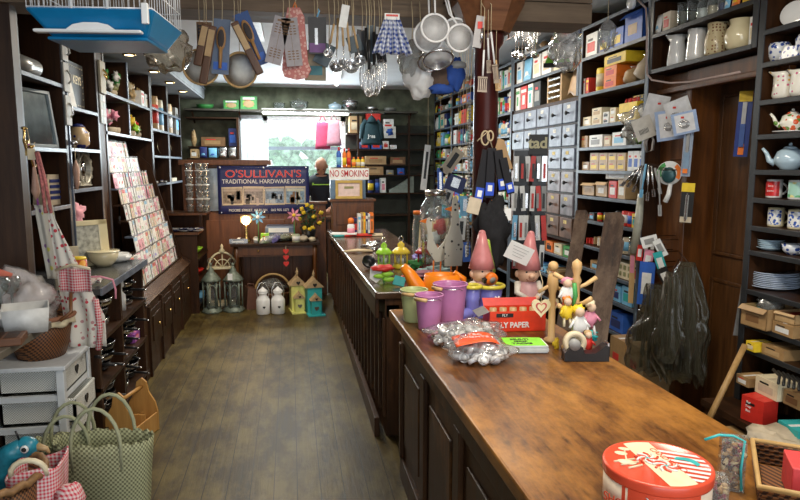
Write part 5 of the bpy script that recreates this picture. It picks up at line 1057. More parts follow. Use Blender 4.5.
for z in (-.06, -.13, -.2): MB().prism(heart(.035), .014, T(0, 0, z)).build('heart', pm('red'), b, bevel=.003)
def lantern(label, x, yb, yt, Y, w_px, m, arch=False, glass=True):
    p = PY(x, yb, Y); p.z = 0; top = PY(x, yt, Y).z; w_ = w_px*mpp(p)/2*1.0
    t = thing('lantern', label, 'lantern', (p.x, Y, 0.001), 12); h = top
    MB().lathe([(w_*1.02, 0), (w_*1.02, .02), (w_*.86, .035), (w_*.86, .05)], 6).build('base', m, t)
    hb_ = h*.62
    for k in range(6):
        a = k*PI/3; q = MB(); q.tube([(w_*.8*math.cos(a), w_*.8*math.sin(a), .05), (w_*.8*math.cos(a), w_*.8*math.sin(a), hb_)], .009, 6); q.build('corner_post', m, t)
        a2 = a+PI/6; c_, s_ = w_*.69*math.cos(a2), w_*.69*math.sin(a2); hw = w_*.38
        u = Vector((-math.sin(a2), math.cos(a2), 0)); pts = [Vector((c_, s_, hb_*.62))+u*hw*math.cos(b__)+Vector((0, 0, hb_*.28*math.sin(b__))) for b__ in [PI*j/8 for j in range(9)]]
        MB().tube([Vector((c_, s_, .05))+u*hw]+pts+[Vector((c_, s_, .05))-u*hw], .006, 5).build('arch', m, t)
    MB().lathe([(w_*.95, hb_), (w_*.98, hb_+.015), (w_*.62, hb_+h*.12), (w_*.3, hb_+h*.2), (w_*.32, hb_+h*.23), (w_*.1, hb_+h*.28), (.012, h*.95)], 6).build('roof', m, t)
    MB().ell((0, 0, h*.95), (.016, .016, .02)).build('finial', m, t); MB().tube([(.03*math.cos(a*PI/8), 0, h+.01+.03*math.sin(a*PI/8)) for a in range(16)], .003, 5, closed=True).build('ring', m, t)
    MB().lathe([(w_*.62, .052), (w_*.62, hb_-.005)], 6).build('glass_panes', GLASS, t)
    return t
LM = mat('verdigris grey metal', (.16, .19, .15), .5, .2, .35, 30)
lt = lantern('grey green hexagonal lantern, left of the pair on the floor', 212, 304, 262, 7.22, 20, LM); lantern('grey green hexagonal lantern with white tag, right of the pair', 234, 304, 262, 7.24, 21, LM)
tg = MB().box((0, 0, 0), (.05, .003, .07)).build('price_tag', pm('white')); tg.location = PY(230, 277, 7.1); tg.rotation_euler = (0, 0, 0)
tag(tg, 'small white price tag hanging on the right grey lantern', 'tag')
t = thing('arched_lantern', 'tall cream lantern with a fretwork arch behind the grey pair', 'lantern', (PY(223, 280, 7.6).x, 7.6, 0), 5)
MB().bb((-.15, -.08, 0), (.15, .08, .04)).build('base', CREAM, t); zA = PY(223, 268, 7.6).z; zB = PY(223, 255, 7.6).z
for sx in (-1, 1): MB().bb((sx*.15-.012, -.08, .04), (sx*.15+.012, .08, zA)).build('side', CREAM, t)
MB().bb((-.17, -.09, zA), (.17, .09, zA+.02)).build('ledge', CREAM, t)
for k in range(5): a = PI*k/4; MB().tube([(0, -.06, zA+.02), (.13*math.cos(a), -.06, zA+.02+.15*math.sin(a))], .007, 5).build('spoke', CREAM, t)
MB().tube([(.15*math.cos(PI*k/12), -.06, zA+.02+.17*math.sin(PI*k/12)) for k in range(13)], .012, 8).build('arch', CREAM, t); MB().tube([(.08*math.cos(PI*k/12), -.06, zA+.02+.09*math.sin(PI*k/12)) for k in range(13)], .007, 6).build('inner_arch', CREAM, t)
MB().lathe([(.02, zA+.18), (.035, zA+.21), (.012, zA+.24), (.02, zA+.26), (.0001, zA+.29)], 12, T(0, -.06, 0)).build('finial', CREAM, t)
def churn(label, x, Y):
    p = PY(x, 300, Y); t = thing('milk_churn', label, 'churn', (p.x, Y, 0), 10); h = .24; r = .075
    MB().lathe([(r*.9, 0), (r, .01), (r, h*.62), (r*.92, h*.7), (r*.55, h*.85), (r*.58, h*.92), (r*.75, h)], 22).build('body', WHT, t)
    MB().lathe([(r*.7, h), (r*.72, h+.015), (r*.3, h+.04), (.012, h+.05), (.0001, h+.06)], 18).build('lid', WHT, t)
    MB().tube([(-r*.8, 0, h*.75), (-r*.9, 0, h+.02), (-r*.4, 0, h+.1), (r*.4, 0, h+.1), (r*.9, 0, h+.02), (r*.8, 0, h*.75)], .005, 6).build('handle', STEEL, t)
    b = MB(); b.prism(heart(.016), .003, T(0, -r-.001, h*.35)); b.build('heart_cutout', pm('black'), t); return t
churn('white enamel milk churn, left of two on the floor', 263, 7.05); churn('white enamel milk churn, right of two on the floor', 278, 7.05)
def birdhouse(label, x, Y, w_px, yt, c):
    p = PY(x, 303, Y); w_ = w_px*mpp(p); h = PY(x, yt, Y).z; m = mat('painted '+c, PAL[c] if c != 'lemon' else (.65, .65, .2), .55); t = thing('birdhouse_lantern', label, 'lantern', (p.x, Y, 0), 8); RF = wood('straw coloured wood roof', (.35, .24, .12), (.55, .4, .22), 'X', .6)
    def tier(nm, w1, z0, z1, y0, d):
        MB().bb((-w1/2, y0, z0), (w1/2, y0+d, z1)).build(nm, m, t); rise = w1*.55
        MB().prism([(-w1*.66, z1), (w1*.66, z1), (w1*.1, z1+rise), (0, z1+rise+.02), (-w1*.1, z1+rise)], d*1.15, T(0, y0+d/2, 0)).build('roof', RF, t, bevel=.003)
        MB().prism(heart(w1*.16), .004, T(0, y0-.002-d*.075, z1+rise*.35)).build('heart_cutout', pm('black'), t)
        MB().prism(heart(w1*.27), .005, T(0, y0-.003, (z0+z1)/2)).build('heart_window', pm('silver'), t)
    tier('tower', w_*.85, 0, h*.6, 0, .15); tier('porch', w_*.55, 0.0, h*.34, -.1, .1)
    MB().bb((-w_/2, -.13, 0), (w_/2, .17, .012)).build('base', m, t)
    MB().lathe([(.008, h*.6+w_*.46), (.016, h*.9), (.006, h*.94), (.0001, h)], 10, T(0, .07, 0)).build('finial', RF, t)
birdhouse('lemon yellow birdhouse lantern with pale roof on the floor', 298.5, 7.1, 16, 268, 'lemon'); birdhouse('teal birdhouse lantern with pale roof on the floor', 315, 6.95, 17, 270, 'teal')
# wicker basket with big loop handle, dark bag and leather case
t = thing('wicker_basket', 'wicker basket with a tall hoop handle under the side table', 'basket', (PY(273, 300, 7.45).x, 7.5, 0), 0)
MB().cup([(.17, 0), (.21, .15), (.22, .17)], .01, 24).build('body', WICKER, t); MB().tube([(.2*math.cos(PI*k/16), 0, .16+.2*math.sin(PI*k/16)) for k in range(17)], .013, 8).build('handle', mat('cane', (.45, .28, .1), .6), t)
q = MB().ell((0, 0, .2), (.15, .13, .08), wob=.7, seed=9).build('black_bundle', SMOKE); q.location = (PY(273, 300, 7.45).x, 7.5, 0.02); tag(q, 'dark plastic wrapped bundle sitting in the hooped wicker basket', 'bundle')
t = thing('leather_case', 'brown leather case leaning by the lanterns on the floor', 'case', (PY(251, 300, 7.35).x, 7.38, 0), 15); MB().prism([(-.07, 0), (.08, 0), (.06, .22), (-.05, .25)], .18).build('body', mat('brown leather', (.12, .05, .03), .5), t, bevel=.015); MB().tube([(-.04, 0, .24), (-.03, 0, .28), (.03, 0, .27), (.04, 0, .22)], .008, 6).build('handle', mat('brown leather', (.12, .05, .03), .5), t)
# ------------------------------------------------------------ far counter goods
ZC = .8815
def cp(x, y, z=.88): p = PZ(x, y, z); return (p.x, p.y, ZC)
def small_lantern(label, x, yb, w_px, yt, m):
    p = cp(x, yb); k = mpp(p); r = w_px*k/2; h = (yb-yt)*k*.97; t = thing('tea_light_lantern', label, 'lantern', p, 20)
    MB().lathe([(r*.95, 0), (r, .008), (r*.85, .02), (r*.8, .03)], 12).build('base', m, t)
    for i in range(6): a = i*PI/3; MB().tube([(r*.78*math.cos(a), r*.78*math.sin(a), .028), (r*.78*math.cos(a), r*.78*math.sin(a), h*.55)], .005, 6).build('corner_post', m, t)
    MB().lathe([(r*1.05, h*.54), (r*1.02, h*.6), (r*.6, h*.75), (r*.35, h*.78), (r*.4, h*.88), (r*.2, h*.95), (.0001, h)], 12).build('roof', m, t)
    MB().lathe([(r*.68, .03), (r*.68, h*.54)], 14).build('glass', GLASS, t); MB().cyl((0, 0, .03), (0, 0, .07), r*.35, 12).build('candle', WHT, t)
    MB().tube([(r*.3*math.cos(a*PI/8), 0, h+r*.2+r*.3*math.sin(a*PI/8)) for a in range(16)], .003, 6, closed=True).build('ring', STEEL, t)
small_lantern('lime green metal tea light lantern on the long counter', 384, 268, 16, 241, mat('lime enamel', PAL['lime'], .25)); small_lantern('yellow metal tea light lantern on the long counter', 401, 268, 18, 240, mat('yellow enamel', (.8, .6, .05), .25))
small_lantern('deep red metal lantern behind the paper geese', 425, 268, 20, 240, mat('deep red enamel', (.3, .01, .02), .25))
t = thing('clear_jar', 'big clear glass sweet jar with silver lid on the counter behind the paper geese', 'jar', (0.98, 4.35, ZC), 0)
hj = PY(434, 190, 4.35).z-ZC; MB().cup([(.08, 0), (.1, .02), (.1, hj*.3), (.11, hj*.55), (.105, hj*.8), (.07, hj*.9), (.07, hj*.94)], .003, 28).build('body', GLASS, t); MB().lathe([(.075, hj*.93), (.078, hj), (.0001, hj+.002)], 22).build('lid', STEEL, t)
for i in range(5): MB().ell((.03*math.cos(i*2), .03*math.sin(i*2), .06+.08*i), (.045, .045, .045), wob=.8, seed=i).build('wrapped_sweet', [CLEAR, pm('orange'), pm('white'), pm('red'), CLEAR][i], t)
# paper geese: flat cut shapes with black marks and orange legs
GP = pattern('cream paper with black marks', (.62, .6, .52), (.05, .05, .05), 'floral', .035, .7, None, .22)
def goose(label, x0, x1, yt, yb, Y, lean):
    p = PY((x0+x1)/2, yb, Y); k = mpp(p); w_ = (x1-x0)*k; h = (yb-yt)*k; t = thing('paper_goose', label, 'ornament', (p.x, Y, ZC), 5)
    zb = max(.09, p.z-ZC); s = lean
    out = [(-.05, 0), (.25, .02), (.45, .2), (.5, .5), (.42, .62), (.3, .45), (.05, .3), (-.1, .45), (-.22, .7), (-.2, .93), (-.3, 1.0), (-.42, .97), (-.45, .88), (-.36, .6), (-.4, .3)]
    if s == 1: out = [(-.45, 0), (.4, 0), (.48, .3), (.25, .6), (.2, .9), (.1, 1.0), (-.05, .98), (-.12, .85), (-.15, .6), (-.45, .3)]
    MB().prism([(a*w_, zb+b*h) for a, b in out], .012).build('body', GP, t, bevel=.002)
    for sx in (-.12, .18): MB().tube([(sx*w_, 0, zb+.01), (sx*w_-.005, -.01, zb*.5), (sx*w_, 0, .006), (sx*w_-.03, -.03, .005)], .005, 6).build('leg', pm('orange'), t)
    bx = out[11 if s != 1 else 7]; MB().add([(bx[0]*w_, -.006, zb+bx[1]*h), (bx[0]*w_-.05, 0, zb+bx[1]*h-.015), (bx[0]*w_, .006, zb+bx[1]*h), (bx[0]*w_, 0, zb+bx[1]*h-.03)], [(0, 1, 3), (1, 2, 3), (0, 2, 1), (0, 3, 2)]).build('beak', pm('orange'), t)
goose('flat cream paper goose with black marks and orange beak, left of two', 424, 449, 217, 262, 3.95, 0); goose('tall flat cream paper goose with orange legs, right of two', 443, 464, 196, 266, 3.85, 1)
t = thing('tall_glass_bottle', 'tall clear glass bottle at the left of the sweet jar', 'bottle', (.93, 4.75, ZC), 0); MB().cup([(.035, 0), (.04, .02), (.04, .26), (.03, .32), (.03, .36)], .003, 18).build('body', GLASS, t); MB().lathe([(.033, .355), (.033, .38), (.0001, .381)], 14).build('cap', pm('orange'), t)
# clutter nearer the lanterns
p = cp(368, 268); t = thing('black_tin_pan', 'small black pan with white patch lying by the lime lantern', 'pan', p, 0, rot=(R(50), 0, R(20))); t.location.z += .035; MB().cup([(.03, -.01), (.045, .0), (.05, .025)], .003, 18).build('body', BLACK, t); MB().tube([(.05, 0, .02), (.12, 0, .03)], .006, 6).build('handle', BLACK, t)
def rag(name, label, p, sx, sy, sz, m, seed=0, cat='cloth', rz=0, wob=.9):
    q = MB().ell((0, 0, sz*.95), (sx, sy, sz), wob=wob, seed=seed, nu=22, nv=14).build(name, m); q.location = p; q.rotation_euler = (0, 0, R(rz)); return tag(q, label, cat)
b = MB(); 
for i in range(5): b.tube([(-.12+.02*i, .02*i, .012), (0, .02*i-.03, .02), (.12, .01*i, .012)], .009, 6)
q = b.build('skein_of_cord', STRING); q.location = cp(358, 253); tag(q, 'beige skein of cord lying on the long counter left of lanterns', 'cord')
rag('silver_foil', 'crumpled silver foil wrap on the long counter behind lime lantern', cp(372, 250), .07, .07, .035, STEEL, 3)
t = thing('fabric_bird', 'red fabric flower with green leaves leaning on lime lantern', 'flower', cp(384, 283), 0)
MB().ell((0, 0, .09), (.07, .04, .022), wob=.7, seed=2).build('bloom', pm('red'), t); MB().tube([(0, 0, 0), (-.01, 0, .08)], .006, 6).build('stem', pm('green'), t)
for k in range(4): MB().ell((.03*math.cos(k*1.8), .02*math.sin(k*1.8), .02+.012*k), (.04, .012, .015), X=I4).build('leaf', pm('lime'), t)
q = MB().box((0, 0, .03), (.07, .012, .06)).build('teal_tag', pm('teal'), bevel=.003); q.location = cp(398, 287); q.rotation_euler = (R(-30), R(12), R(-20)); q.location.z += .006; tag(q, 'teal card tag lying before the orange watering can', 'tag')
rag('red_button_ball', 'small red pincushion beside the teal card tag', cp(404, 281), .025, .025, .018, pm('red'), 4, 'pincushion', wob=.2)
q = MB().prism([(0, 0), (.04, .03), (.035, .09), (0, .12), (-.035, .09), (-.04, .03)], .01).build('white_leaf_tag', WHT); q.location = (cp(376, 283)[0], cp(376, 283)[1], ZC); tag(q, 'white leaf shaped tag hanging before the lime lantern', 'tag')
rag('green_scourers', 'green and grey scrap of foliage behind the orange watering can', cp(418, 268), .07, .05, .03, pm('green'), 6, 'foliage')
rag('teal_cloth', 'pale teal folded cloth behind the orange watering can', cp(435, 274), .1, .06, .025, mat('pale teal cloth', (.35, .5, .5), .9), 7)
rag('pink_cloth', 'dull pink folded cloth under the paper geese', cp(425, 277), .08, .06, .02, mat('dull pink cloth', (.35, .16, .2), .9), 8)
rag('bunch_of_twine', 'lilac grey bundle of ribbon between lanterns and geese', cp(420, 262), .05, .05, .03, pm('lilac'), 9)

# ------------------------------------------------------------ near counter goods
def bucket(label, x, yb, yt, w_px, m, hs):
    p = cp(x, yb-3); k = mpp(p); r = w_px*k/2; h = (yb-yt)*k*.96; t = thing('bucket', label, 'bucket', p, hs)
    MB().cup([(r*.76, 0), (r*.77, .006), (r*.97, h*.95), (r, h)], .003, 28).build('body', m, t)
    MB().tube([(r*math.cos(a*PI/14), r*math.sin(a*PI/14), h) for a in range(28)], .004, 6, closed=True).build('rim', m, t)
    MB().tube([(r, 0, h-.02)]+[(r*1.08*math.cos(a), -r*1.05*math.sin(a), h-.012) for a in [PI*j/12 for j in range(1, 12)]]+[(-r, 0, h-.02)], .002, 5).build('wire_handle', STEEL, t)
    MB().cyl((-.03, -r*1.06, h-.012), (.03, -r*1.06, h-.012), .008, 10).build('wooden_grip', PINE, t)
PK = mat('glossy lilac pink enamel', (.52, .2, .42), .22, 0, .05)
bucket('pale green metal bucket with wooden grip, left of the purple ones', 414, 324, 291, 27, mat('pale green enamel', (.5, .55, .25), .25, 0, .05), -35); bucket('larger pink purple metal bucket, right of two', 450, 325, 285, 34, PK, -60); bucket('smaller pink purple metal bucket in front, left of two', 429, 332, 296, 28, PK, -45)
# orange watering can
p = cp(425, 300); k = mpp(p)
t = thing('watering_can', 'bright orange plastic watering can with long spout behind the buckets', 'watering can', (p[0], min(p[1], 3.1), ZC), -5); OR = mat('orange plastic', (.85, .24, .01), .3, 0, .04)
h = .16
MB().cup([(.055, 0), (.07, .02), (.078, h*.6), (.07, h*1.15)], .003, 26, T(.03, 0, 0) @ Matrix.Diagonal((1.25, 1, 1, 1))).build('body', OR, t)
MB().tube([(-.04, 0, .04), (-.09, 0, .11), (-.13, 0, .185), (-.165, 0, .225)], [.05, .045, .03, .02], 14).build('spout', OR, t)
MB().tube([(.1, 0, .05), (.14, 0, .09), (.14, 0, .16), (.09, 0, .19)], [.016, .014, .014, .014], 10).build('handle', OR, t)
# wellington boot planters
LB = mat('lilac glazed boot', (.2, .2, .58), .25, 0, .08, 10)
def boot(label, x, yb, yt, w_px, rz, dy=0, flower=False):
    p = cp(x, yb); k = mpp(p); r = w_px*k/2; h = (yb-yt)*k*.96; t = thing('boot_planter', label, 'planter', (p[0], p[1]+dy, p[2]), rz)
    b = MB(); b.cup([(r*.8, 0), (r*.85, .02), (r*.82, h*.5), (r, h)], .004, 24); b.ell((-r*1.2, 0, h*.16), (r*1.35, r*.82, h*.17), nu=18, nv=10); b.box((-r*.8, 0, .006), (r*3.0, r*1.5, .012)); b.build('boot', LB, t)
    MB().tube([(r*1.01*math.cos(a*PI/12), r*1.01*math.sin(a*PI/12), h-.008) for a in range(24)], .010, 8, closed=True).build('yellow_rim', mat('yellow glaze', (.65, .55, .06), .3), t)
    if flower:
        b = MB(); 
        for k_ in range(6): a = k_*PI/3; b.tube([(0, -r*1.0, h*.55), (.022*math.cos(a), -r*1.0, h*.55+.022*math.sin(a))], .005, 6)
        b.build('white_flower', WHT, t)
boot('tall lilac boot planter with yellow rim, left of two', 472, 318, 283, 17, 35); boot('wider lilac boot planter with white flower, right of two', 492, 317, 284, 27, 15, .04, True)
p = cp(494, 300); t = thing('tape_measure', 'orange and black tape measure resting in the flowered boot', 'tape measure', (cp(492, 317)[0]+.004, cp(492, 317)[1]+.03, ZC+(318-286)*mpp(cp(492, 317))), 0, rot=(R(20), R(-15), R(10)))
MB().lathe([(.03, -.012), (.032, 0), (.03, .012), (.0001, .013)], 20, T(0, 0, .03) @ RX(90)).build('case', pm('orange'), t); MB().lathe([(.016, .013), (.016, .015), (.0001, .015)], 14, T(0, 0, .03) @ RX(90)).build('dial', pm('grey'), t); MB().box((-.03, 0, .035), (.03, .02, .02)).build('lock', BLACK, t)
# garden gnomes
GH = mat('dusty pink glazed hat', (.55, .2, .2), .35, 0, .1); GF = mat('terracotta gnome face', (.68, .42, .28), .45, 0, .06)
def gnome(label, x, yb, yt, hatx, m, rz, Y, body=True, s=1):
    p = PY(x, yb, Y); k = mpp(p); H = PY(x, yt, Y).z-ZC; t = thing('garden_gnome', label, 'gnome', (p.x, Y, ZC), rz)
    a = H/ .40
    MB().lathe([(.05*a, 0), (.06*a, .02*a), (.055*a, .1*a), (.04*a, .17*a), (.0001, .18*a)], 20).build('body', mat('gnome coat', (.42, .25, .2), .5) if not body else mat('pink gnome coat', (.5, .28, .28), .5), t)
    hd = MB().ell((0, -.005, .20*a), (.056*a, .052*a, .05*a), nu=22, nv=14).build('head', GF, t)
    MB().ell((0, -.058*a, .197*a), (.016*a, .014*a, .014*a)).build('nose', GF, hd); MB().tube([(.025*a*math.cos(q_), -.052*a, .182*a-.012*a*math.sin(q_)) for q_ in [PI*j/8 for j in range(9)]], .0025, 5).build('smile', mat('smile line', (.3, .12, .08), .6), hd)
    for sx in (-1, 1): MB().ell((sx*.024*a, -.048*a, .215*a), (.006*a, .004*a, .005*a)).build('eye', BLACK, hd); MB().ell((sx*.055*a, 0, .2*a), (.012*a, .012*a, .018*a)).build('ear', GF, hd)
    b = MB(); b.tube([(0, 0, .225*a), (hatx*.2, .0, .28*a), (hatx*.5, 0, .34*a), (hatx, 0, .40*a)], [.066*a, .052*a, .033*a, .018*a], 22); b.ell((hatx, 0, .40*a), (.018*a, .018*a, .016*a)); b.build('pointed_hat', m, t)
    for sx in (-1, 1): MB().tube([(sx*.05*a, -.0, .155*a), (sx*.065*a, -.03, .11*a), (sx*.03*a, -.06*a, .09*a)], [.018*a, .016*a, .012*a], 10).build('arm', mat('gnome sleeve', (.6, .55, .48), .5), t); MB().ell((sx*.028*a, -.062*a, .088*a), (.014*a, .012*a, .012*a)).build('hand', GF, t)
    return t
gnome('smiling garden gnome with dusty pink pointed hat, left of two', 481, 300, 233, 0, GH, 15, 3.02); gnome('garden gnome in a lime green hat mostly hidden behind the pink ones', 490, 300, 232, .01, mat('lime glazed hat', (.4, .55, .08), .35), 0, 3.10 if 0 else 3.55); 
gnome('garden gnome with pink hat partly covered by a white price card', 527, 303, 234, .012, GH, 0, 2.98)
q = MB().box((0, 0, .0), (.12, .002, .09)).build('price_card', WHT); pq = PY(519, 253, 2.9); q.location = pq; q.rotation_euler = (R(15), R(24), R(-12)); tag(q, 'white handwritten price card propped on the right pink gnome hat', 'card')
b = MB()
for i in range(4): b.box((0, -.0015, .025-.015*i), (.08-.01*i, .0008, .002))
b.build('handwriting', pm('grey'), q)
bpy.data.objects['garden_gnome.001'].location = (.95, 3.10, ZC)
# red fly paper box with open grey flaps
p = cp(516, 338); a_ = PZ(494, 345, .88); 
t = thing('fly_paper_box', 'open red box of fly paper with a black label and white lettering', 'box', (PZ(519, 333, .88).x, PZ(519, 333, .88).y+.02, ZC), -4)
wd, hd_, dp_ = .25, .09, .12
b = MB(); b.bb((-wd/2, 0, 0), (wd/2, .003, hd_)).bb((-wd/2, dp_, 0), (wd/2, dp_+.003, hd_)).bb((-wd/2, 0, 0), (-wd/2+.003, dp_, hd_)).bb((wd/2-.003, 0, 0), (wd/2, dp_, hd_)).bb((-wd/2, 0, 0), (wd/2, dp_, .003)); b.build('carton', mat('vermilion card', (.75, .05, .015), .4), t)
MB().bb((-wd*.38, -.002, hd_*.72), (-wd*.08, 0, hd_*.9)).build('black_label', pm('black'), t); text('lettering', 'FLY', .016, T(-wd*.23, -.003, hd_*.81), WHT, t); text('lettering', 'FLY PAPER', .034, T(-.02, -.0015, hd_*.32) @ RY(0), WHT, t, sx=.9, bold=.001)
for i in range(5): MB().lathe([(.016, 0), (.016, .09), (.0001, .09)], 12, T(-wd*.38+.045*i, dp_*.5, .004)).build('paper_roll', pm('tan'), t)
MB().add([(-wd/2, 0, hd_), (-wd/2, dp_, hd_), (-wd/2-.05, dp_, hd_-.02), (-wd/2-.05, 0, hd_-.02)], [(0, 1, 2, 3)]).build('side_flap', pm('grey'), t, solid=.002)
MB().add([(-wd/2, dp_, hd_), (wd/2, dp_, hd_), (wd/2, dp_+.03, hd_+.03), (-wd/2, dp_+.03, hd_+.03)], [(0, 1, 2, 3)]).build('back_flap', pm('red'), t, solid=.002)
rag('yellow_stars', 'small yellow ribbon tag on the fly paper box', (PZ(529, 330, .88).x+.0, PZ(529, 350, .88).y, ZC), .012, .004, .02, pm('yellow'), 3, 'tag')
# lime flyers on a stack of cards
p = PZ(523, 350, .88); t = thing('flyer_stack', 'stack of white cards topped by lime green printed flyers', 'cards', (p.x, p.y, ZC), -8)
b = MB(); [b.box((.003*math.sin(i*3), .003*math.cos(i*2), .0035+.006*i), (.17+.004*(i % 3), .11, .005)) for i in range(5)]; b.build('white_cards', mat('stacked white card', (.65, .68, .66), .5), t); MB().bb((-.088, -.05, .0305), (.078, .06, .033)).build('lime_flyer', mat('lime paper', (.25, .72, .04), .6), t)
for i, s_ in enumerate(('MULTI', 'GRIP', 'TACKS')): text('lettering', s_, .026, T(-.01, .03-.03*i, .0335) @ RX(-90), pm('black'), t, bold=.001)
# clear bags of tealights
ALU = mat('dull aluminium', (.78, .78, .78), .5, .25, .05)
def tealight_bag(label, x0, x1, y0, y1, rz, seed, lab=False):
    p = PZ((x0+x1)/2, (y0+y1)/2+4, .88); k = mpp(p); sx = (x1-x0)*k/2; sy = (y1-y0)*k/2*1.35; t = thing('bag_of_tealights', label, 'bag', (p.x, p.y, ZC), rz); rs = random.Random(seed); n = 0
    for L in range(2):
        for i in range(-4, 5):
            for j in range(-3, 4):
                x = i*.042+(.02 if (j+L) % 2 else 0); y = j*.038
                if (x/sx)**2+(y/sy)**2 > .72-.25*L: continue
                M_ = T(x, y, .018+L*.034) @ Matrix.Rotation(rs.uniform(0, 6), 4, 'Z') @ Matrix.Rotation(R(rs.uniform(10, 85)), 4, 'X')
                b = MB(); b.cup([(.0175, -.008), (.019, .008)], .0015, 12, M_); b.lathe([(.016, .003), (.0001, .004)], 12, M_, 1); b.build('tealight', [ALU, WHT], t); n += 1
    MB().ell((0, 0, .038), (sx*1.02, sy*1.02, .046), wob=.35, seed=seed, nu=40, nv=20).build('clear_bag', CLEAR, t)
    if lab:
        MB().grid(lambda u, v: (-.02+(u-.5)*.16, (v-.5)*.14, .088-.006*math.sin(u*5)-.02*(u-.5)**2*4), 8, 6, 0).build('printed_label', mat('orange red label', (.85, .1, .02), .4), t, solid=.001)
        for i, s_ in enumerate(('TEA', 'LIGHTS')): text('lettering', s_, .03, T(-.02, .02-.035*i, .0902) @ RX(-90), WHT, t)
    return t
tealight_bag('clear bag of silver tealights lying behind the orange labelled bag', 424, 505, 318, 358, 18, 1); tealight_bag('clear bag of tealights with an orange red label in front', 448, 512, 335, 376, -6, 2, True)
t = thing('ribbon_tail', 'twist of clear bag end with pink ribbon at the counter edge', 'ribbon', cp(420, 340), 0); t.location.x = .56; MB().tube([(0, 0, .02), (.03, .02, .03), (.07, .0, .03), (.11, .03, .03)], [.012, .02, .016, .025], 10).build('twist', CLEAR, t); MB().tube([(-.01, 0, .01), (.02, -.02, .03), (.05, .01, .03)], .007, 6).build('ribbon', pm('pink'), t)
# wooden peg tree with hearts, dolls
p = PZ(574, 350, .88); t = thing('peg_tree', 'pale wooden peg stand with turned knobs hung with hearts and dolls', 'stand', (p.x, p.y, ZC), 0); k = mpp(p); H = (350-258)*k
MB().lathe([(.05, 0), (.05, .012), (.02, .02)], 20).build('base', PINE, t)
MB().lathe([(.013, .01), (.014, H*.3), (.02, H*.34), (.014, H*.38), (.014, H*.72), (.02, H*.76), (.012, H*.82), (.02, H*.9), (.018, H*.96), (.0001, H)], 14).build('pole', PINE, t)
for a, z, L in ((10, .68, .09), (175, .74, .09), (-60, .5, .07), (200, .42, .09), (-10, .3, .08), (90, .6, .07)):
    c_, s_ = math.cos(R(a)), math.sin(R(a)); MB().tube([(0, 0, z*H), (c_*L*.5, s_*L*.5, z*H+.012), (c_*L, s_*L, z*H+.035)], [.007, .008, .010], 8).build('peg', PINE, t)
p2 = PZ(551, 342, .88); t2 = thing('peg_doll', 'plain wooden peg doll figure left of the peg stand', 'doll', (p2.x, p2.y, ZC), 0); H2 = (342-260)*mpp(p2)
MB().lathe([(.03, 0), (.03, .012), (.014, .02), (.014, H2*.6), (.024, H2*.7), (.02, H2*.82), (.009, H2*.86)], 14).build('body', PINE, t2); MB().ell((0, 0, H2*.93), (.021, .021, .021)).build('head', PINE, t2); MB().tube([(-.06, 0, H2*.62), (0, 0, H2*.72), (.05, 0, H2*.6)], .008, 8).build('arms', PINE, t2)
for (x, y, s, l) in ((541, 307, .042, 'cream wooden heart with red trim, larger one in front'), (552, 305, .036, 'cream wooden heart half hidden behind the larger one')):
    pp = PY(x, y, p2.y-.05 if s > .04 else p2.y+.012); t = thing('hanging_heart', l, 'ornament', pp, -8 if s > .04 else 20); b = MB().prism(heart(s), .01); b.build('heart', CREAM, t, bevel=.002); MB().prism(heart(s*.6), .012).build('red_trim', mat('red trim', (.5, .08, .08), .5), t); MB().prism(heart(s*.42), .014).build('centre', CREAM, t); MB().tube([(0, 0, s*.5), (.004, 0, .1), (0, .04, .14)], .0015, 5).build('cord', STRING, t)
tx = PZ(574, 350, .88)
def doll(label, dx, dy, dz, s, cols, seed):
    t = thing('fabric_doll', label, 'doll', (tx.x+dx, tx.y+dy, ZC+dz), 0)
    MB().ell((0, 0, 0), (.035*s, .02*s, .045*s), wob=.5, seed=seed).build('dress', pm(cols[0]), t); MB().ell((0, -.005, .055*s), (.022*s, .02*s, .022*s)).build('head', mat('doll face', (.7, .5, .35), .7), t)
    MB().ell((0, .004, .065*s), (.026*s, .018*s, .02*s), wob=.8, seed=seed+1).build('hair', pm(cols[1]), t)
    for sx in (-1, 1): MB().tube([(sx*.015*s, 0, -.035*s), (sx*.02*s, -.01, -.08*s)], .007*s, 6).build('leg', pm(cols[2]), t); MB().tube([(sx*.02*s, 0, .02*s), (sx*.045*s, -.01, -.01*s)], .006*s, 6).build('arm', pm(cols[0]), t)
doll('rag doll in white dress with yellow hair hanging on peg stand', -.01, -.055, .115, .9, ('white', 'yellow', 'pink'), 1); doll('rag doll in pink dress with cream hair on the peg stand', .05, -.03, .13, .8, ('pink', 'cream', 'white'), 2); doll('small rag doll in red standing at the foot of the peg stand', .02, -.075, .045, .6, ('red', 'tan', 'cream'), 3); doll('floral rag doll high on the peg stand beside green ribbon', -.045, -.015, .225, .8, ('white', 'pink', 'red'), 4); doll('yellow dressed rag doll on the left of the peg stand', -.055, -.045, .165, .7, ('yellow', 'orange', 'cream'), 5)
q = MB().tube([(0, 0, 0), (.006, 0, -.05), (-.004, 0, -.1)], [.008, .01, .004], 6).build('green_ribbon', pm('green')); q.location = (tx.x-.02, tx.y-.025, ZC+.27); tag(q, 'dark green ribbon hanging high on the peg stand', 'ribbon')
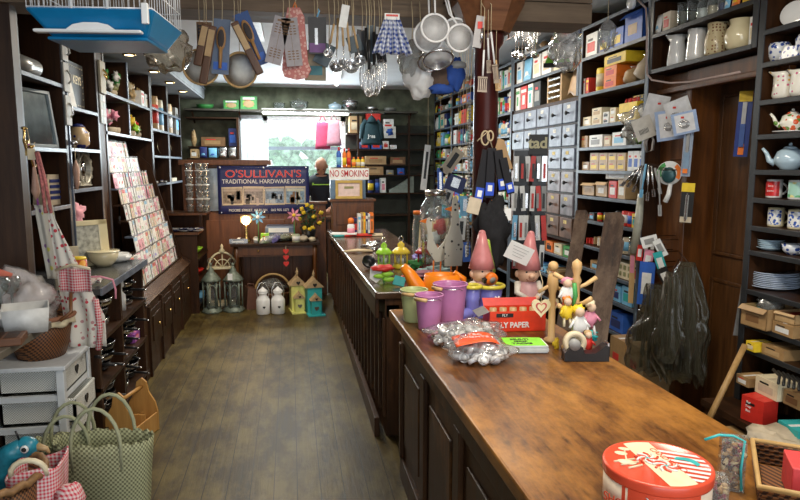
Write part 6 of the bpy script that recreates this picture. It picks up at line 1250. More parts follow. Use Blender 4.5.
# tape dispenser
p = PZ(585, 360, .88); t = thing('tape_dispenser', 'black desk tape dispenser with a cream roll of tape', 'tape dispenser', (p.x, p.y, ZC), -10); k = mpp(p); w_ = 44*k/2
MB().prism([(-w_, 0), (w_, 0), (w_, .055), (w_*.85, .062), (w_*.55, .04), (w_*.35, .03), (-w_*.1, .03), (-w_*.2, .055), (-w_*.8, .05), (-w_, .03)], .05).build('body', BLACK, t, bevel=.004)
MB().lathe([(.02, -.01), (.034, -.01), (.034, .01), (.02, .01), (.02, -.01)], 28, T(-w_*.5, 0, .066) @ Matrix.Diagonal((1.25, 1, 1.25, 1)) @ RX(90)).build('tape_roll', pm('cream'), t); MB().lathe([(.018, -.026), (.021, -.012), (.021, .026), (.0001, .026)], 18, T(-w_*.55, 0, .062) @ RX(90)).build('hub', pm('grey'), t); MB().bb((w_*.93, -.02, .055), (w_*1.0, .02, .068)).build('cutter', STEEL, t)
rag('crumbs_of_tissue', 'little crumpled white and teal tissue behind tape dispenser', (PZ(589, 340, .88).x, PZ(589, 340, .88).y, ZC), .03, .025, .02, pm('teal'), 12, 'tissue')
# candy tin
TX = PZ(656, 462, .972); tn = thing('sweet_tin', 'round red and white striped sweet tin with CANDY SHOP lid', 'tin', (TX.x, TX.y-.005, ZC), frame_to_cam(TX)); TR = 51*mpp(TX)
TRD = mat('orange red tin print', (.72, .085, .04), .22, 0, .06)
MB().lathe([(TR*.97, 0), (TR, .004), (TR, .075)], 48).build('body', mat('cream tin print', (.74, .6, .45), .25), tn)
b = MB(); n = 40
for i in range(n):
    if 6 <= i % 20 <= 15:
        a0 = 2*PI*i/n; a1 = a0+PI/n; b.add([((TR+.0008)*math.cos(a0), (TR+.0008)*math.sin(a0), .006), ((TR+.0008)*math.cos(a1), (TR+.0008)*math.sin(a1), .006), ((TR+.0008)*math.cos(a1), (TR+.0008)*math.sin(a1), .07), ((TR+.0008)*math.cos(a0), (TR+.0008)*math.sin(a0), .07)], [(0, 1, 2, 3)])
b.build('side_stripes', TRD, tn)
b = MB().grid(lambda u, v: ((TR+.001)*math.sin((u-.5)*1.3+.15), -(TR+.001)*math.cos((u-.5)*1.3+.15), .006+.064*v), 14, 1); b.build('side_panel', TRD, tn)
b = MB()
for ky, kx in ((.3, 0), (.3, .5)): 
    for j in range(9):
        a = j*2*PI/9; x0 = kx; sw0 = (x0-.18)*1.3+.15; z0 = .038
        b.tube([((TR+.002)*math.sin(sw0+.12*math.cos(a)), -(TR+.002)*math.cos(sw0+.12*math.cos(a)), z0+.016*math.sin(a)), ((TR+.002)*math.sin(sw0+.22*math.cos(a+.5)), -(TR+.002)*math.cos(sw0+.22*math.cos(a+.5)), z0+.026*math.sin(a+.5))], .0015, 4)
b.build('side_swirls', WHT, tn)
text('side_lettering', 'SHOP', .026, T(-.075, -.0935, .035) @ RZ(-38), TRD, tn)
ld = MB().lathe([(TR*1.02, .07), (TR*1.03, .074), (TR*1.03, .088), (TR*1.015, .092), (TR*.97, .0925), (TR*.955, .0905), (.0001, .0905)], 56).build('lid', TRD, tn)
zt = .0912
def arcpoly(f, n=40):
    return [f(2*PI*i/n) for i in range(n)]
def disc_clip(x0, x1, m, nm, z=zt, r=TR*.95):
    pts = []; n = 16
    for i in range(n+1): x = x0+(x1-x0)*i/n; pts.append((x, math.sqrt(max(0, r*r-x*x))))
    for i in range(n, -1, -1): x = x0+(x1-x0)*i/n; pts.append((x, -math.sqrt(max(0, r*r-x*x))))
    return MB().add([(x, y, z) for x, y in pts], [tuple(range(len(pts)))], 0, False, RZ(30)).build(nm, m, ld)
disc_clip(-TR*.25, TR*.3, pm('cream'), 'cream_band')
for i in range(8):
    y0_ = -.72*TR+i*.18*TR; y1_ = y0_+.09*TR; q_ = []
    for y_ in (y0_, y1_): q_ += [((.3*TR-y_*.5)/.866, y_), (math.sqrt((.95*TR)**2-y_*y_), y_)]
    if q_[1][0]-q_[0][0] > .01 and q_[3][0]-q_[2][0] > .01: MB().add([(x, y, zt+.0003) for x, y in q_], [(0, 1, 3, 2)]).build('white_stripe', WHT, ld)
SKY = pm('sky')
b = MB()
for (cx_, cy_, rr_, c_) in ((-.02, .012, .024, 0), (.018, -.012, .024, 1)):
    for j in range(10):
        a = j*2*PI/10; p_ = [(cx_+rr_*q_*math.cos(a+q_*1.2), cy_+rr_*q_*math.sin(a+q_*1.2), zt+.0012) for q_ in (.2, .5, .8, 1.1)]; b.tube(p_, .0026, 5, (j+c_) % 2)
    b.ell((cx_, cy_, zt+.001), (.006, .006, .002), 2)
b.build('sweet_swirls', [WHT, TRD, pm('teal')], ld)
text('lid_lettering', 'CANDY SHOP', .02, T(.014, .012, zt+.0002) @ RZ(-52) @ T(0, .012, 0) @ RX(-90), TRD, ld, .0004)
MB().grid(lambda u, v: ((u-.5)*.05, (v-.5)*.016+.012*math.sin(PI*u), zt+.0006), 10, 1, 0, T(.058, .028, 0) @ RZ(-20)).build('teal_ribbon', pm('teal'), ld)
b = MB(); b.ell((-.07, .045, zt), (.013, .008, .0015)); 
for i in range(3): b.tube([(-.085+.015*i, -.03-.01*i, zt+.0005), (-.045+.008*i, .0-.012*i, zt+.0005)], .0025, 5)
b.ell((-.06, -.02, zt), (.02, .012, .0015)); b.ell((-.075, .02, zt), (.014, .01, .0012)); b.tube([(-.07, .045, zt), (-.06, -.02, zt)], .002, 5); b.build('cream_silhouette', pm('cream'), ld)
q = MB().lathe([(.112, 0), (.115, .01), (.108, .013), (.0001, .004)], 40).build('lower_tin_lid', pm('white')); 
bpy.data.objects.remove(q)
# clear boxes of potpourri
def pot_box(label, x, yb, w_, d_, h, rz, seed, string=False):
    p = PZ(x, yb, .88); t = thing('potpourri_box', label, 'box', (p.x, p.y, ZC), rz); rs = random.Random(seed)
    b = MB(); b.bb((-w_/2, -d_/2, 0), (w_/2, d_/2, .002)).bb((-w_/2, -d_/2, h-.002), (w_/2, d_/2, h)).bb((-w_/2, -d_/2, 0), (-w_/2+.0015, d_/2, h)).bb((w_/2-.0015, -d_/2, 0), (w_/2, d_/2, h)).bb((-w_/2, -d_/2, 0), (w_/2, -d_/2+.0015, h)).bb((-w_/2, d_/2-.0015, 0), (w_/2, d_/2, h)); b.build('clear_box', film('clear acrylic', (1, 1, .95), .04, .06, .25), t)
    b = MB()
    for i in range(110): b.ell((rs.uniform(-.42, .42)*w_, rs.uniform(-.42, .42)*d_, rs.uniform(.08, .92)*h), (rs.uniform(.004, .009), rs.uniform(.003, .008), rs.uniform(.003, .008)), rs.randrange(5), RZ(0), 6, 4, .8, i)
    tag(b.build('petals_and_pods', [mat('dried pod', (.3, .17, .07), .8), pm('tan'), mat('dried petal', (.25, .03, .05), .8), mat('dark pod', (.06, .03, .015), .8), mat('pale pod', (.6, .45, .25), .8)], t), None, kind='stuff')
    if string: MB().tube([(-.06, -.02, h*.95), (-.03, -.01, h+.006), (0, 0, h+.004), (.02, -.02, h+.003), (d_*.3, -d_/2-.003, h*.5), (d_*.35, -d_/2-.01, .01)], .003, 6).build('teal_string', pm('teal'), t)
pot_box('tall clear box of dried pods tied with teal string', 730, 487, .05, .05, .115, -30, 1, True); pot_box('lower clear box of dried petals left of the tall one', 708, 500, .07, .05, .055, -25, 2)
# wicker tray with red carton bottom right
p = PZ(797, 497, .88); t = thing('wicker_tray', 'shallow wicker tray holding a red box at bottom right corner', 'tray', (p.x+.03, p.y+.0, ZC), -35)
b = MB(); b.bb((-.09, -.11, 0), (.09, .11, .006)); 
for (a_, b_) in (((-.1, -.12), (.1, -.12)), ((.1, -.12), (.1, .12)), ((.1, .12), (-.1, .12)), ((-.1, .12), (-.1, -.12))):
    for z in (.008, .018, .028, .038, .048): b.tube([(a_[0]*(1+z), a_[1]*(1+z), z), (b_[0]*(1+z), b_[1]*(1+z), z)], .005, 6)
b.build('woven_side', WICKER, t); MB().tube([(.107, -.128, .055), (.107, .128, .055), (-.107, .128, .055), (-.107, -.128, .055)], .007, 8, closed=True).build('rim', mat('cane', (.45, .28, .1), .6), t)
q = MB().bb((-.06, -.05, 0), (.06, .05, .075)).build('red_gift_box', mat('coral red box', (.72, .06, .06), .5), bevel=.003); q.location = (p.x+.035, p.y-.015, ZC+.0075); q.rotation_euler = (0, 0, R(-30)); tag(q, 'plain coral red box sitting in the wicker tray', 'box'); MB().bb((-.01, -.0505, -.0005), (.01, .0505, .0757)).build('ribbon_band', mat('darker red ribbon', (.5, .03, .04), .5), q)
# ------------------------------------------------------------ things hanging from the beam
HY = 3.50                                    # the row of hooks just in front of the beam
BZ = 2.42
hr = thing('hanging_rail', 'iron rail of hooks fixed along the front of the ceiling beam', 'rail', (0, 0, 0))
xa = PY(186, 15, HY).x; xb_ = PY(458, 15, HY).x; MB().tube([(xa, HY+.02, BZ+.06), (xb_, HY+.02, BZ+.06)], .006, 6).build('rod', DARK, hr)
for x in (xa+.05, (xa+xb_)/2, xb_-.05): MB().tube([(x, HY+.02, BZ+.06), (x, 3.62, BZ+.06)], .006, 6).build('bracket', DARK, hr)
def hang(name, label, cat, x, ytop, Y=HY, X=None, cord=True, rz=0, zt=None):
    """a thing hanging by a cord: origin at the top of the goods"""
    p = PY(x, ytop, Y) if X is None else PX(x, ytop, X); t = thing(name, label, cat, tuple(p), rz)
    if cord and X is None:
        top = (zt or BZ+.054)-p.z
        if top > .01: MB().tube([(0, 0, -.005), (.004, 0, top*.5), (0, .018, top)], .0025, 5).build('hanging_cord', STRING, t)
    return t, mpp(p)
CG = mat('blue grey backing card', (.12, .16, .24), .5, 0, .1); CD = mat('dark card', (.03, .028, .03), .5)
def card_at(t, k, w_, h, m, rot=0, dy=0, dx=0):
    return MB().box((0, 0, 0), (w_*k, .003, h*k), 0, T(dx*k, dy, 0) @ RY(rot) @ T(0, 0, -h*k/2)).build('backing_card', m, t)
def brush(label, x, yt, w_, h, rot, m, oval=True):
    t, k = hang('hairbrush_card', label, 'brush', x, yt); c = card_at(t, k, w_, h, m, rot)
    M_ = RY(rot); b = MB(); b.add; 
    q = MB(); q.ell((0, -.012, -h*k*.36), (.024 if oval else .014, .008, .06)); q.tube([(0, -.012, -h*k*.5), (0, -.012, -h*k*.9)], [.010, .008], 8); q.v = [tuple(M_ @ Vector(v)) for v in q.v]; q.build('wooden_brush', mat('honey wood', (.42, .22, .08), .4), t)
    q = MB().ell((0, -.019, -h*k*.36), (.017, .006, .045)); q.v = [tuple(M_ @ Vector(v)) for v in q.v]; q.build('bristles', mat('bristle pad', (.05, .04, .04), .8), t)
    q = MB().box((0, -.003, -h*k*.85), (w_*k*.8, .002, h*k*.14)); q.v = [tuple(M_ @ Vector(v)) for v in q.v]; q.build('printed_band', pm('blue'), t)
brush('hairbrush on blue grey card, left of the two oval brushes hanging from beam', 222, 19, 17, 54, 4, CG); brush('hairbrush on blue card, tilted right, hanging from the beam', 240, 13, 16, 54, -22, mat('deep blue card', (.03, .08, .25), .5))
for (x, yt, h, rot, l) in ((206, 24, 42, 14, 'long dark wooden brush in sleeve at the left of the hanging brushes'), (213, 26, 58, 12, 'second long dark wooden brush hanging beside the oval brushes'), (234, 22, 56, -26, 'narrow wooden handled brush hanging between the two oval brushes')):
    t, k = hang('clothes_brush', l, 'brush', x, yt, HY-.03); q = MB().box((0, 0, -h*k/2), (8*k, .02, h*k)); q.v = [tuple(RY(rot) @ Vector(v)) for v in q.v]; q.build('body', wood('walnut brush', (.06, .025, .01), (.16, .07, .03), 'Z', .4), t, bevel=.006)
    q = MB().box((0, -.012, -h*k*.3), (6*k, .01, h*k*.45)); q.v = [tuple(RY(rot) @ Vector(v)) for v in q.v]; q.build('bristles', pm('tan'), t)
t, k = hang('card_of_combs', 'dark brown card of combs hanging leftmost under the beam', 'card', 204, 22, HY+.02); card_at(t, k, 15, 24, pm('brown')); b = MB(); [b.box((0, -.004, -.02-.016*i), (.06, .004, .006)) for i in range(5)]; b.tube([(-.03, -.004, -.01), (-.03, -.004, -.1)], .003, 5); b.build('comb', BLACK, t)
for (x, y, r, l) in ((201, 67, 17, 'round wooden embroidery hoop hanging left of brushes'), (240, 70, 17, 'round wooden embroidery hoop hanging behind the brushes')):
    p = PY(x, y, HY+.05); k = mpp(p); t = thing('embroidery_hoop', l, 'hoop', tuple(p), 6 if x < 220 else -12); MB().tube([(r*k*math.cos(a*PI/16), 0, r*k*math.sin(a*PI/16)) for a in range(32)], .006, 8, closed=True).build('ring', PINE, t)
    MB().lathe([(r*k*.97, 0), (.0001, .002)], 28, RX(90)).build('cloth', mat('calico', (.75, .74, .68), .9), t); MB().tube([(0, 0, r*k), (0, 0, BZ+.05-p.z)], .002, 5).build('hanging_cord', STRING, t)
t, k = hang('floral_ironing_mitt', 'pink floral rounded board hanging behind two grey printed cards', 'mitt', 295, 8, rz=-8)
PF = pattern('pink floral print', (.55, .2, .18), (.7, .42, .36), 'floral', .018, .8, None, .4)
MB().prism([(-7*k, 0), (5*k, 0), (9*k, -8*k), (12*k, -52*k), (15*k, -60*k), (11*k, -68*k), (0, -70*k), (-12*k, -67*k), (-14*k, -60*k), (-11*k, -30*k), (-9*k, -8*k)], .02).build('padded_shape', PF, t, bevel=.006); MB().tube([(-.01, 0, 0), (0, 0, .03), (.01, 0, 0)], .004, 5).build('wooden_hanger', pm('orange'), t)
for (x, yt, rot, l) in ((283, 17, 14, 'grey printed instruction card hanging in front of pink board, left one'), (289, 18, -6, 'grey printed instruction card hanging in front of pink board, right one')):
    t, k = hang('instruction_card', l, 'card', x, yt, HY-.04); card_at(t, k, 16, 47, mat('pale grey card', (.33, .3, .31), .5), rot)
    q = MB(); [q.box((-4*k+(i % 3)*4*k, -.003, -(8+(i//3)*2.6+(14 if i > 11 else 0))*k), (2.6*k, .001, 1*k)) for i in range(24)]; q.box((0, -.003, -4*k), (9*k, .001, 2*k)); q.box((0, -.0022, -25*k), (.3*k, .0006, 44*k)); q.v = [tuple(RY(rot) @ Vector(v)) for v in q.v]; q.build('printed_words', pm('brown'), t)
t, k = hang('knife_card', 'black card with purple foot hanging on a blue hook', 'card', 317, 17); card_at(t, k, 18, 36, CD); MB().box((-1*k, -.004, -19*k), (3*k, .006, 16*k)).build('silver_tool', STEEL, t); MB().box((0, -.003, -30*k), (16*k, .002, 9*k)).build('purple_panel', mat('purple print', (.15, .05, .2), .5), t); MB().tube([(0, 0, 0), (.012, 0, .03), (0, 0, .05), (-.012, 0, .03), (0, 0, 0)], .005, 6).build('blue_hook', pm('sky'), t)
t, k = hang('teal_tan_card', 'teal and tan card hanging lower behind the black card', 'card', 315, 50, HY+.06, zt=BZ+.05); card_at(t, k, 21, 30, mat('olive tan card', (.2, .17, .1), .5)); MB().box((0, -.003, -20*k), (14*k, .002, 9*k)).build('teal_panel', mat('deep teal print', (.02, .15, .18), .5), t)
def ladle(label, x, yt, yb, r, Y, rot, hm, slot=False, cat='ladle'):
    t, k = hang('ladle' if not slot else 'slotted_spoon', label, cat, x, yt, Y); L = (yb-yt)*k; M_ = RY(rot)
    q = MB().tube([(0, 0, 0), (0, 0, -L*.55)], .006, 8); q.v = [tuple(M_ @ Vector(v)) for v in q.v]; q.build('grip', hm, t)
    q = MB().tube([(0, 0, -L*.55), (0, 0, -L+r*k)], .0035, 6); q.v = [tuple(M_ @ Vector(v)) for v in q.v]; q.build('stem', STEEL, t)
    q = MB().cup([(.002, -r*k*.9), (r*k*.7, -r*k*.6), (r*k, 0)], .002, 18, M_ @ T(0, 0, -L+r*k) @ RX(70)); q.build('bowl', STEEL, t)
for i, (x, yt, yb, r, rot) in enumerate(((338, 18, 72, 7, 3), (342, 17, 68, 6, -2), (347, 22, 73, 8, -5), (353, 26, 66, 6, -12), (334, 24, 58, 5, 12))): ladle(f"steel ladle with tan grip, {ordn(i)} of the bunch hanging right of black card", x, yt, yb, r, HY-.02*i, rot, pm('tan'))
t, k = hang('price_label', 'white label card topping the bunch of tan gripped ladles', 'card', 346, 5, HY-.1, cord=False); card_at(t, k, 8, 22, pm('white'), 10); MB().tube([(0, 0, -.01), (0, .10, BZ+.054-t.location.z)], .002, 5).build('hanging_cord', STRING, t)
for i, (x, yt, w_, h, rot, c) in enumerate(((329, 44, 16, 22, 25, 'blue grey'), (352, 36, 14, 16, -20, 'blue grey'))):
    t, k = hang('small_card', f"small dark blue card {['low left of', 'high right of'][i]} the ladle bunch", 'card', x, yt, HY+.04); card_at(t, k, w_, h, mat('dark slate card', (.05, .08, .1), .5), rot)
def whisk(label, x, yt, yb, r, Y=HY):
    t, k = hang('whisk', label, 'whisk', x, yt, Y); L = (yb-yt)*k; MB().tube([(0, 0, 0), (0, 0, -L*.5)], .008, 8).build('grip', BLACK, t)
    for j in range(6):
        a = j*PI/6; c_, s_ = math.cos(a), math.sin(a); MB().tube([(0, 0, -L*.5)]+[(r*k*math.sin(PI*i/8)**.8*c_*(-1 if 0 else 1), r*k*math.sin(PI*i/8)**.8*s_, -L*(.5+.25*(1-math.cos(PI*i/8)))) for i in range(1, 8)]+[(0, 0, -L)], .002, 5).build('wire_loop', STEEL, t)
        MB().tube([(0, 0, -L*.5)]+[(-r*k*math.sin(PI*i/8)**.8*c_, -r*k*math.sin(PI*i/8)**.8*s_, -L*(.5+.25*(1-math.cos(PI*i/8)))) for i in range(1, 8)]+[(0, 0, -L)], .002, 5).build('wire_loop', STEEL, t)
for i, (x, yt, yb, r) in enumerate(((366, 28, 90, 7), (374, 32, 95, 7), (381, 28, 88, 6), (369, 40, 96, 6))): whisk(f"black gripped wire whisk, {ordn(i)} of the cluster under the gingham cloth", x, yt, yb, r, HY-.05*(i % 2)-.02*i)
for i, (x, yt, h, m) in enumerate(((362, 30, 34, CD), (371, 25, 36, mat('dark slate card', (.05, .08, .1), .5)), (379, 34, 28, CD))):
    t, k = hang('utensil_card', f"dark utensil card, {ordn(i)} from left behind the whisks", 'card', x, yt, HY+.05); card_at(t, k, 10, h, m, 6-6*i)
# gingham cloth bundle
t, k = hang('gingham_cloths', 'bunch of blue and white gingham cloths pinned under a white red-marked tag', 'cloth', 391, 14, HY-.12)
GI = pattern('blue gingham', (.7, .72, .75), (.03, .07, .3), 'gingham', .022, .85)
MB().grid(lambda u, v: ((u-.5)*(14+26*v)*k, -.03+.02*math.sin(u*30)*(.3+v), -(4+36*v)*k+.006*math.sin(u*19)), 40, 8).build('cloth_front', GI, t, solid=.002); MB().grid(lambda u, v: ((u-.5)*(12+22*v)*k, .03-.02*math.sin(u*26)*(.3+v), -(4+33*v)*k), 30, 8).build('cloth_back', GI, t, solid=.002)
MB().box((0, -.035, -4*k), (15*k, .004, 6*k)).build('tag', pm('white'), t); MB().box((0, -.038, -3*k), (12*k, .002, 2*k)).build('red_print', pm('red'), t)
# clear bags
for (x, yt, w_, h, m, l, sd) in ((412, 40, 26, 42, film('thin smoky bag', (.3, .3, .28), .22, .2, .4), 'smoky clear bag hanging behind the gingham cloths', 2), (420, 58, 30, 38, film('frosted white bag', (1, 1, 1), .35, .5, .1), 'frosted white plastic bag hanging below the steel strainers', 3)):
    t, k = hang('plastic_bag', l, 'bag', x, yt, HY+.06); MB().ell((0, 0, -h*k*.5), (w_*k*.5, .05, h*k*.5), wob=.4, seed=sd, nu=26, nv=16).build('bag', m, t)
# sieves
MESH = film('fine wire mesh', (.95, .95, .95), .3, .35, .2)
def sieve(label, x, y, r, Y, tilt, m=WIRE, hx=0, deep=.5):
    p = PY(x, y, Y); k = mpp(p); t = thing('sieve', label, 'sieve', tuple(p), 0); M_ = RX(tilt) @ RZ(0)
    b = MB(); b.tube([(r*k*math.cos(a*PI/16), 0, r*k*math.sin(a*PI/16)) for a in range(32)], .006, 8, closed=True); b.v = [tuple(RX(tilt-90+90) @ Vector(v)) for v in b.v]; b.build('rim', m, t)
    b = MB().lathe([(.0001, r*k*deep), (r*k*.5, r*k*deep*.85), (r*k*.85, r*k*deep*.45), (r*k*.98, 0)], 26, RX(tilt) @ RX(-90)); b.build('mesh_bowl', MESH, t)
    MB().tube([(hx*.2*k, 0, r*k), (hx*k*.6, 0, r*k+(y-r-8)*.4*k), (hx*k, .02, BZ+.05-p.z)], .005, 6).build('handle', m, t)
sieve('white rimmed sieve, lower left of three hanging by the column', 429, 36, 15, HY-.15, 12); sieve('white rimmed sieve in front, upper of the overlapping pair', 435, 28, 14, HY-.22, -8); sieve('pale oval rimmed sieve hanging at right beside the column', 460, 38, 13, HY-.18, 4, hx=-14)
sieve('second pale rimmed sieve nested behind the right one', 456, 34, 15, HY-.12, 0, hx=-12); sieve('wide steel strainer hanging low under the white sieves', 438, 60, 15, HY-.1, 60, STEEL, hx=-4, deep=.8); sieve('steel strainer bowl nested beside the low wide one', 430, 62, 12, HY-.04, 50, STEEL, deep=.8)
# oven mitts
t, k = hang('oven_mitts', 'pair of blue and brown oven mitts hanging beside the column', 'mitts', 452, 56, HY+.03)
MB().ell((4*k, 0, -18*k), (9*k, .03, 17*k), wob=.3, seed=2, nu=22, nv=14).build('blue_mitt', mat('royal blue cloth', (.015, .06, .28), .85), t); MB().ell((-8*k, .02, -22*k), (12*k, .03, 15*k), wob=.5, seed=5, nu=22, nv=14).build('brown_mitt', mat('brown cloth', (.08, .05, .035), .9), t); MB().ell((-12*k, -.02, -33*k), (12*k, .025, 5*k), wob=.5, seed=8).build('blue_cuff', mat('royal blue cloth', (.015, .06, .28), .85), t); MB().ell((6*k, -.02, -9*k), (8*k, .02, 4*k), wob=.3, seed=8).build('pale_cuff', pm('grey'), t)
# beside the column: packet and spatulas
CY = PP[1]-.12
ck = MB().tube([(PP[0], PP[1], 2.2), (PP[0], PP[1]-.1, 2.2)], .004, 5)
def hangc(name, label, cat, x, yt, dy=0):
    p = PY(x, yt, CY-dy); t = thing(name, label, cat, tuple(p), 0); zt_2 = 2.44-p.z
    if zt_2 > .02: MB().tube([(0, 0, -.01), (0, .0, zt_2*.7), (0, .02+dy, zt_2)], .002, 5).build('hanging_cord', STRING, t)
    return t, mpp(p)
t, k = hangc('carded_peeler', 'white packet with red and orange print hanging on the column', 'packet', 481, 16, .06); card_at(t, k, 9, 31, pm('silver') if 0 else mat('grey white packet', (.4, .38, .38), .4), 8, 0); MB().box((-1*k, -.004, -9*k), (5*k, .003, 7*k)).build('red_print', pm('red'), t); MB().tube([(1*k, -.01, -12*k), (0, -.01, -26*k)], .006, 6).build('peeler', STEEL, t)
def spat(label, x, yt, yb, w_, rot, dy, wood_=False):
    t, k = hangc('spatula', label, 'spatula', x, yt, dy); L = (yb-yt)*k; M_ = RY(rot)
    q = MB().tube([(0, 0, 0), (0, 0, -L*.62)], .005, 8); q.v = [tuple(M_ @ Vector(v)) for v in q.v]; q.build('stem', WIRE if not wood_ else PINE, t)
    q = MB(); n = 5
    for i in range(n): q.box(((i-(n-1)/2)*w_*k/n, 0, -L*.81), (w_*k/n*.6, .003, L*.3))
    q.box((0, 0, -L*.66), (w_*k, .003, L*.05)); q.box((0, 0, -L*.98), (w_*k, .003, L*.05)); q.v = [tuple(M_ @ Vector(v)) for v in q.v]; q.build('slotted_blade', mat('bronze steel', (.35, .27, .2), .3, .8) if not wood_ else PINE, t)
spat('slotted steel spatula hanging lowest in front of the column', 484, 50, 91, 10, 2, .1); spat('slim white handled spatula hanging right of the column', 491, 32, 82, 6, -8, .06); spat('second slim spatula with white handle on the column', 488, 38, 72, 5, -3, .03); spat('brown wooden spatula hanging at the right edge of column', 496, 60, 90, 6, -6, -.02, True)
# steel ladles in clear bag, nets and bags between column and bay
hb2 = thing('hook_bar', 'thin bar of hooks running right from the column in front of shelves', 'rail', (0, 0, 0)); HX2 = 1.66
pA = PX(505, 10, HX2); 
def hangr(name, label, cat, x, yt, X=1.75, zt=2.60, cord=True):
    p = PX(x, yt, X); t = thing(name, label, cat, tuple(p), -30)
    if cord: MB().tube([(0, 0, -.01), (0, 0, (zt-p.z))], .002, 5).build('hanging_cord', STRING, t)
    return t, mpp(p)
ys = [PX(x, 100, 1.75).y for x in (505, 625)]
MB().tube([(1.75, ys[0], 2.6), (1.75, ys[1]-.1, 2.6)], .006, 6).build('rod', DARK, hb2)
for y in (ys[0]-.05, (ys[0]+ys[1])/2, ys[1]): MB().tube([(1.75, y, 2.6), (1.75, y, 2.74)], .006, 6).build('bracket', DARK, hb2)
for i, (x, yt, yb, r) in enumerate(((519, 24, 55, 4), (523, 22, 58, 4.5), (529, 26, 50, 3), (536, 20, 56, 4.5), (516, 30, 56, 4))):
    t, k = hangr('steel_ladle', f"steel ladle, {ordn(i)} of the bagged bunch hanging right of the column", 'ladle', x, yt); L = (yb-yt)*k; MB().tube([(0, 0, 0), (0, 0, -L+r*k)], .005, 6).build('stem', STEEL, t); MB().ell((0, 0, -L+r*k*.5), (r*k, r*k, r*k*.8)).build('bowl', STEEL, t)
t, k = hangr('plastic_bag', 'small clear bag over the tops of the steel ladles', 'bag', 532, 12); MB().ell((0, 0, -15*k), (9*k, .06, 15*k), wob=.8, seed=21, nu=20, nv=14).build('bag', CLEAR, t)
t, k = hangr('green_bag', 'lime green and black bag hanging behind a clear bagged strainer', 'bag', 558, 28, 1.8); MB().prism([(-3*k, 0), (4*k, 0), (3*k, -14*k), (14*k, -35*k), (-12*k, -35*k), (-4*k, -14*k)], .03).build('green_panel', mat('vivid green', (.2, .6, .04), .5), t, bevel=.004); MB().box((4*k, 0, -36*k), (34*k, .035, 4*k)).build('black_base', BLACK, t); MB().tube([(0, 0, 0), (.0, 0, 14*k), (8*k, 0, 24*k)], .012, 6).build('tan_loop', pm('straw'), t)
t, k = hangr('bagged_strainer', 'round steel strainers in a crumpled clear bag with red tag', 'strainer', 568, 4); MB().ell((0, 0, -38*k), (14*k, .08, 26*k), wob=.5, seed=31, nu=26, nv=18).build('bag', film('crumpled clear bag', (.9, .9, .88), .25, .15, .4), t)
for z, r in ((-30, 9), (-44, 9)): MB().tube([(r*k*math.cos(a*PI/12), -.02, z*k+r*k*math.sin(a*PI/12)) for a in range(24)], .005, 6, closed=True).build('strainer_ring', STEEL, t); MB().lathe([(r*k, 0), (r*k*.5, .03), (.0001, .04)], 18, T(0, 0, z*k) @ RX(-90)).build('strainer_bowl', MESH, t)
MB().lathe([(.02, 0), (.05, .08)], 10, T(0, 0, -12*k)).build('bag_neck', CLEAR, t); MB().box((7*k, -.05, -20*k), (5*k, .004, 7*k)).build('red_tag', pm('red'), t)
t, k = hangr('bagged_strainer', 'second strainer in clear bag hanging lower left over green bag', 'strainer', 557, 40, 1.7); MB().tube([(8*k*math.cos(a*PI/12), -.02, -12*k+8*k*math.sin(a*PI/12)) for a in range(24)], .006, 6, closed=True).build('strainer_ring', STEEL, t); MB().lathe([(8*k, 0), (4*k, .03), (.0001, .04)], 18, T(0, 0, -12*k) @ RX(-90)).build('strainer_bowl', MESH, t)
t, k = hangr('clear_jelly_mould', 'clear fluted plastic mould in bag hanging before the blue box', 'mould', 608, 20, 1.9); b = MB()
for i in range(6): b.ell(((i-2.5)*2.6*k, 0, -20*k+abs(i-2.5)*1.2*k), (2.2*k, .02, 9*k))
b.build('fluted_mould', GLASS, t); MB().ell((0, 0, -14*k), (8*k, .04, 15*k), wob=.4, seed=5).build('bag', CLEAR, t)
# pink cable down the wall end of the bay
cbl = MB().tube([PX(x, y, 2.185) for x, y in ((632, -4), (640, 2), (646, 8), (647, 30), (646.5, 60), (647, 74), (652, 80), (670, 83), (690, 82), (740, 72))], .006, 6).build('wall_cable', mat('pinkish cable', (.38, .28, .25), .6)); tag(cbl, 'pinkish grey cable running down beside bay and under jug shelf', 'cable')
q = thing('cable_clip', 'round white cable junction at the top of the bay', 'junction box', tuple(PX(633, 3, 2.18)), 0); MB().lathe([(.04, 0), (.04, .02), (.03, .03), (.0001, .031)], 18, RY(-90)).build('cover', WHT, q)

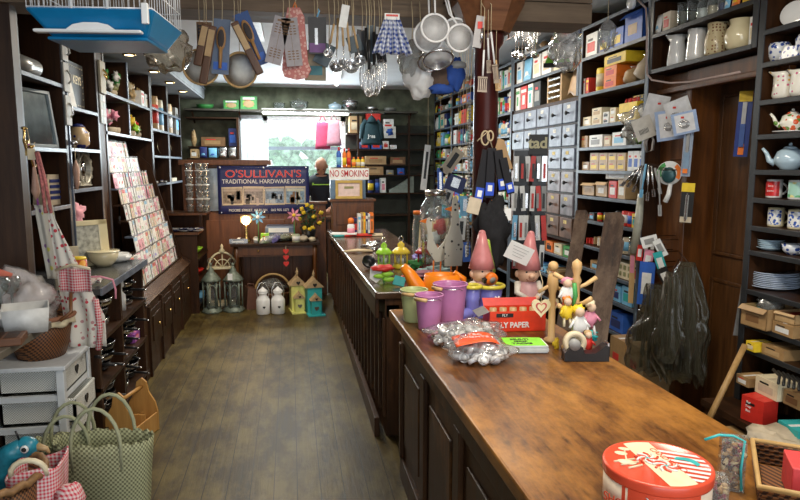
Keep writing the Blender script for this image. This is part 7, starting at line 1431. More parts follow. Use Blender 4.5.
# ------------------------------------------------------------ goods hung on the door side panel
WX = 2.25
def nail(t, tgt):
    d = RZ(-math.degrees(t.rotation_euler.z)) @ (Vector(tgt)-t.location); MB().tube([(0, 0, 0), d], .003, 5).build('nail', DARK, t)
def wallhang(name, label, cat, x, yt, dx=0, rz=-90):
    p = PX(x, yt, WX-dx); t = thing(name, label, cat, tuple(p), frame_to_cam(p)-12); nail(t, (2.215, 3.83, p.z) if p.y > 3.79 else (2.32 if p.y > 3.52 else 2.29, max(p.y, 3.53), p.z)); return t, mpp(p)
for i, (x, yt, w_, h, rot, c) in enumerate(((660, 95, 22, 34, 14, 'white'), (675, 100, 24, 30, -20, 'white'), (668, 110, 26, 30, -8, 'pale blue'), (683, 112, 24, 22, -12, 'pale blue'))):
    t, k = wallhang('carded_whisk', f"{c} card with wire whisk, {ordn(i)} of the fanned cards on the door side panel", 'card', x, yt, .02+.02*i); card_at(t, k, w_, h, mat('card '+c, (.62, .62, .62) if c == 'white' else (.3, .4, .6), .5), rot)
    MB().box((0, -.002, -h*k*.5), (w_*k*.75, .003, h*k*.8), 0, RY(rot)).build('white_face', mat('white face', (.65, .65, .66), .5), t)
    if i > 0:
        for j in range(3): MB().tube([((5-j)*k*math.cos(a*PI/8)+2*k, -.008-.004*j, -h*k*.55+(4-j)*k*math.sin(a*PI/8)) for a in range(16)], .002, 5, closed=True).build('wire_coil', STEEL, t)
    MB().box((0, -.005, -h*k*.25), (3*k, .002, 2*k)).build('red_print', pm('red'), t)
t, k = wallhang('instruction_card', 'cream card with barcode hanging in a clear bag left of fanned cards', 'card', 640, 118, .12); card_at(t, k, 19, 22, pm('cream') if 0 else mat('off white card', (.55, .52, .46), .6), -22)
b = MB(); [b.box((-5*k+i*1.2*k, -.003, -14*k), (.5*k, .001, 5*k), 0, RY(-22)) for i in range(8)]; b.build('barcode', pm('black'), t)
t, k = wallhang('plastic_bag', 'crumpled clear bag sticking out behind the barcode card', 'bag', 640, 104, .02); MB().ell((0, 0, -20*k), (15*k, .05, 18*k), wob=.8, seed=41, nu=26, nv=16).build('bag', film('crumpled clear bag', (.9, .9, .88), .25, .15, .4), t)
t, k = wallhang('wire_bundle', 'bundle of thin grey wire loops hanging below the fanned cards', 'wire', 651, 132, .05); b = MB()
for i in range(6): b.tube([(0, 0, 0), (-(3+i*.7)*k, -.01, -10*k), (-(2+i*.3)*k, -.01, -20*k), ((1+i*.5)*k, 0, -18*k), ((2+i*.3)*k, 0, -8*k), (0, 0, 0)], .0022, 5)
b.build('loops', mat('grey wire', (.3, .27, .25), .4, .8), t)
# cutlery/tool bunch
for i, (x, yt, yb, rot, c) in enumerate(((641, 166, 190, 30, 'silver'), (643, 166, 193, 18, 'silver'), (646, 164, 197, 6, 'sky'), (649, 165, 200, 0, 'steel'), (652, 166, 196, -6, 'silver'), (655, 168, 194, -14, 'grey'), (636, 170, 190, 40, 'silver'), (659, 170, 215, -4, 'grey'))):
    t, k = wallhang('hanging_tool', f"{'steel' if c in ('silver','steel') else c} handled tool, {ordn(i)} of the bunch hanging left of fish slice card", 'tool', x, yt, .08+.012*i); L = (yb-yt)*k; q = MB().tube([(0, 0, 0), (0, 0, -L*.45), (0, 0, -L*.55), (0, 0, -L)], [.006, .008, .004, .004], 8); q.box((0, 0, -L*.9), (.02, .004, L*.25)); q.v = [tuple(RY(rot) @ Vector(v)) for v in q.v]; q.build('shaft', pm(c), t)
t, k = wallhang('carded_strainer', 'round green white and orange card holding a dark mesh strainer', 'strainer', 670, 160, .05)
MB().lathe([(12*k, 0), (12*k, .003), (.0001, .003)], 28, T(0, 0, -13*k) @ RX(90)).build('card', pm('white'), t)
b = MB(); 
for (a0, a1, m_) in ((-.6, .9, 0), (.9, 2.0, 1), (2.0, 3.6, 2)):
    n = 8; vs = []; 
    for j in range(n+1):
        a = a0+(a1-a0)*j/n; vs += [(11.5*k*math.cos(a), -.005, -13*k+11.5*k*math.sin(a)), (7.5*k*math.cos(a), -.005, -13*k+7.5*k*math.sin(a))]
    b.add(vs, [(2*j, 2*j+1, 2*j+3, 2*j+2) for j in range(n)], m_)
b.build('printed_ring', [pm('orange'), WHT, pm('green')], t); MB().ell((0, -.012, -15*k), (7*k, .015, 8*k)).build('mesh_bowl', mat('dark teal mesh', (.03, .09, .1), .4, .3), t)
MB().tube([(2*k, -.01, -24*k), (1*k, -.012, -34*k), (-2*k, -.012, -42*k)], [.012, .014, .016], 10).build('white_handle', WHT, t)
# long carded knives
def strip(label, x, yt, yb, w_, X_, bands, rot=2):
    p = PX(x, yt, X_); t = thing('carded_knife', label, 'knife', tuple(p), frame_to_cam(p)-10); k = mpp(p); h = (yb-yt)*k; nail(t, (2.47, p.y, p.z) if X_ > 2.3 else (2.29, max(p.y, 3.5), p.z))
    MB().box((0, 0, -h/2), (w_*k, .004, h), 0, RY(rot)).build('card', bands[0], t)
    for (a, b_, w2, m_, nm, th) in bands[1:]: MB().box((0, -.003-th/2, -h*(a+b_)/2), (w_*k*w2, th, h*(b_-a)), 0, RY(rot)).build(nm, m_, t)
    return t, k
strip('red topped steel knife on clear blue card hanging on the door frame', 691, 113, 176, 9, WX-.03, [film('clear blue pack', (.6, .7, .85), .4), (0, .35, .4, STEEL, 'upper_handle', .012), (.3, .62, .3, pm('grey'), 'middle_handle', .014), (.6, .95, .6, mat('steel blue handle', (.2, .3, .42), .4), 'lower_handle', .012), (.0, .22, .35, pm('red'), 'red_print', .016), (.88, .95, .5, pm('orange'), 'orange_disc', .018)])
t, k = strip('yellow headed black card of tool bits hanging under the red topped knife', 689, 183, 223, 12, WX-.03, [pm('black'), (0, .22, 1.02, pm('yellow'), 'yellow_header', .003), (.3, .9, .25, pm('grey'), 'tool_blade', .01), (.25, .95, .12, pm('silver'), 'thin_blade', .014), (.85, .99, .9, pm('beige'), 'foot_print', .002)])
t, k = strip('tall blue card with yellow header holding a steel knife on the door', 747, 91, 156, 13, 2.40, [mat('vivid blue card', (.015, .045, .26), .4), (0, .16, .95, pm('yellow'), 'yellow_header', .003), (.17, .55, .3, mat('pale steel', (.5, .52, .55), .3, .6), 'blade', .012), (.5, .85, .35, mat('blue handle', (.05, .12, .4), .4), 'handle', .014), (.8, .97, .4, pm('orange'), 'orange_flowers', .003)])

# long plastic wrapped roll, cards and bags at the bay's edge
t, k = wallhang('plastic_wrapped_roll', 'long translucent plastic wrapped roll hanging at the edge of the bay', 'roll', 641, 194, .06); MB().tube([(0, 0, 0), (-1*k, 0, -25*k), (-4*k, 0, -60*k)], [.02, .026, .028], 12).build('wrapped_roll', mat('milky wrap', (.42, .42, .34), .35), t)
t, k = wallhang('wooden_rule', 'pale wooden lath with clear wrap hanging under plastic wrapped roll', 'rule', 633, 252, .08); MB().box((0, 0, -26*k), (5*k, .01, 52*k)).build('lath', PINE, t); MB().box((0, -.006, -12*k), (4*k, .002, 18*k)).build('red_print', pm('pink'), t)
for (x, yt, w_, h, rot, c, l) in ((648, 236, 16, 11, -18, 'white', 'white folded card hanging above the blue packets'), (656, 240, 8, 18, -30, 'white', 'narrow white card leaning right above the blue packets'), (641, 245, 6, 16, 5, 'red', 'red and white strip hanging above the blue packets'), (650, 250, 9, 22, 8, 'pink', 'pink packet hanging above the blue packets'), (657, 252, 9, 24, -20, 'teal', 'teal packet hanging above the blue packets'), (648, 262, 15, 44, 2, 'blue', 'bright blue printed packet hanging by the plastic bags'), (661, 268, 11, 20, -28, 'black', 'black packet hanging right of the blue printed packet')):
    t, k = wallhang('hanging_packet', l, 'packet', x, yt, .1+.01*(x % 5)); card_at(t, k, w_, h, pm(c), rot); MB().box((0, -.003, -h*k*.5), (w_*k*.6, .002, h*k*.5), 0, RY(rot)).build('printed_label', pm('white' if c != 'white' else 'grey'), t)
def bagform(name, label, x, yt, yb, w_top, w_bot, dx, seed, m):
    t, k = wallhang(name, label, 'bag', x, yt, dx); H = (yb-yt)*k
    def fn(u, v):
        a = u*2*PI; w_ = (w_top+(w_bot-w_top)*min(1, v*1.5)**.8)*k/2*(1-.25*max(0, v-.75)/.25)*(1+.3*noise.noise(Vector((math.cos(a)*2, math.sin(a)*2+seed, v*5)))+.1*noise.noise(Vector((a*3, seed, v*8)))+.06*math.sin(a*9+seed+3*v)); return (w_*math.cos(a)+noise.noise(Vector((v*2, seed, 0)))*.05, w_*.45*math.sin(a), -H*v*(1+.12*noise.noise(Vector((math.cos(a)*2, seed, math.sin(a)*2)))))
    MB().grid(fn, 64, 34).build('bag', m, t)
    for i in range(4): MB().tube([((i-1.5)*.02, 0, -.03), ((i-1.5)*.03, 0, -H*.5), ((i-1.5)*.045+.01, 0, -H*.93)], [.008, .014, .010], 6).build('wrapped_rod', mat('dark wrapped rod', (.05, .045, .035), .4), t)
    return t, k
BG = film('crumpled olive plastic', (.13, .12, .08), .24, .14, .5)
bagform('wrapped_brushes', 'large plastic wrapped bundle hanging low at left by the counter', 655, 284, 378, 16, 46, .2, 1, BG); bagform('wrapped_brushes', 'tall plastic wrapped bundle hanging at right beside the door', 688, 262, 384, 14, 52, .15, 4, BG)
t, k = bagform('wrapped_brushes', 'smaller plastic wrapped bundle between the two big ones', 672, 272, 365, 10, 28, .28, 7, BG)
# broom pole leaning right of the door
b = MB().tube([PX(706, 425, 1.9), PX(745, 345, 2.15)], .014, 10).build('broom_handle', wood('broom handle', (.3, .17, .05), (.5, .3, .12), 'Z', .5)); tag(b, 'pale wooden pole leaning against the crockery rack beside the door', 'pole')
b = MB(); pA = PX(733, 335, 2.2); pB = PX(748, 235, 2.23); b.prism([(0, 0), (.05, 0), (.06, (pB.z-pA.z)), (.045, (pB.z-pA.z)+.02)], .012); q = b.build('saw_blade', mat('grey steel strip', (.2, .2, .2), .4, .4)); q.location = pA; q.rotation_euler = (0, 0, R(-40)); tag(q, 'long grey metal strip standing against the left edge of crockery rack', 'strip')

# ------------------------------------------------------------ behind the counter: boards, display stand, gloves
DB = wood('dirty paint splashed board', (.02, .009, .005), (.11, .055, .03), 'Z', .6, 8, 18, 0, (.26, .17, .11), .5, wornpos=.5)
def plank(label, xb, yb, xt, yt, w_px, Xb, Xt, Yb=None):
    a = PX(xb, yb, Xb); b_ = PX(xt, yt, Xt); d = b_-a; k = mpp(a); L = d.length; t = MB(); w_ = w_px*k
    t.prism([(-w_/2, 0), (w_/2, 0), (w_/2*.9, L*.97), (w_*.2, L), (-w_/2, L*.985)], .018); o = t.build('wooden_plank', DB, bevel=.002); o.location = a
    z = d.normalized(); y = Vector((a.x, a.y, 0)).normalized(); x = y.cross(z).normalized(); y = z.cross(x); o.matrix_world = Matrix(((x.x, y.x, z.x, a.x), (x.y, y.y, z.y, a.y), (x.z, y.z, z.z, a.z), (0, 0, 0, 1))); return tag(o, label, 'plank')
plank('dirty brown plank leaning left of the broader paint splashed one', 563, 330, 583, 210, 14, 1.85, 2.1); plank('broad paint splashed plank leaning behind the tape dispenser', 587, 400, 616, 212, 22, 1.75, 2.12)
plank('thin dirty plank leaning behind the broad one', 604, 330, 622, 240, 6, 1.95, 2.14)
# display stand with lettered header
ds = thing('display_stand', 'black revolving display stand with cream letters tad at its head', 'stand', (1.62, PX(530, 180, 1.62).y, 0), -20)
k = mpp((1.62, ds.location.y, 1.5)); zt = PX(530, 137, 1.62).z; w_ = 16*k
MB().lathe([(.16, 0), (.16, .02), (.02, .04), (.015, .9), (.015, zt-.1)], 18).build('pole', BLACK, ds)
MB().bb((-w_, .01, .95), (w_, .05, zt-.09)).build('back_board', BLACK, ds)
hd_ = MB().bb((-w_*.12, -.03, zt-.12), (w_*1.02, .06, zt+.015)).build('header', mat('black header', (.006, .006, .005), .5), ds); text('lettering', 'tad', .1, T(w_*.42, -.032, zt-.045), mat('cream lettering', (.6, .55, .33), .6), ds, bold=.003)
rs = random.Random(9)
cols = ['white', 'silver', 'sky', 'red', 'white', 'black', 'navy', 'white', 'grey', 'maroon', 'white', 'blue']
n = 0
for r_ in range(4):
    for c_ in range(6):
        cc = cols[(n*5+r_) % 12]; n += 1; x = ds.location.x+(-w_+(c_+.5)*w_/3)*math.cos(R(-20)); y = ds.location.y+(-w_+(c_+.5)*w_/3)*math.sin(R(-20)); zz = zt-.13-r_*.2
        t = thing('blister_pack', f"{cc} blister pack, {ordn(c_)} from left in row {['one', 'two', 'three', 'four'][r_]} of the display stand", 'pack', (x-.02, y-.05-.01*(c_ % 2), zz), -20)
        MB().box((0, 0, -.085), (w_/3.4, .003, .17), 0, RY(rs.uniform(-6, 6))).build('card', pm(cc), t); MB().box((0, -.008, -.1), (w_/7, .012, .1)).build('tool', pm(['black', 'silver', 'red', 'grey'][n % 4]), t); MB().tube([(0, 0, -.005), (0, .05, 0)], .002, 5).build('peg_hook', STEEL, t)
# gloves and bags hung on the column
def colhang(name, label, cat, x, yt, Y=PP[1]-.12, rz=0): p = PY(x, yt, Y); return thing(name, label, cat, tuple(p), rz), mpp(p)
t, k = colhang('rope_knot', 'tan rope loops tied high on the red column', 'rope', 487, 132, PP[1]-.09)
b = MB(); b.tube([(8*k*math.cos(a*PI/8)*.5-2*k, -.005, -6*k+7*k*math.sin(a*PI/8)) for a in range(16)], .005, 6, closed=True); b.tube([(3*k+3*k*math.cos(a*PI/8), -.008, -4*k+5*k*math.sin(a*PI/8)) for a in range(16)], .005, 6, closed=True); b.tube([(-10*k, 0, -9*k), (0, -.005, 0), (6*k, 0, -16*k)], .004, 6); b.build('rope_loops', STRING, t)
t, k = colhang('brown_paper', 'brown paper sheet tucked behind the black gloves on the column', 'paper', 502, 138, PP[1]-.1); MB().prism([(-4*k, 0), (2*k, -2*k), (12*k, -30*k), (0, -34*k), (-8*k, -14*k)], .004).build('sheet', pm('kraft'), t)
for i, (x, yt, yb, w_, rot) in enumerate(((487, 150, 205, 9, 10), (492, 148, 198, 9, 3), (498, 150, 192, 9, -8), (503, 158, 195, 8, -14))):
    t, k = colhang('black_glove_pack', f"black glove pack with blue label, {ordn(i)} from left on the red column", 'gloves', x, yt, PP[1]-.13-.02*i); L = (yb-yt)*k
    MB().box((0, 0, -L*.5), (w_*k, .015, L), 0, RY(rot)).build('gloves', mat('black knit', (.008, .008, .012), .8), t, bevel=.004); MB().box((0, -.01, -L*.82), (w_*k*.95, .004, L*.26), 0, RY(rot)).build('blue_label', mat('vivid blue label', (.01, .06, .5), .4), t); MB().box((0, -.0125, -L*.8), (w_*k*.5, .002, L*.12), 0, RY(rot)).build('white_print', WHT, t)
t, k = colhang('square_tan_card', 'square tan card hanging at left of the black cord bundle', 'card', 476, 198, PP[1]-.2); card_at(t, k, 13, 16, pm('beige'), 14)
t, k = colhang('black_cord_bundle', 'bundle of black mesh bags hanging low on the red column', 'bag', 493, 202, PP[1]-.16); MB().ell((0, 0, -32*k), (15*k, .06, 34*k), wob=.7, seed=6, nu=26, nv=18).build('mesh_bag', mat('black mesh', (.008, .008, .01), .9, 0, .3, 60, .4), t); MB().tube([(0, 0, 2*k), (1*k, -.01, -6*k), (-3*k, -.02, -12*k)], .008, 6).build('orange_tie', pm('orange'), t); MB().box((13*k, -.04, -12*k), (7*k, .004, 12*k)).build('white_tag', WHT, t)
# chain strand and hung goods left of column
t, k = colhang('chain', 'long grey bead chain hanging down left of the red column', 'chain', 470, 100, PP[1]+.0); b = MB()
for i in range(48): b.ell((0, 0, -i*3.3*k), (.009, .009, .009), nu=8, nv=6)
b.tube([(0, 0, 0), (0, 0, -48*3.3*k)], .003, 5); b.build('beads', mat('grey bead', (.25, .25, .24), .4, .5), t)
MB().tube([(0, 0, 0), (.01, .0, .3), (.06, 0, 2.3-t.location.z)], .002, 5).build('hanging_cord', STRING, t)
G2 = 3.75
def farhang(name, label, cat, x, yt, Y=4.6): p = PY(x, yt, Y); t = thing(name, label, cat, tuple(p), 0); MB().tube([(0, 0, -.01), (0, 0, 2.62-p.z)], .0015, 4).build('hanging_cord', STRING, t); return t, mpp(p)
rr = thing('hook_rail', 'thin dark rail over the far counter carrying hung tools', 'rail', (0, 0, 0)); ra = PY(424, 150, 4.6).x-.05; rb = PY(470, 150, 4.6).x+.1
MB().tube([(ra, 4.6, 2.62), (rb, 4.6, 2.62)], .006, 6).build('rod', DARK, rr)
for x in (ra+.02, rb-.02): MB().tube([(x, 4.6, 2.62), (x, 4.6, 2.74)], .005, 6).build('bracket', DARK, rr)
for (x, yt, yb, w_, rot, c, l) in ((428, 145, 190, 6, 6, 'white', 'long white printed packet hanging left over the sweet jar'), (440, 168, 196, 6, -2, 'blue', 'blue handled brush hanging above the sweet jar'), (460, 150, 178, 12, 35, 'beige', 'beige wooden trowel shaped tool hanging over the paper geese'), (458, 176, 192, 20, 20, 'navy', 'navy patterned pack hanging under the beige trowel'), (450, 190, 206, 9, 20, 'white', 'white card with blue scissors drawing hanging behind the goose'), (465, 196, 216, 10, 0, 'sky', 'sky blue and white pack hanging left of the chain'), (462, 218, 240, 9, 4, 'white', 'white and blue pack hanging low left of the chain'), (466, 242, 262, 8, -3, 'blue', 'blue pack hanging lowest left of the chain')):
    t, k = farhang('hanging_pack', l, 'pack', x, yt); h = (yb-yt)*k; MB().box((0, 0, -h/2), (w_*k, .004, h), 0, RY(rot)).build('card', pm(c), t); MB().box((0, -.004, -h*.45), (w_*k*.4, .006, h*.6), 0, RY(rot)).build('printed_tool', pm('black' if c in ('beige', 'white') else 'silver'), t)
# net bag hanging from the cage corner
t = thing('net_bag', 'straw coloured net bag of clear balls hanging at the right of the birdcage', 'bag', tuple(PY(168, 30, 2.9)), 0); k = mpp(t.location); MB().ell((0, 0, -18*k), (22*k, .08, 22*k), wob=.5, seed=14, nu=28, nv=18).build('bag', film('straw net', (.4, .3, .15), .14, .25, .3), t); MB().tube([(0, 0, 0), (-.02, 0, 2.74-t.location.z)], .003, 5).build('hanging_cord', STRING, t)
# birdcage
BY = 2.15
a_ = PY(41, 50, BY); b_ = PY(168, 50, BY); cw = b_.x-a_.x; cx_ = (a_.x+b_.x)/2; zb = PY(100, 42, BY).z; zm = PY(100, 10, BY).z
t = thing('birdcage', 'white wire birdcage with a bright blue plastic base hanging from the ceiling', 'birdcage', (cx_-.01, BY+.13, zb+.0), -5)
BLU = mat('bright blue plastic', (.004, .17, .37), .3, 0, .05)
h1 = (zm-zb)*.92
q = MB(); q.add([(-cw*.36, -.13, .015), (cw*.4, -.13, .015), (cw*.4, .1, .015), (-cw*.36, .1, .015), (-cw*.5, -.18, h1), (cw*.5, -.18, h1), (cw*.5, .16, h1), (-cw*.5, .16, h1)], [(3, 2, 1, 0), (0, 1, 5, 4), (1, 2, 6, 5), (2, 3, 7, 6), (3, 0, 4, 7)]); q.build('base_tray', BLU, t, solid=.006, bevel=.01)
MB().bb((-cw*.38, -.15, h1*.02), (cw*.42, .08, h1*.14)).build('lower_tray', BLU, t, bevel=.012); MB().bb((-cw*.45, -.185, h1*.2), (cw*.4, -.155, h1*.32)).build('white_rail', WHT, t, bevel=.008)
MB().prism([(-.07, h1*.32), (.07, h1*.32), (.05, h1*.48), (.02, h1*.55), (-.02, h1*.55), (-.05, h1*.48)], .03, T(-.0, -.165, 0)).build('pull_tab', WHT, t, bevel=.004)
MB().box((cw*.44, -.185, h1*.85), (.02, .015, .06)).build('side_clip', WHT, t, bevel=.003)
cg = MB(); HC = .30
for i in range(22):
    x = -cw*.49+cw*.98*i/21
    for y in (-.178, .158): cg.tube([(x, y, h1), (x, y, h1+HC)], .0012, 4)
for i in range(1, 12):
    y = -.178+.336*i/12
    for x in (-cw*.49, cw*.49): cg.tube([(x, y, h1), (x, y, h1+HC)], .0016, 4)
for z in (h1+.004, h1+.06, h1+.12, h1+.18, h1+.24, h1+HC): cg.tube([(-cw*.49, -.178, z), (cw*.49, -.178, z), (cw*.49, .158, z), (-cw*.49, .158, z)], .0022, 5, closed=True)
for i in range(13): x = -cw*.49+cw*.98*i/12; cg.tube([(x, -.178, h1+HC), (x, .158, h1+HC)], .0012, 4)
cg.build('wire_cage', WIRE, t); 
for x in (-cw*.14, cw*.14): MB().tube([(x, -.181, h1), (x, -.181, h1+.2)], .004, 6).build('door_bar', WIRE, t)
MB().tube([(-cw*.35, 0, h1+.09), (cw*.35, 0, h1+.09)], .006, 8).build('perch', PINE, t); 
for sx in (-.2, .2): MB().tube([(sx, 0, h1+HC), (sx*.6, 0, 2.74-zb)], .003, 5).build('hanging_wire', STEEL, t)

# ------------------------------------------------------------ left foreground
# aprons hung on the near upright
t = thing('brass_hooks', 'curved brass double hook screwed to the near left upright', 'hook', tuple(PY(27, 142, 3.655)), 0); k = mpp(t.location)
for sx, z in ((.012, 0), (.04, -.09)): MB().tube([(sx, 0, z-.03), (sx, -.05, z-.04), (sx+.01, -.1, z), (sx+.015, -.1, z+.06)], .006, 8).build('hook_arm', BRASS, t); MB().ell((sx+.015, -.1, z+.065), (.014, .014, .009)).build('hook_tip', BRASS, t)
MB().box((0, -.004, -.03), (.02, .01, .08)).build('plate', BRASS, t)
FL = pattern('cream cloth with red roses', (.72, .68, .6), (.55, .05, .07), 'floral', .03, .85, (.5, .25, .25), .3)
pT = PX(50, 222, -1.3); 
t = thing('floral_apron', 'cream floral apron with red gingham pocket hanging from the brass hook', 'apron', (PY(36, 150, 3.53).x, 3.53, PY(36, 150, 3.53).z), -14); kk = mpp(t.location)
def px(x, y): return ((x-36)*kk, -(y-150)*kk)
def apf(u, v):
    yl = 212+v*138; L = 46+10*v; Rr = 50+48*min(1, v*1.3); x = L+(Rr-L)*u+ (4*v if 0 else 0); a, b = px(x+10*v*0, yl-8*(1-v)*math.sin(PI*u)); return (a, -.02+.018*math.sin(u*13+v*2)*v, b)
MB().grid(apf, 26, 22).build('cloth', FL, t, solid=.003)
GR = pattern('red gingham', (.72, .6, .58), (.6, .04, .07), 'gingham', .014, .85)
def pkf(u, v):
    a, b = px(57+34*u+4*v*0, 268+24*v); return (a+.0, -.045+.012*math.sin(u*10), b)
MB().grid(pkf, 12, 8).build('gingham_pocket', GR, t, solid=.002)
MB().tube([(px(54, 270)[0], -.05, px(54, 270)[1]), (px(72, 264)[0], -.055, px(72, 264)[1]), (px(90, 268)[0], -.05, px(90, 268)[1])], .008, 6).build('lace_trim', pm('cream'), t)
GS = mat('red striped strap', (.5, .16, .15), .8, 0, .4, 80)
for (xa, xb_) in ((36, 44), (37.5, 50)): MB().tube([(px(xa, 152)[0], 0, px(xa, 152)[1]), (px((xa+xb_)/2+1, 180)[0], -.01, px(1, 180)[1]), (px(xb_, 213)[0], -.02, px(1, 213)[1])], .008, 6).build('neck_strap', GS, t)
MB().tube([(px(92, 300)[0], -.03, px(0, 300)[1]), (px(95, 330)[0], -.03, px(0, 330)[1]), (px(93, 352)[0], -.04, px(0, 352)[1])], .014, 6).build('waist_tie', GR, t)
t = thing('second_apron', 'pale floral cloth hanging behind the rose apron at its left', 'apron', (PY(36, 205, 3.6).x, 3.6, PY(36, 205, 3.6).z), 0); kk2 = mpp(t.location)
MB().grid(lambda u, v: ((u*18+v*8-2)*kk2, .01*math.sin(u*12), -v*75*kk2), 12, 12).build('cloth', pattern('pale print cloth', (.5, .48, .42), (.2, .1, .25), 'floral', .05, .85, (.5, .5, .1), .25), t, solid=.003); MB().tube([(.01, 0, 0), (-.0, -.0, .2), (-.0, -.04, .31)], .005, 6).build('strap', pm('purple'), t)
t = thing('white_tag', 'small cream price tag hanging from the brass hook', 'tag', tuple(PY(31, 148, 3.55)), 0); MB().box((0, 0, -.03), (.035, .003, .055)).build('tag', pm('cream'), t); MB().tube([(0, 0, -.005), (.01, .03, .03)], .002, 5).build('string', STRING, t)
t = thing('hanging_shoe_tree', 'pinkish wooden shape hanging against the near left upright', 'ornament', tuple(PY(34, 168, 3.6)), 0); MB().tube([(0, 0, .05), (0, 0, 0), (0, 0, -.12), (.0, 0, -.16)], [.004, .008, .022, .006], 10).build('shape', mat('pinkish wood', (.5, .3, .22), .5), t); MB().tube([(0, 0, .05), (-.02, 0, .2)], .002, 5).build('string', STRING, t)
t = thing('hanging_shoe_tree', 'pinkish wooden shape hanging on the second left upright', 'ornament', tuple(PX(76, 168, XL+.03)), 0); MB().tube([(0, 0, .05), (0, 0, 0), (0, 0, -.10), (.0, 0, -.14)], [.004, .022, .016, .006], 10).build('shape', mat('pinkish wood', (.5, .3, .22), .5), t); MB().tube([(0, 0, .05), (0, 0, .16)], .003, 5).build('string', STRING, t); MB().ell((0, -.01, .16), (.02, .02, .02)).build('round_knob', STEEL, t)
# near work table at far left
nt_ = thing('near_table', 'dark edged worktop at the left frame edge holding white boxes', 'table', (0, 0, 0)); eA = PZ(50, 322, .93); eB = PZ(15, 345, .93)
MB().add([(-2.0 if 0 else -1.72, eA.y+.05, .90), (eA.x, eA.y+.02, .90), (eB.x-.02, 2.0, .90), (-1.72, 2.0, .90), (-1.72, eA.y+.05, .93), (eA.x, eA.y+.02, .93), (eB.x-.02, 2.0, .93), (-1.72, 2.0, .93)], [(3, 2, 1, 0), (4, 5, 6, 7), (0, 1, 5, 4), (1, 2, 6, 5), (2, 3, 7, 6), (3, 0, 4, 7)]).build('worktop', mat('grey brown worktop', (.16, .14, .11), .4, 0, .3, 10), nt_, bevel=.004)
for y in (2.05, eA.y-.05): MB().bb((-1.7, y, 0), (-1.64, y+.05, .9)).build('leg', DARK, nt_); MB().bb((-1.5, y, 0), (-1.45, y+.05, .9)).build('leg', DARK, nt_)
NZ = .9315
p = PZ(27, 330, .93); t = thing('white_box', 'white tapered box standing on the left worktop', 'box', (p.x, p.y, NZ), 20); k = mpp(p)
MB().cup([(.105, 0), (.12, .10)], .004, 4, RZ(45)).build('body', mat('white card box', (.62, .62, .6), .5), t)
p = PZ(10, 325, .93); t = thing('white_lattice_bowl', 'white lattice edged china bowl at the left frame edge', 'bowl', (p.x, p.y-.02, NZ), 0); MB().cup([(.04, 0), (.06, .02), (.09, .045), (.095, .05)], .004, 28).build('bowl', WHT, t); b = MB(); [b.ell((.092*math.cos(a*PI/14), .092*math.sin(a*PI/14), .05), (.008, .008, .006), 0, I4, 8, 5) for a in range(28)]; b.tube([(.09*math.cos(a*PI/14), .09*math.sin(a*PI/14), .05) for a in range(28)], .003, 5, closed=True); b.build('beaded_rim', WHT, t)
q = MB().bb((-.09, -.06, 0), (.09, .06, .03)).build('wooden_tray', wood('reddish box wood', (.08, .03, .012), (.17, .07, .03), 'X', .5), bevel=.003); p = PZ(-2, 344, .93); q.location = (p.x, p.y, NZ); q.rotation_euler = (0, 0, R(10)); tag(q, 'small reddish brown wooden tray at the left frame edge', 'tray')
for i in range(3): MB().bb((-.075+i*.052, -.05, .0302), (-.032+i*.052, .05, .031)).build('compartment', DARK, q)
p = PZ(6, 300, .93); 
for i, (x, y, r, h) in enumerate(((2, 312, .045, .16), (13, 309, .045, .15))): p = PZ(x, y, .93); q = MB().cup([(r*.6, 0), (r*.2, .01), (.006, .03), (.006, h*.45), (r*.7, h*.55), (r, h*.75), (r*.85, h)], .0015, 20).build('wine_glass', GLASS); q.location = (p.x, p.y, NZ); tag(q, f"clear wine glass at the far left, {['outer', 'inner'][i]} of two behind lattice bowl", 'glass', 'wine glasses on the left worktop')
# white wicker drawer unit
ux0, ux1, uy0, uy1, uz = -1.45, -1.09, 3.23, 3.65, .65
u = thing('wicker_drawer_unit', 'white painted drawer unit with four white wicker drawers beside the aisle', 'drawer unit', ((ux0+ux1)/2, (uy0+uy1)/2, 0), 0); WPt = mat('white satin paint', (.68, .71, .73), .4, 0, .06)
lx, ly = (ux1-ux0)/2, (uy1-uy0)/2
MB().bb((-lx-.012, -ly-.012, uz-.022), (lx+.012, ly+.012, uz)).build('top', WPt, u, bevel=.004)
for sx in (-1, 1):
    for sy in (-1, 1): MB().box((sx*(lx-.018), sy*(ly-.018), (uz-.022)/2), (.036, .036, uz-.022)).build('leg', WPt, u, bevel=.003)
for z in (.03, .178, .333, .488):
    for sy in (-1, 1): MB().box((0, sy*(ly-.018), z), (2*lx-.07, .022, .028)).build('rail', WPt, u)
    for sx in (-1, 1): MB().box((sx*(lx-.018), 0, z), (.022, 2*ly-.07, .028)).build('rail', WPt, u)
for i, (z, ox) in enumerate(((.045, .02), (.195, .035), (.35, .05), (.505, .012))):
    dw = MB(); dw.bb((-lx+.05, -ly+.045, z), (lx-.02+ox, ly-.045, z+.008)); h = .11
    dw.bb((-lx+.05, -ly+.045, z), (lx-.02+ox, -ly+.057, z+h)).bb((-lx+.05, ly-.057, z), (lx-.02+ox, ly-.045, z+h)).bb((-lx+.05, -ly+.045, z), (-lx+.062, ly-.045, z+h)).bb((lx-.034+ox, -ly+.045, z), (lx-.02+ox, ly-.045, z+h))
    d_ = dw.build('wicker_drawer', WHITEW, u); MB().prism(heart(.026), .006, T(lx-.017+ox, 0, z+h*.6) @ RZ(90)).build('heart_cutout', pm('black'), d_)
    MB().tube([(-lx+.056, -ly+.05, z+h), (lx-.027+ox, -ly+.05, z+h), (lx-.027+ox, ly-.05, z+h), (-lx+.056, ly-.05, z+h)], .009, 6, closed=True).build('rim', WHITEW, d_)
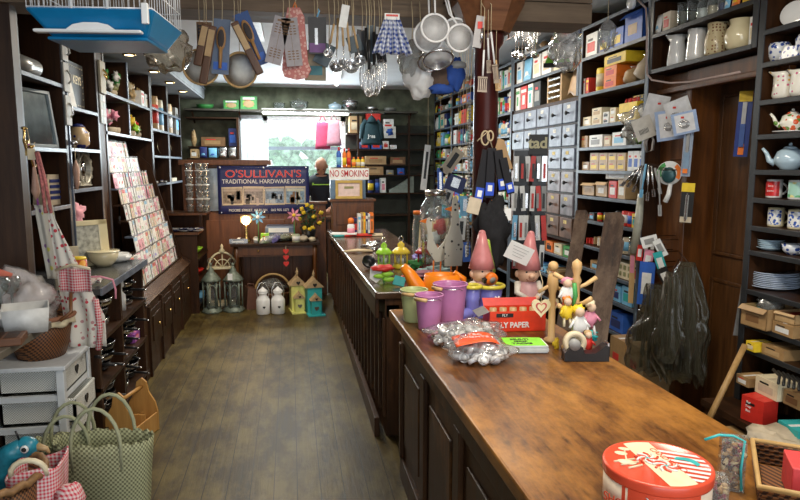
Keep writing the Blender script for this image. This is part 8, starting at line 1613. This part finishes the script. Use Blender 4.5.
# brown basket on top with lace edge and wrapped cloths
p = PZ(50, 352, .65); t = thing('brown_basket', 'brown wicker basket with lace trim and hoop handle on the white drawer unit', 'basket', (-1.255, 3.44, .651), 15)
MB().cup([(.11, 0), (.13, .06), (.155, .2)], .008, 30, Matrix.Diagonal((1, 1.1, 1, 1))).build('body', WICKER, t)
b = MB().grid(lambda u, v: ((.162+.006*math.sin(u*80)*v)*math.cos(u*2*PI), 1.1*(.162+.006*math.sin(u*80)*v)*math.sin(u*2*PI), .205-.04*v-.006*v*math.sin(u*60)), 60, 3); b.build('lace_trim', pm('cream'), t, solid=.002)
MB().tube([(.16*math.cos(a*PI/16), .176*math.sin(a*PI/16), .205) for a in range(32)], .012, 8, closed=True).build('rim', mat('brown cloth binding', (.3, .13, .07), .8), t)
MB().tube([(.1+.0*a, -.16+.03*math.sin(a*PI/10), .2-.0) if a == 0 else (.15, -.15+.14*math.cos(a*PI/10)*-1+.14, .20+.11*math.sin(a*PI/10)-(.14 if 0 else 0)) for a in range(11)], .009, 8).build('hoop_handle', mat('varnished cane', (.2, .08, .03), .35), t)
q = MB().ell((0, 0, .13), (.12, .13, .16), wob=.5, seed=11, nu=28, nv=18).build('wrapped_white_towels', mat('white towelling', (.62, .56, .54), .9)); q.location = (-1.255, 3.44, .80); q.rotation_euler = (R(0), R(-22), R(20)); tag(q, 'white towels wrapped in clear plastic filling the brown basket', 'towels')
MB().ell((0, 0, .13), (.125, .136, .166), wob=.55, seed=11, nu=28, nv=18).build('clear_wrap', CLEAR, q)
q = MB().tube([(-.04, 0, 0), (-.05, 0, .09), (-.0, 0, .15), (.05, 0, .11)], [.02, .025, .025, .02], 14).build('coral_towel', mat('coral towelling', (.65, .18, .12), .95)); q.location = (-1.36, 3.33, .95); q.rotation_euler = (0, R(-10), R(10)); tag(q, 'coral edged folded towel curling out of the brown basket', 'towel')
# wooden trug leaning in the aisle
TW = wood('golden trug wood', (.42, .2, .05), (.62, .34, .1), 'Z', .4)
p = PZ(128, 438, 0); t = thing('wooden_trug', 'golden wooden caddy with curved ends and dividers standing on the floor', 'caddy', (max(p.x, -.95), p.y+.0, 0), 74)
L, Wd, Hh = .26, .19, .30
end = [(-Wd/2, 0), (Wd/2, 0), (Wd/2, .12), (Wd*.42, .18), (Wd*.22, .24), (Wd*.16, Hh), (0, Hh+.025), (-Wd*.16, Hh), (-Wd*.22, .24), (-Wd*.42, .18), (-Wd/2, .12)]
for sx in (-1, 1): MB().prism(end, .014, T(sx*L/2, 0, 0) @ RZ(90)).build('end_panel', TW, t, bevel=.003)
for sy in (-1, 1): MB().box((0, sy*(Wd/2-.006), .06), (L, .01, .11)).build('side_slat', TW, t, bevel=.002)
MB().box((0, 0, .008), (L, Wd-.02, .012)).build('bottom', TW, t); MB().cyl((-L/2, 0, Hh-.03), (L/2, 0, Hh-.03), .011, 12).build('handle_rod', TW, t); MB().box((0, 0, .08), (.008, Wd-.025, .13)).build('divider', TW, t); MB().box((0, 0, .07), (L-.02, .008, .1)).build('divider', TW, t)
# sage woven shopping bags
SG = pattern('sage woven lace', (.42, .43, .25), (.15, .15, .08), 'weave', .02, .8); SGs = mat('sage cord', (.33, .34, .21), .8)
def sbag(label, x, ytop, Y, w_, h, rz, seed, hh=.17):
    p = PY(x, ytop, Y); t = thing('woven_bag', label, 'bag', (p.x, Y, 0), rz); zt_ = p.z; z0 = 0.0
    def fn(u, v):
        a = u*2*PI; sc = .78+.22*v; top = .014*abs(math.sin(a*10)) if v > .95 else 0; return (w_/2*sc*abs(math.cos(a))**.7*(1 if math.cos(a) > 0 else -1), .085*sc*abs(math.sin(a))**.7*(1 if math.sin(a) > 0 else -1)+.008*math.sin(v*5+seed), z0+.004+(zt_-z0)*v+top)
    MB().grid(fn, 80, 12).build('woven_body', SG, t, solid=.005); MB().ell((0, 0, .01), (w_*.36, .06, .006)).build('bottom', SGs, t)
    for sy in (-1, 1): MB().tube([(-w_*.24, sy*.08, zt_-.1), (-w_*.25, sy*.085, zt_)]+[(w_*.25*math.cos(a), sy*.085, zt_+hh*math.sin(a)) for a in [PI-PI*j/10 for j in range(1, 10)]]+[(w_*.25, sy*.085, zt_), (w_*.24, sy*.08, zt_-.1)], .008, 8).build('handle', SGs, t)
    b = MB(); b.ell((0, -.088, zt_-.04), (.018, .004, .014)); b.build('bow', SGs, t)
sbag('sage green woven lace bag nearest the aisle with scalloped rim', 104, 440, 2.78, .40, .4, -6, 1); sbag('sage green woven bag behind, towards the white drawers', 70, 442, 2.93, .36, .4, 8, 2, .15)
# gingham basket, wooden bird, bottom-left basket
p = PY(38, 470, 2.45); t = thing('gingham_basket', 'red gingham lined basket with a white tag and pale rope handle', 'basket', (PY(38, 470, 2.45).x, 2.45, 0), 0)
zt_ = PY(38, 463, 2.45).z; k = mpp((p.x, 2.45, zt_)); wB = 50*k
MB().bb((-wB/2-.02, -.1, 0), (wB/2+.02, .12, zt_-.2)).build('wicker_stand', WICKER, t, bevel=.01)
def gbf(u, v):
    a = u*2*PI; c_, s_ = math.cos(a), math.sin(a); f_ = abs(c_)**.5*(1 if c_ > 0 else -1); g_ = abs(s_)**.5*(1 if s_ > 0 else -1); return (f_*wB/2*(.85+.15*v), g_*.09*(.9+.1*v), zt_-.2+.2*v+.012*(1 if v > .99 else 0)*math.sin(a*3)+.02*f_)
MB().grid(gbf, 40, 8).build('gingham_body', GR, t, solid=.006); MB().box((0, 0, zt_-.195), (wB*.8, .16, .008)).build('lining', GR, t)
MB().box((-.02, -.1, zt_-.09), (.045, .003, .085)).build('price_tag', WHT, t); b = MB(); [b.box((-.034+.004*i, -.102, zt_-.11), (.002, .001, .025)) for i in range(8)]; b.build('barcode', pm('black'), t)
MB().tube([(-.06, -.08, zt_-.01)]+[(.06*math.cos(a)*1.0, -.085, zt_+.05*math.sin(a)) for a in [PI-PI*j/8 for j in range(1, 8)]]+[(.06, -.08, zt_-.01)], .010, 8).build('rope_handle', pm('cream'), t)
p = PY(66, 492, 2.35); t = thing('gingham_purse', 'small red gingham purse at the right of the gingham basket', 'purse', (PY(70, 490, 2.37).x, 2.37, 0), 10); zq = PY(70, 483, 2.37).z
MB().ell((0, 0, zq-.06), (.05, .04, .06), wob=.3, seed=2).build('purse', GR, t); MB().tube([(0, 0, 0), (0, 0, zq-.1)], .05, 14).build('stand', WICKER, t)
p = PY(12, 448, 2.5); t = thing('painted_bird', 'teal blue painted wooden bird head rising at the left edge', 'ornament', (p.x, 2.55, 0), 0); zq = PY(12, 448, 2.55).z
TL = mat('teal bird paint', (.02, .2, .28), .3, 0, .3, 30); MB().tube([(-.06, 0, 0), (-.06, 0, zq-.1), (-.03, 0, zq-.02), (.02, 0, zq)], [.04, .035, .04, .038], 16).build('neck', TL, t); hd_ = MB().ell((.03, 0, zq), (.045, .035, .042)).build('head', TL, t)
MB().lathe([(.016, 0), (.012, .004), (.0001, .005)], 14, T(.035, -.034, zq+.005) @ RX(90)).build('eye_ring', WHT, hd_); MB().lathe([(.009, 0), (.0001, .004)], 12, T(.035, -.039, zq+.005) @ RX(90)).build('eye', BLACK, hd_); MB().tube([(.065, 0, zq), (.1, 0, zq-.012), (.11, 0, zq-.03)], [.016, .01, .004], 8).build('beak', pm('tan'), hd_)
MB().tube([(.01, -.01, zq+.035), (-.0, -.01, zq+.07)], .004, 5).build('crest', BLACK, hd_)
t = thing('hoop_basket', 'brown wicker basket rim with plaited edge at the bottom left corner', 'basket', (PY(-22, 480, 2.35).x, 2.38, 0), 0); zq = PY(10, 478, 2.35).z
MB().cup([(.14, 0), (.19, zq)], .01, 30).build('body', WICKER, t); b = MB(); b.tube([(.195*math.cos(a*PI/30), .195*math.sin(a*PI/30), zq+.006*math.sin(a*2.1)) for a in range(60)], .014, 8, closed=True); b.build('plaited_rim', mat('brown plait', (.25, .13, .05), .6, 0, .3, 50), t); MB().tube([(.0, -.19, zq)]+[(.1*math.cos(a)-.02, -.19, zq-.02+.08*math.sin(a)) for a in [PI*.9-PI*.8*j/8 for j in range(9)]], .009, 8).build('handle', mat('cane', (.45, .28, .1), .6), t)
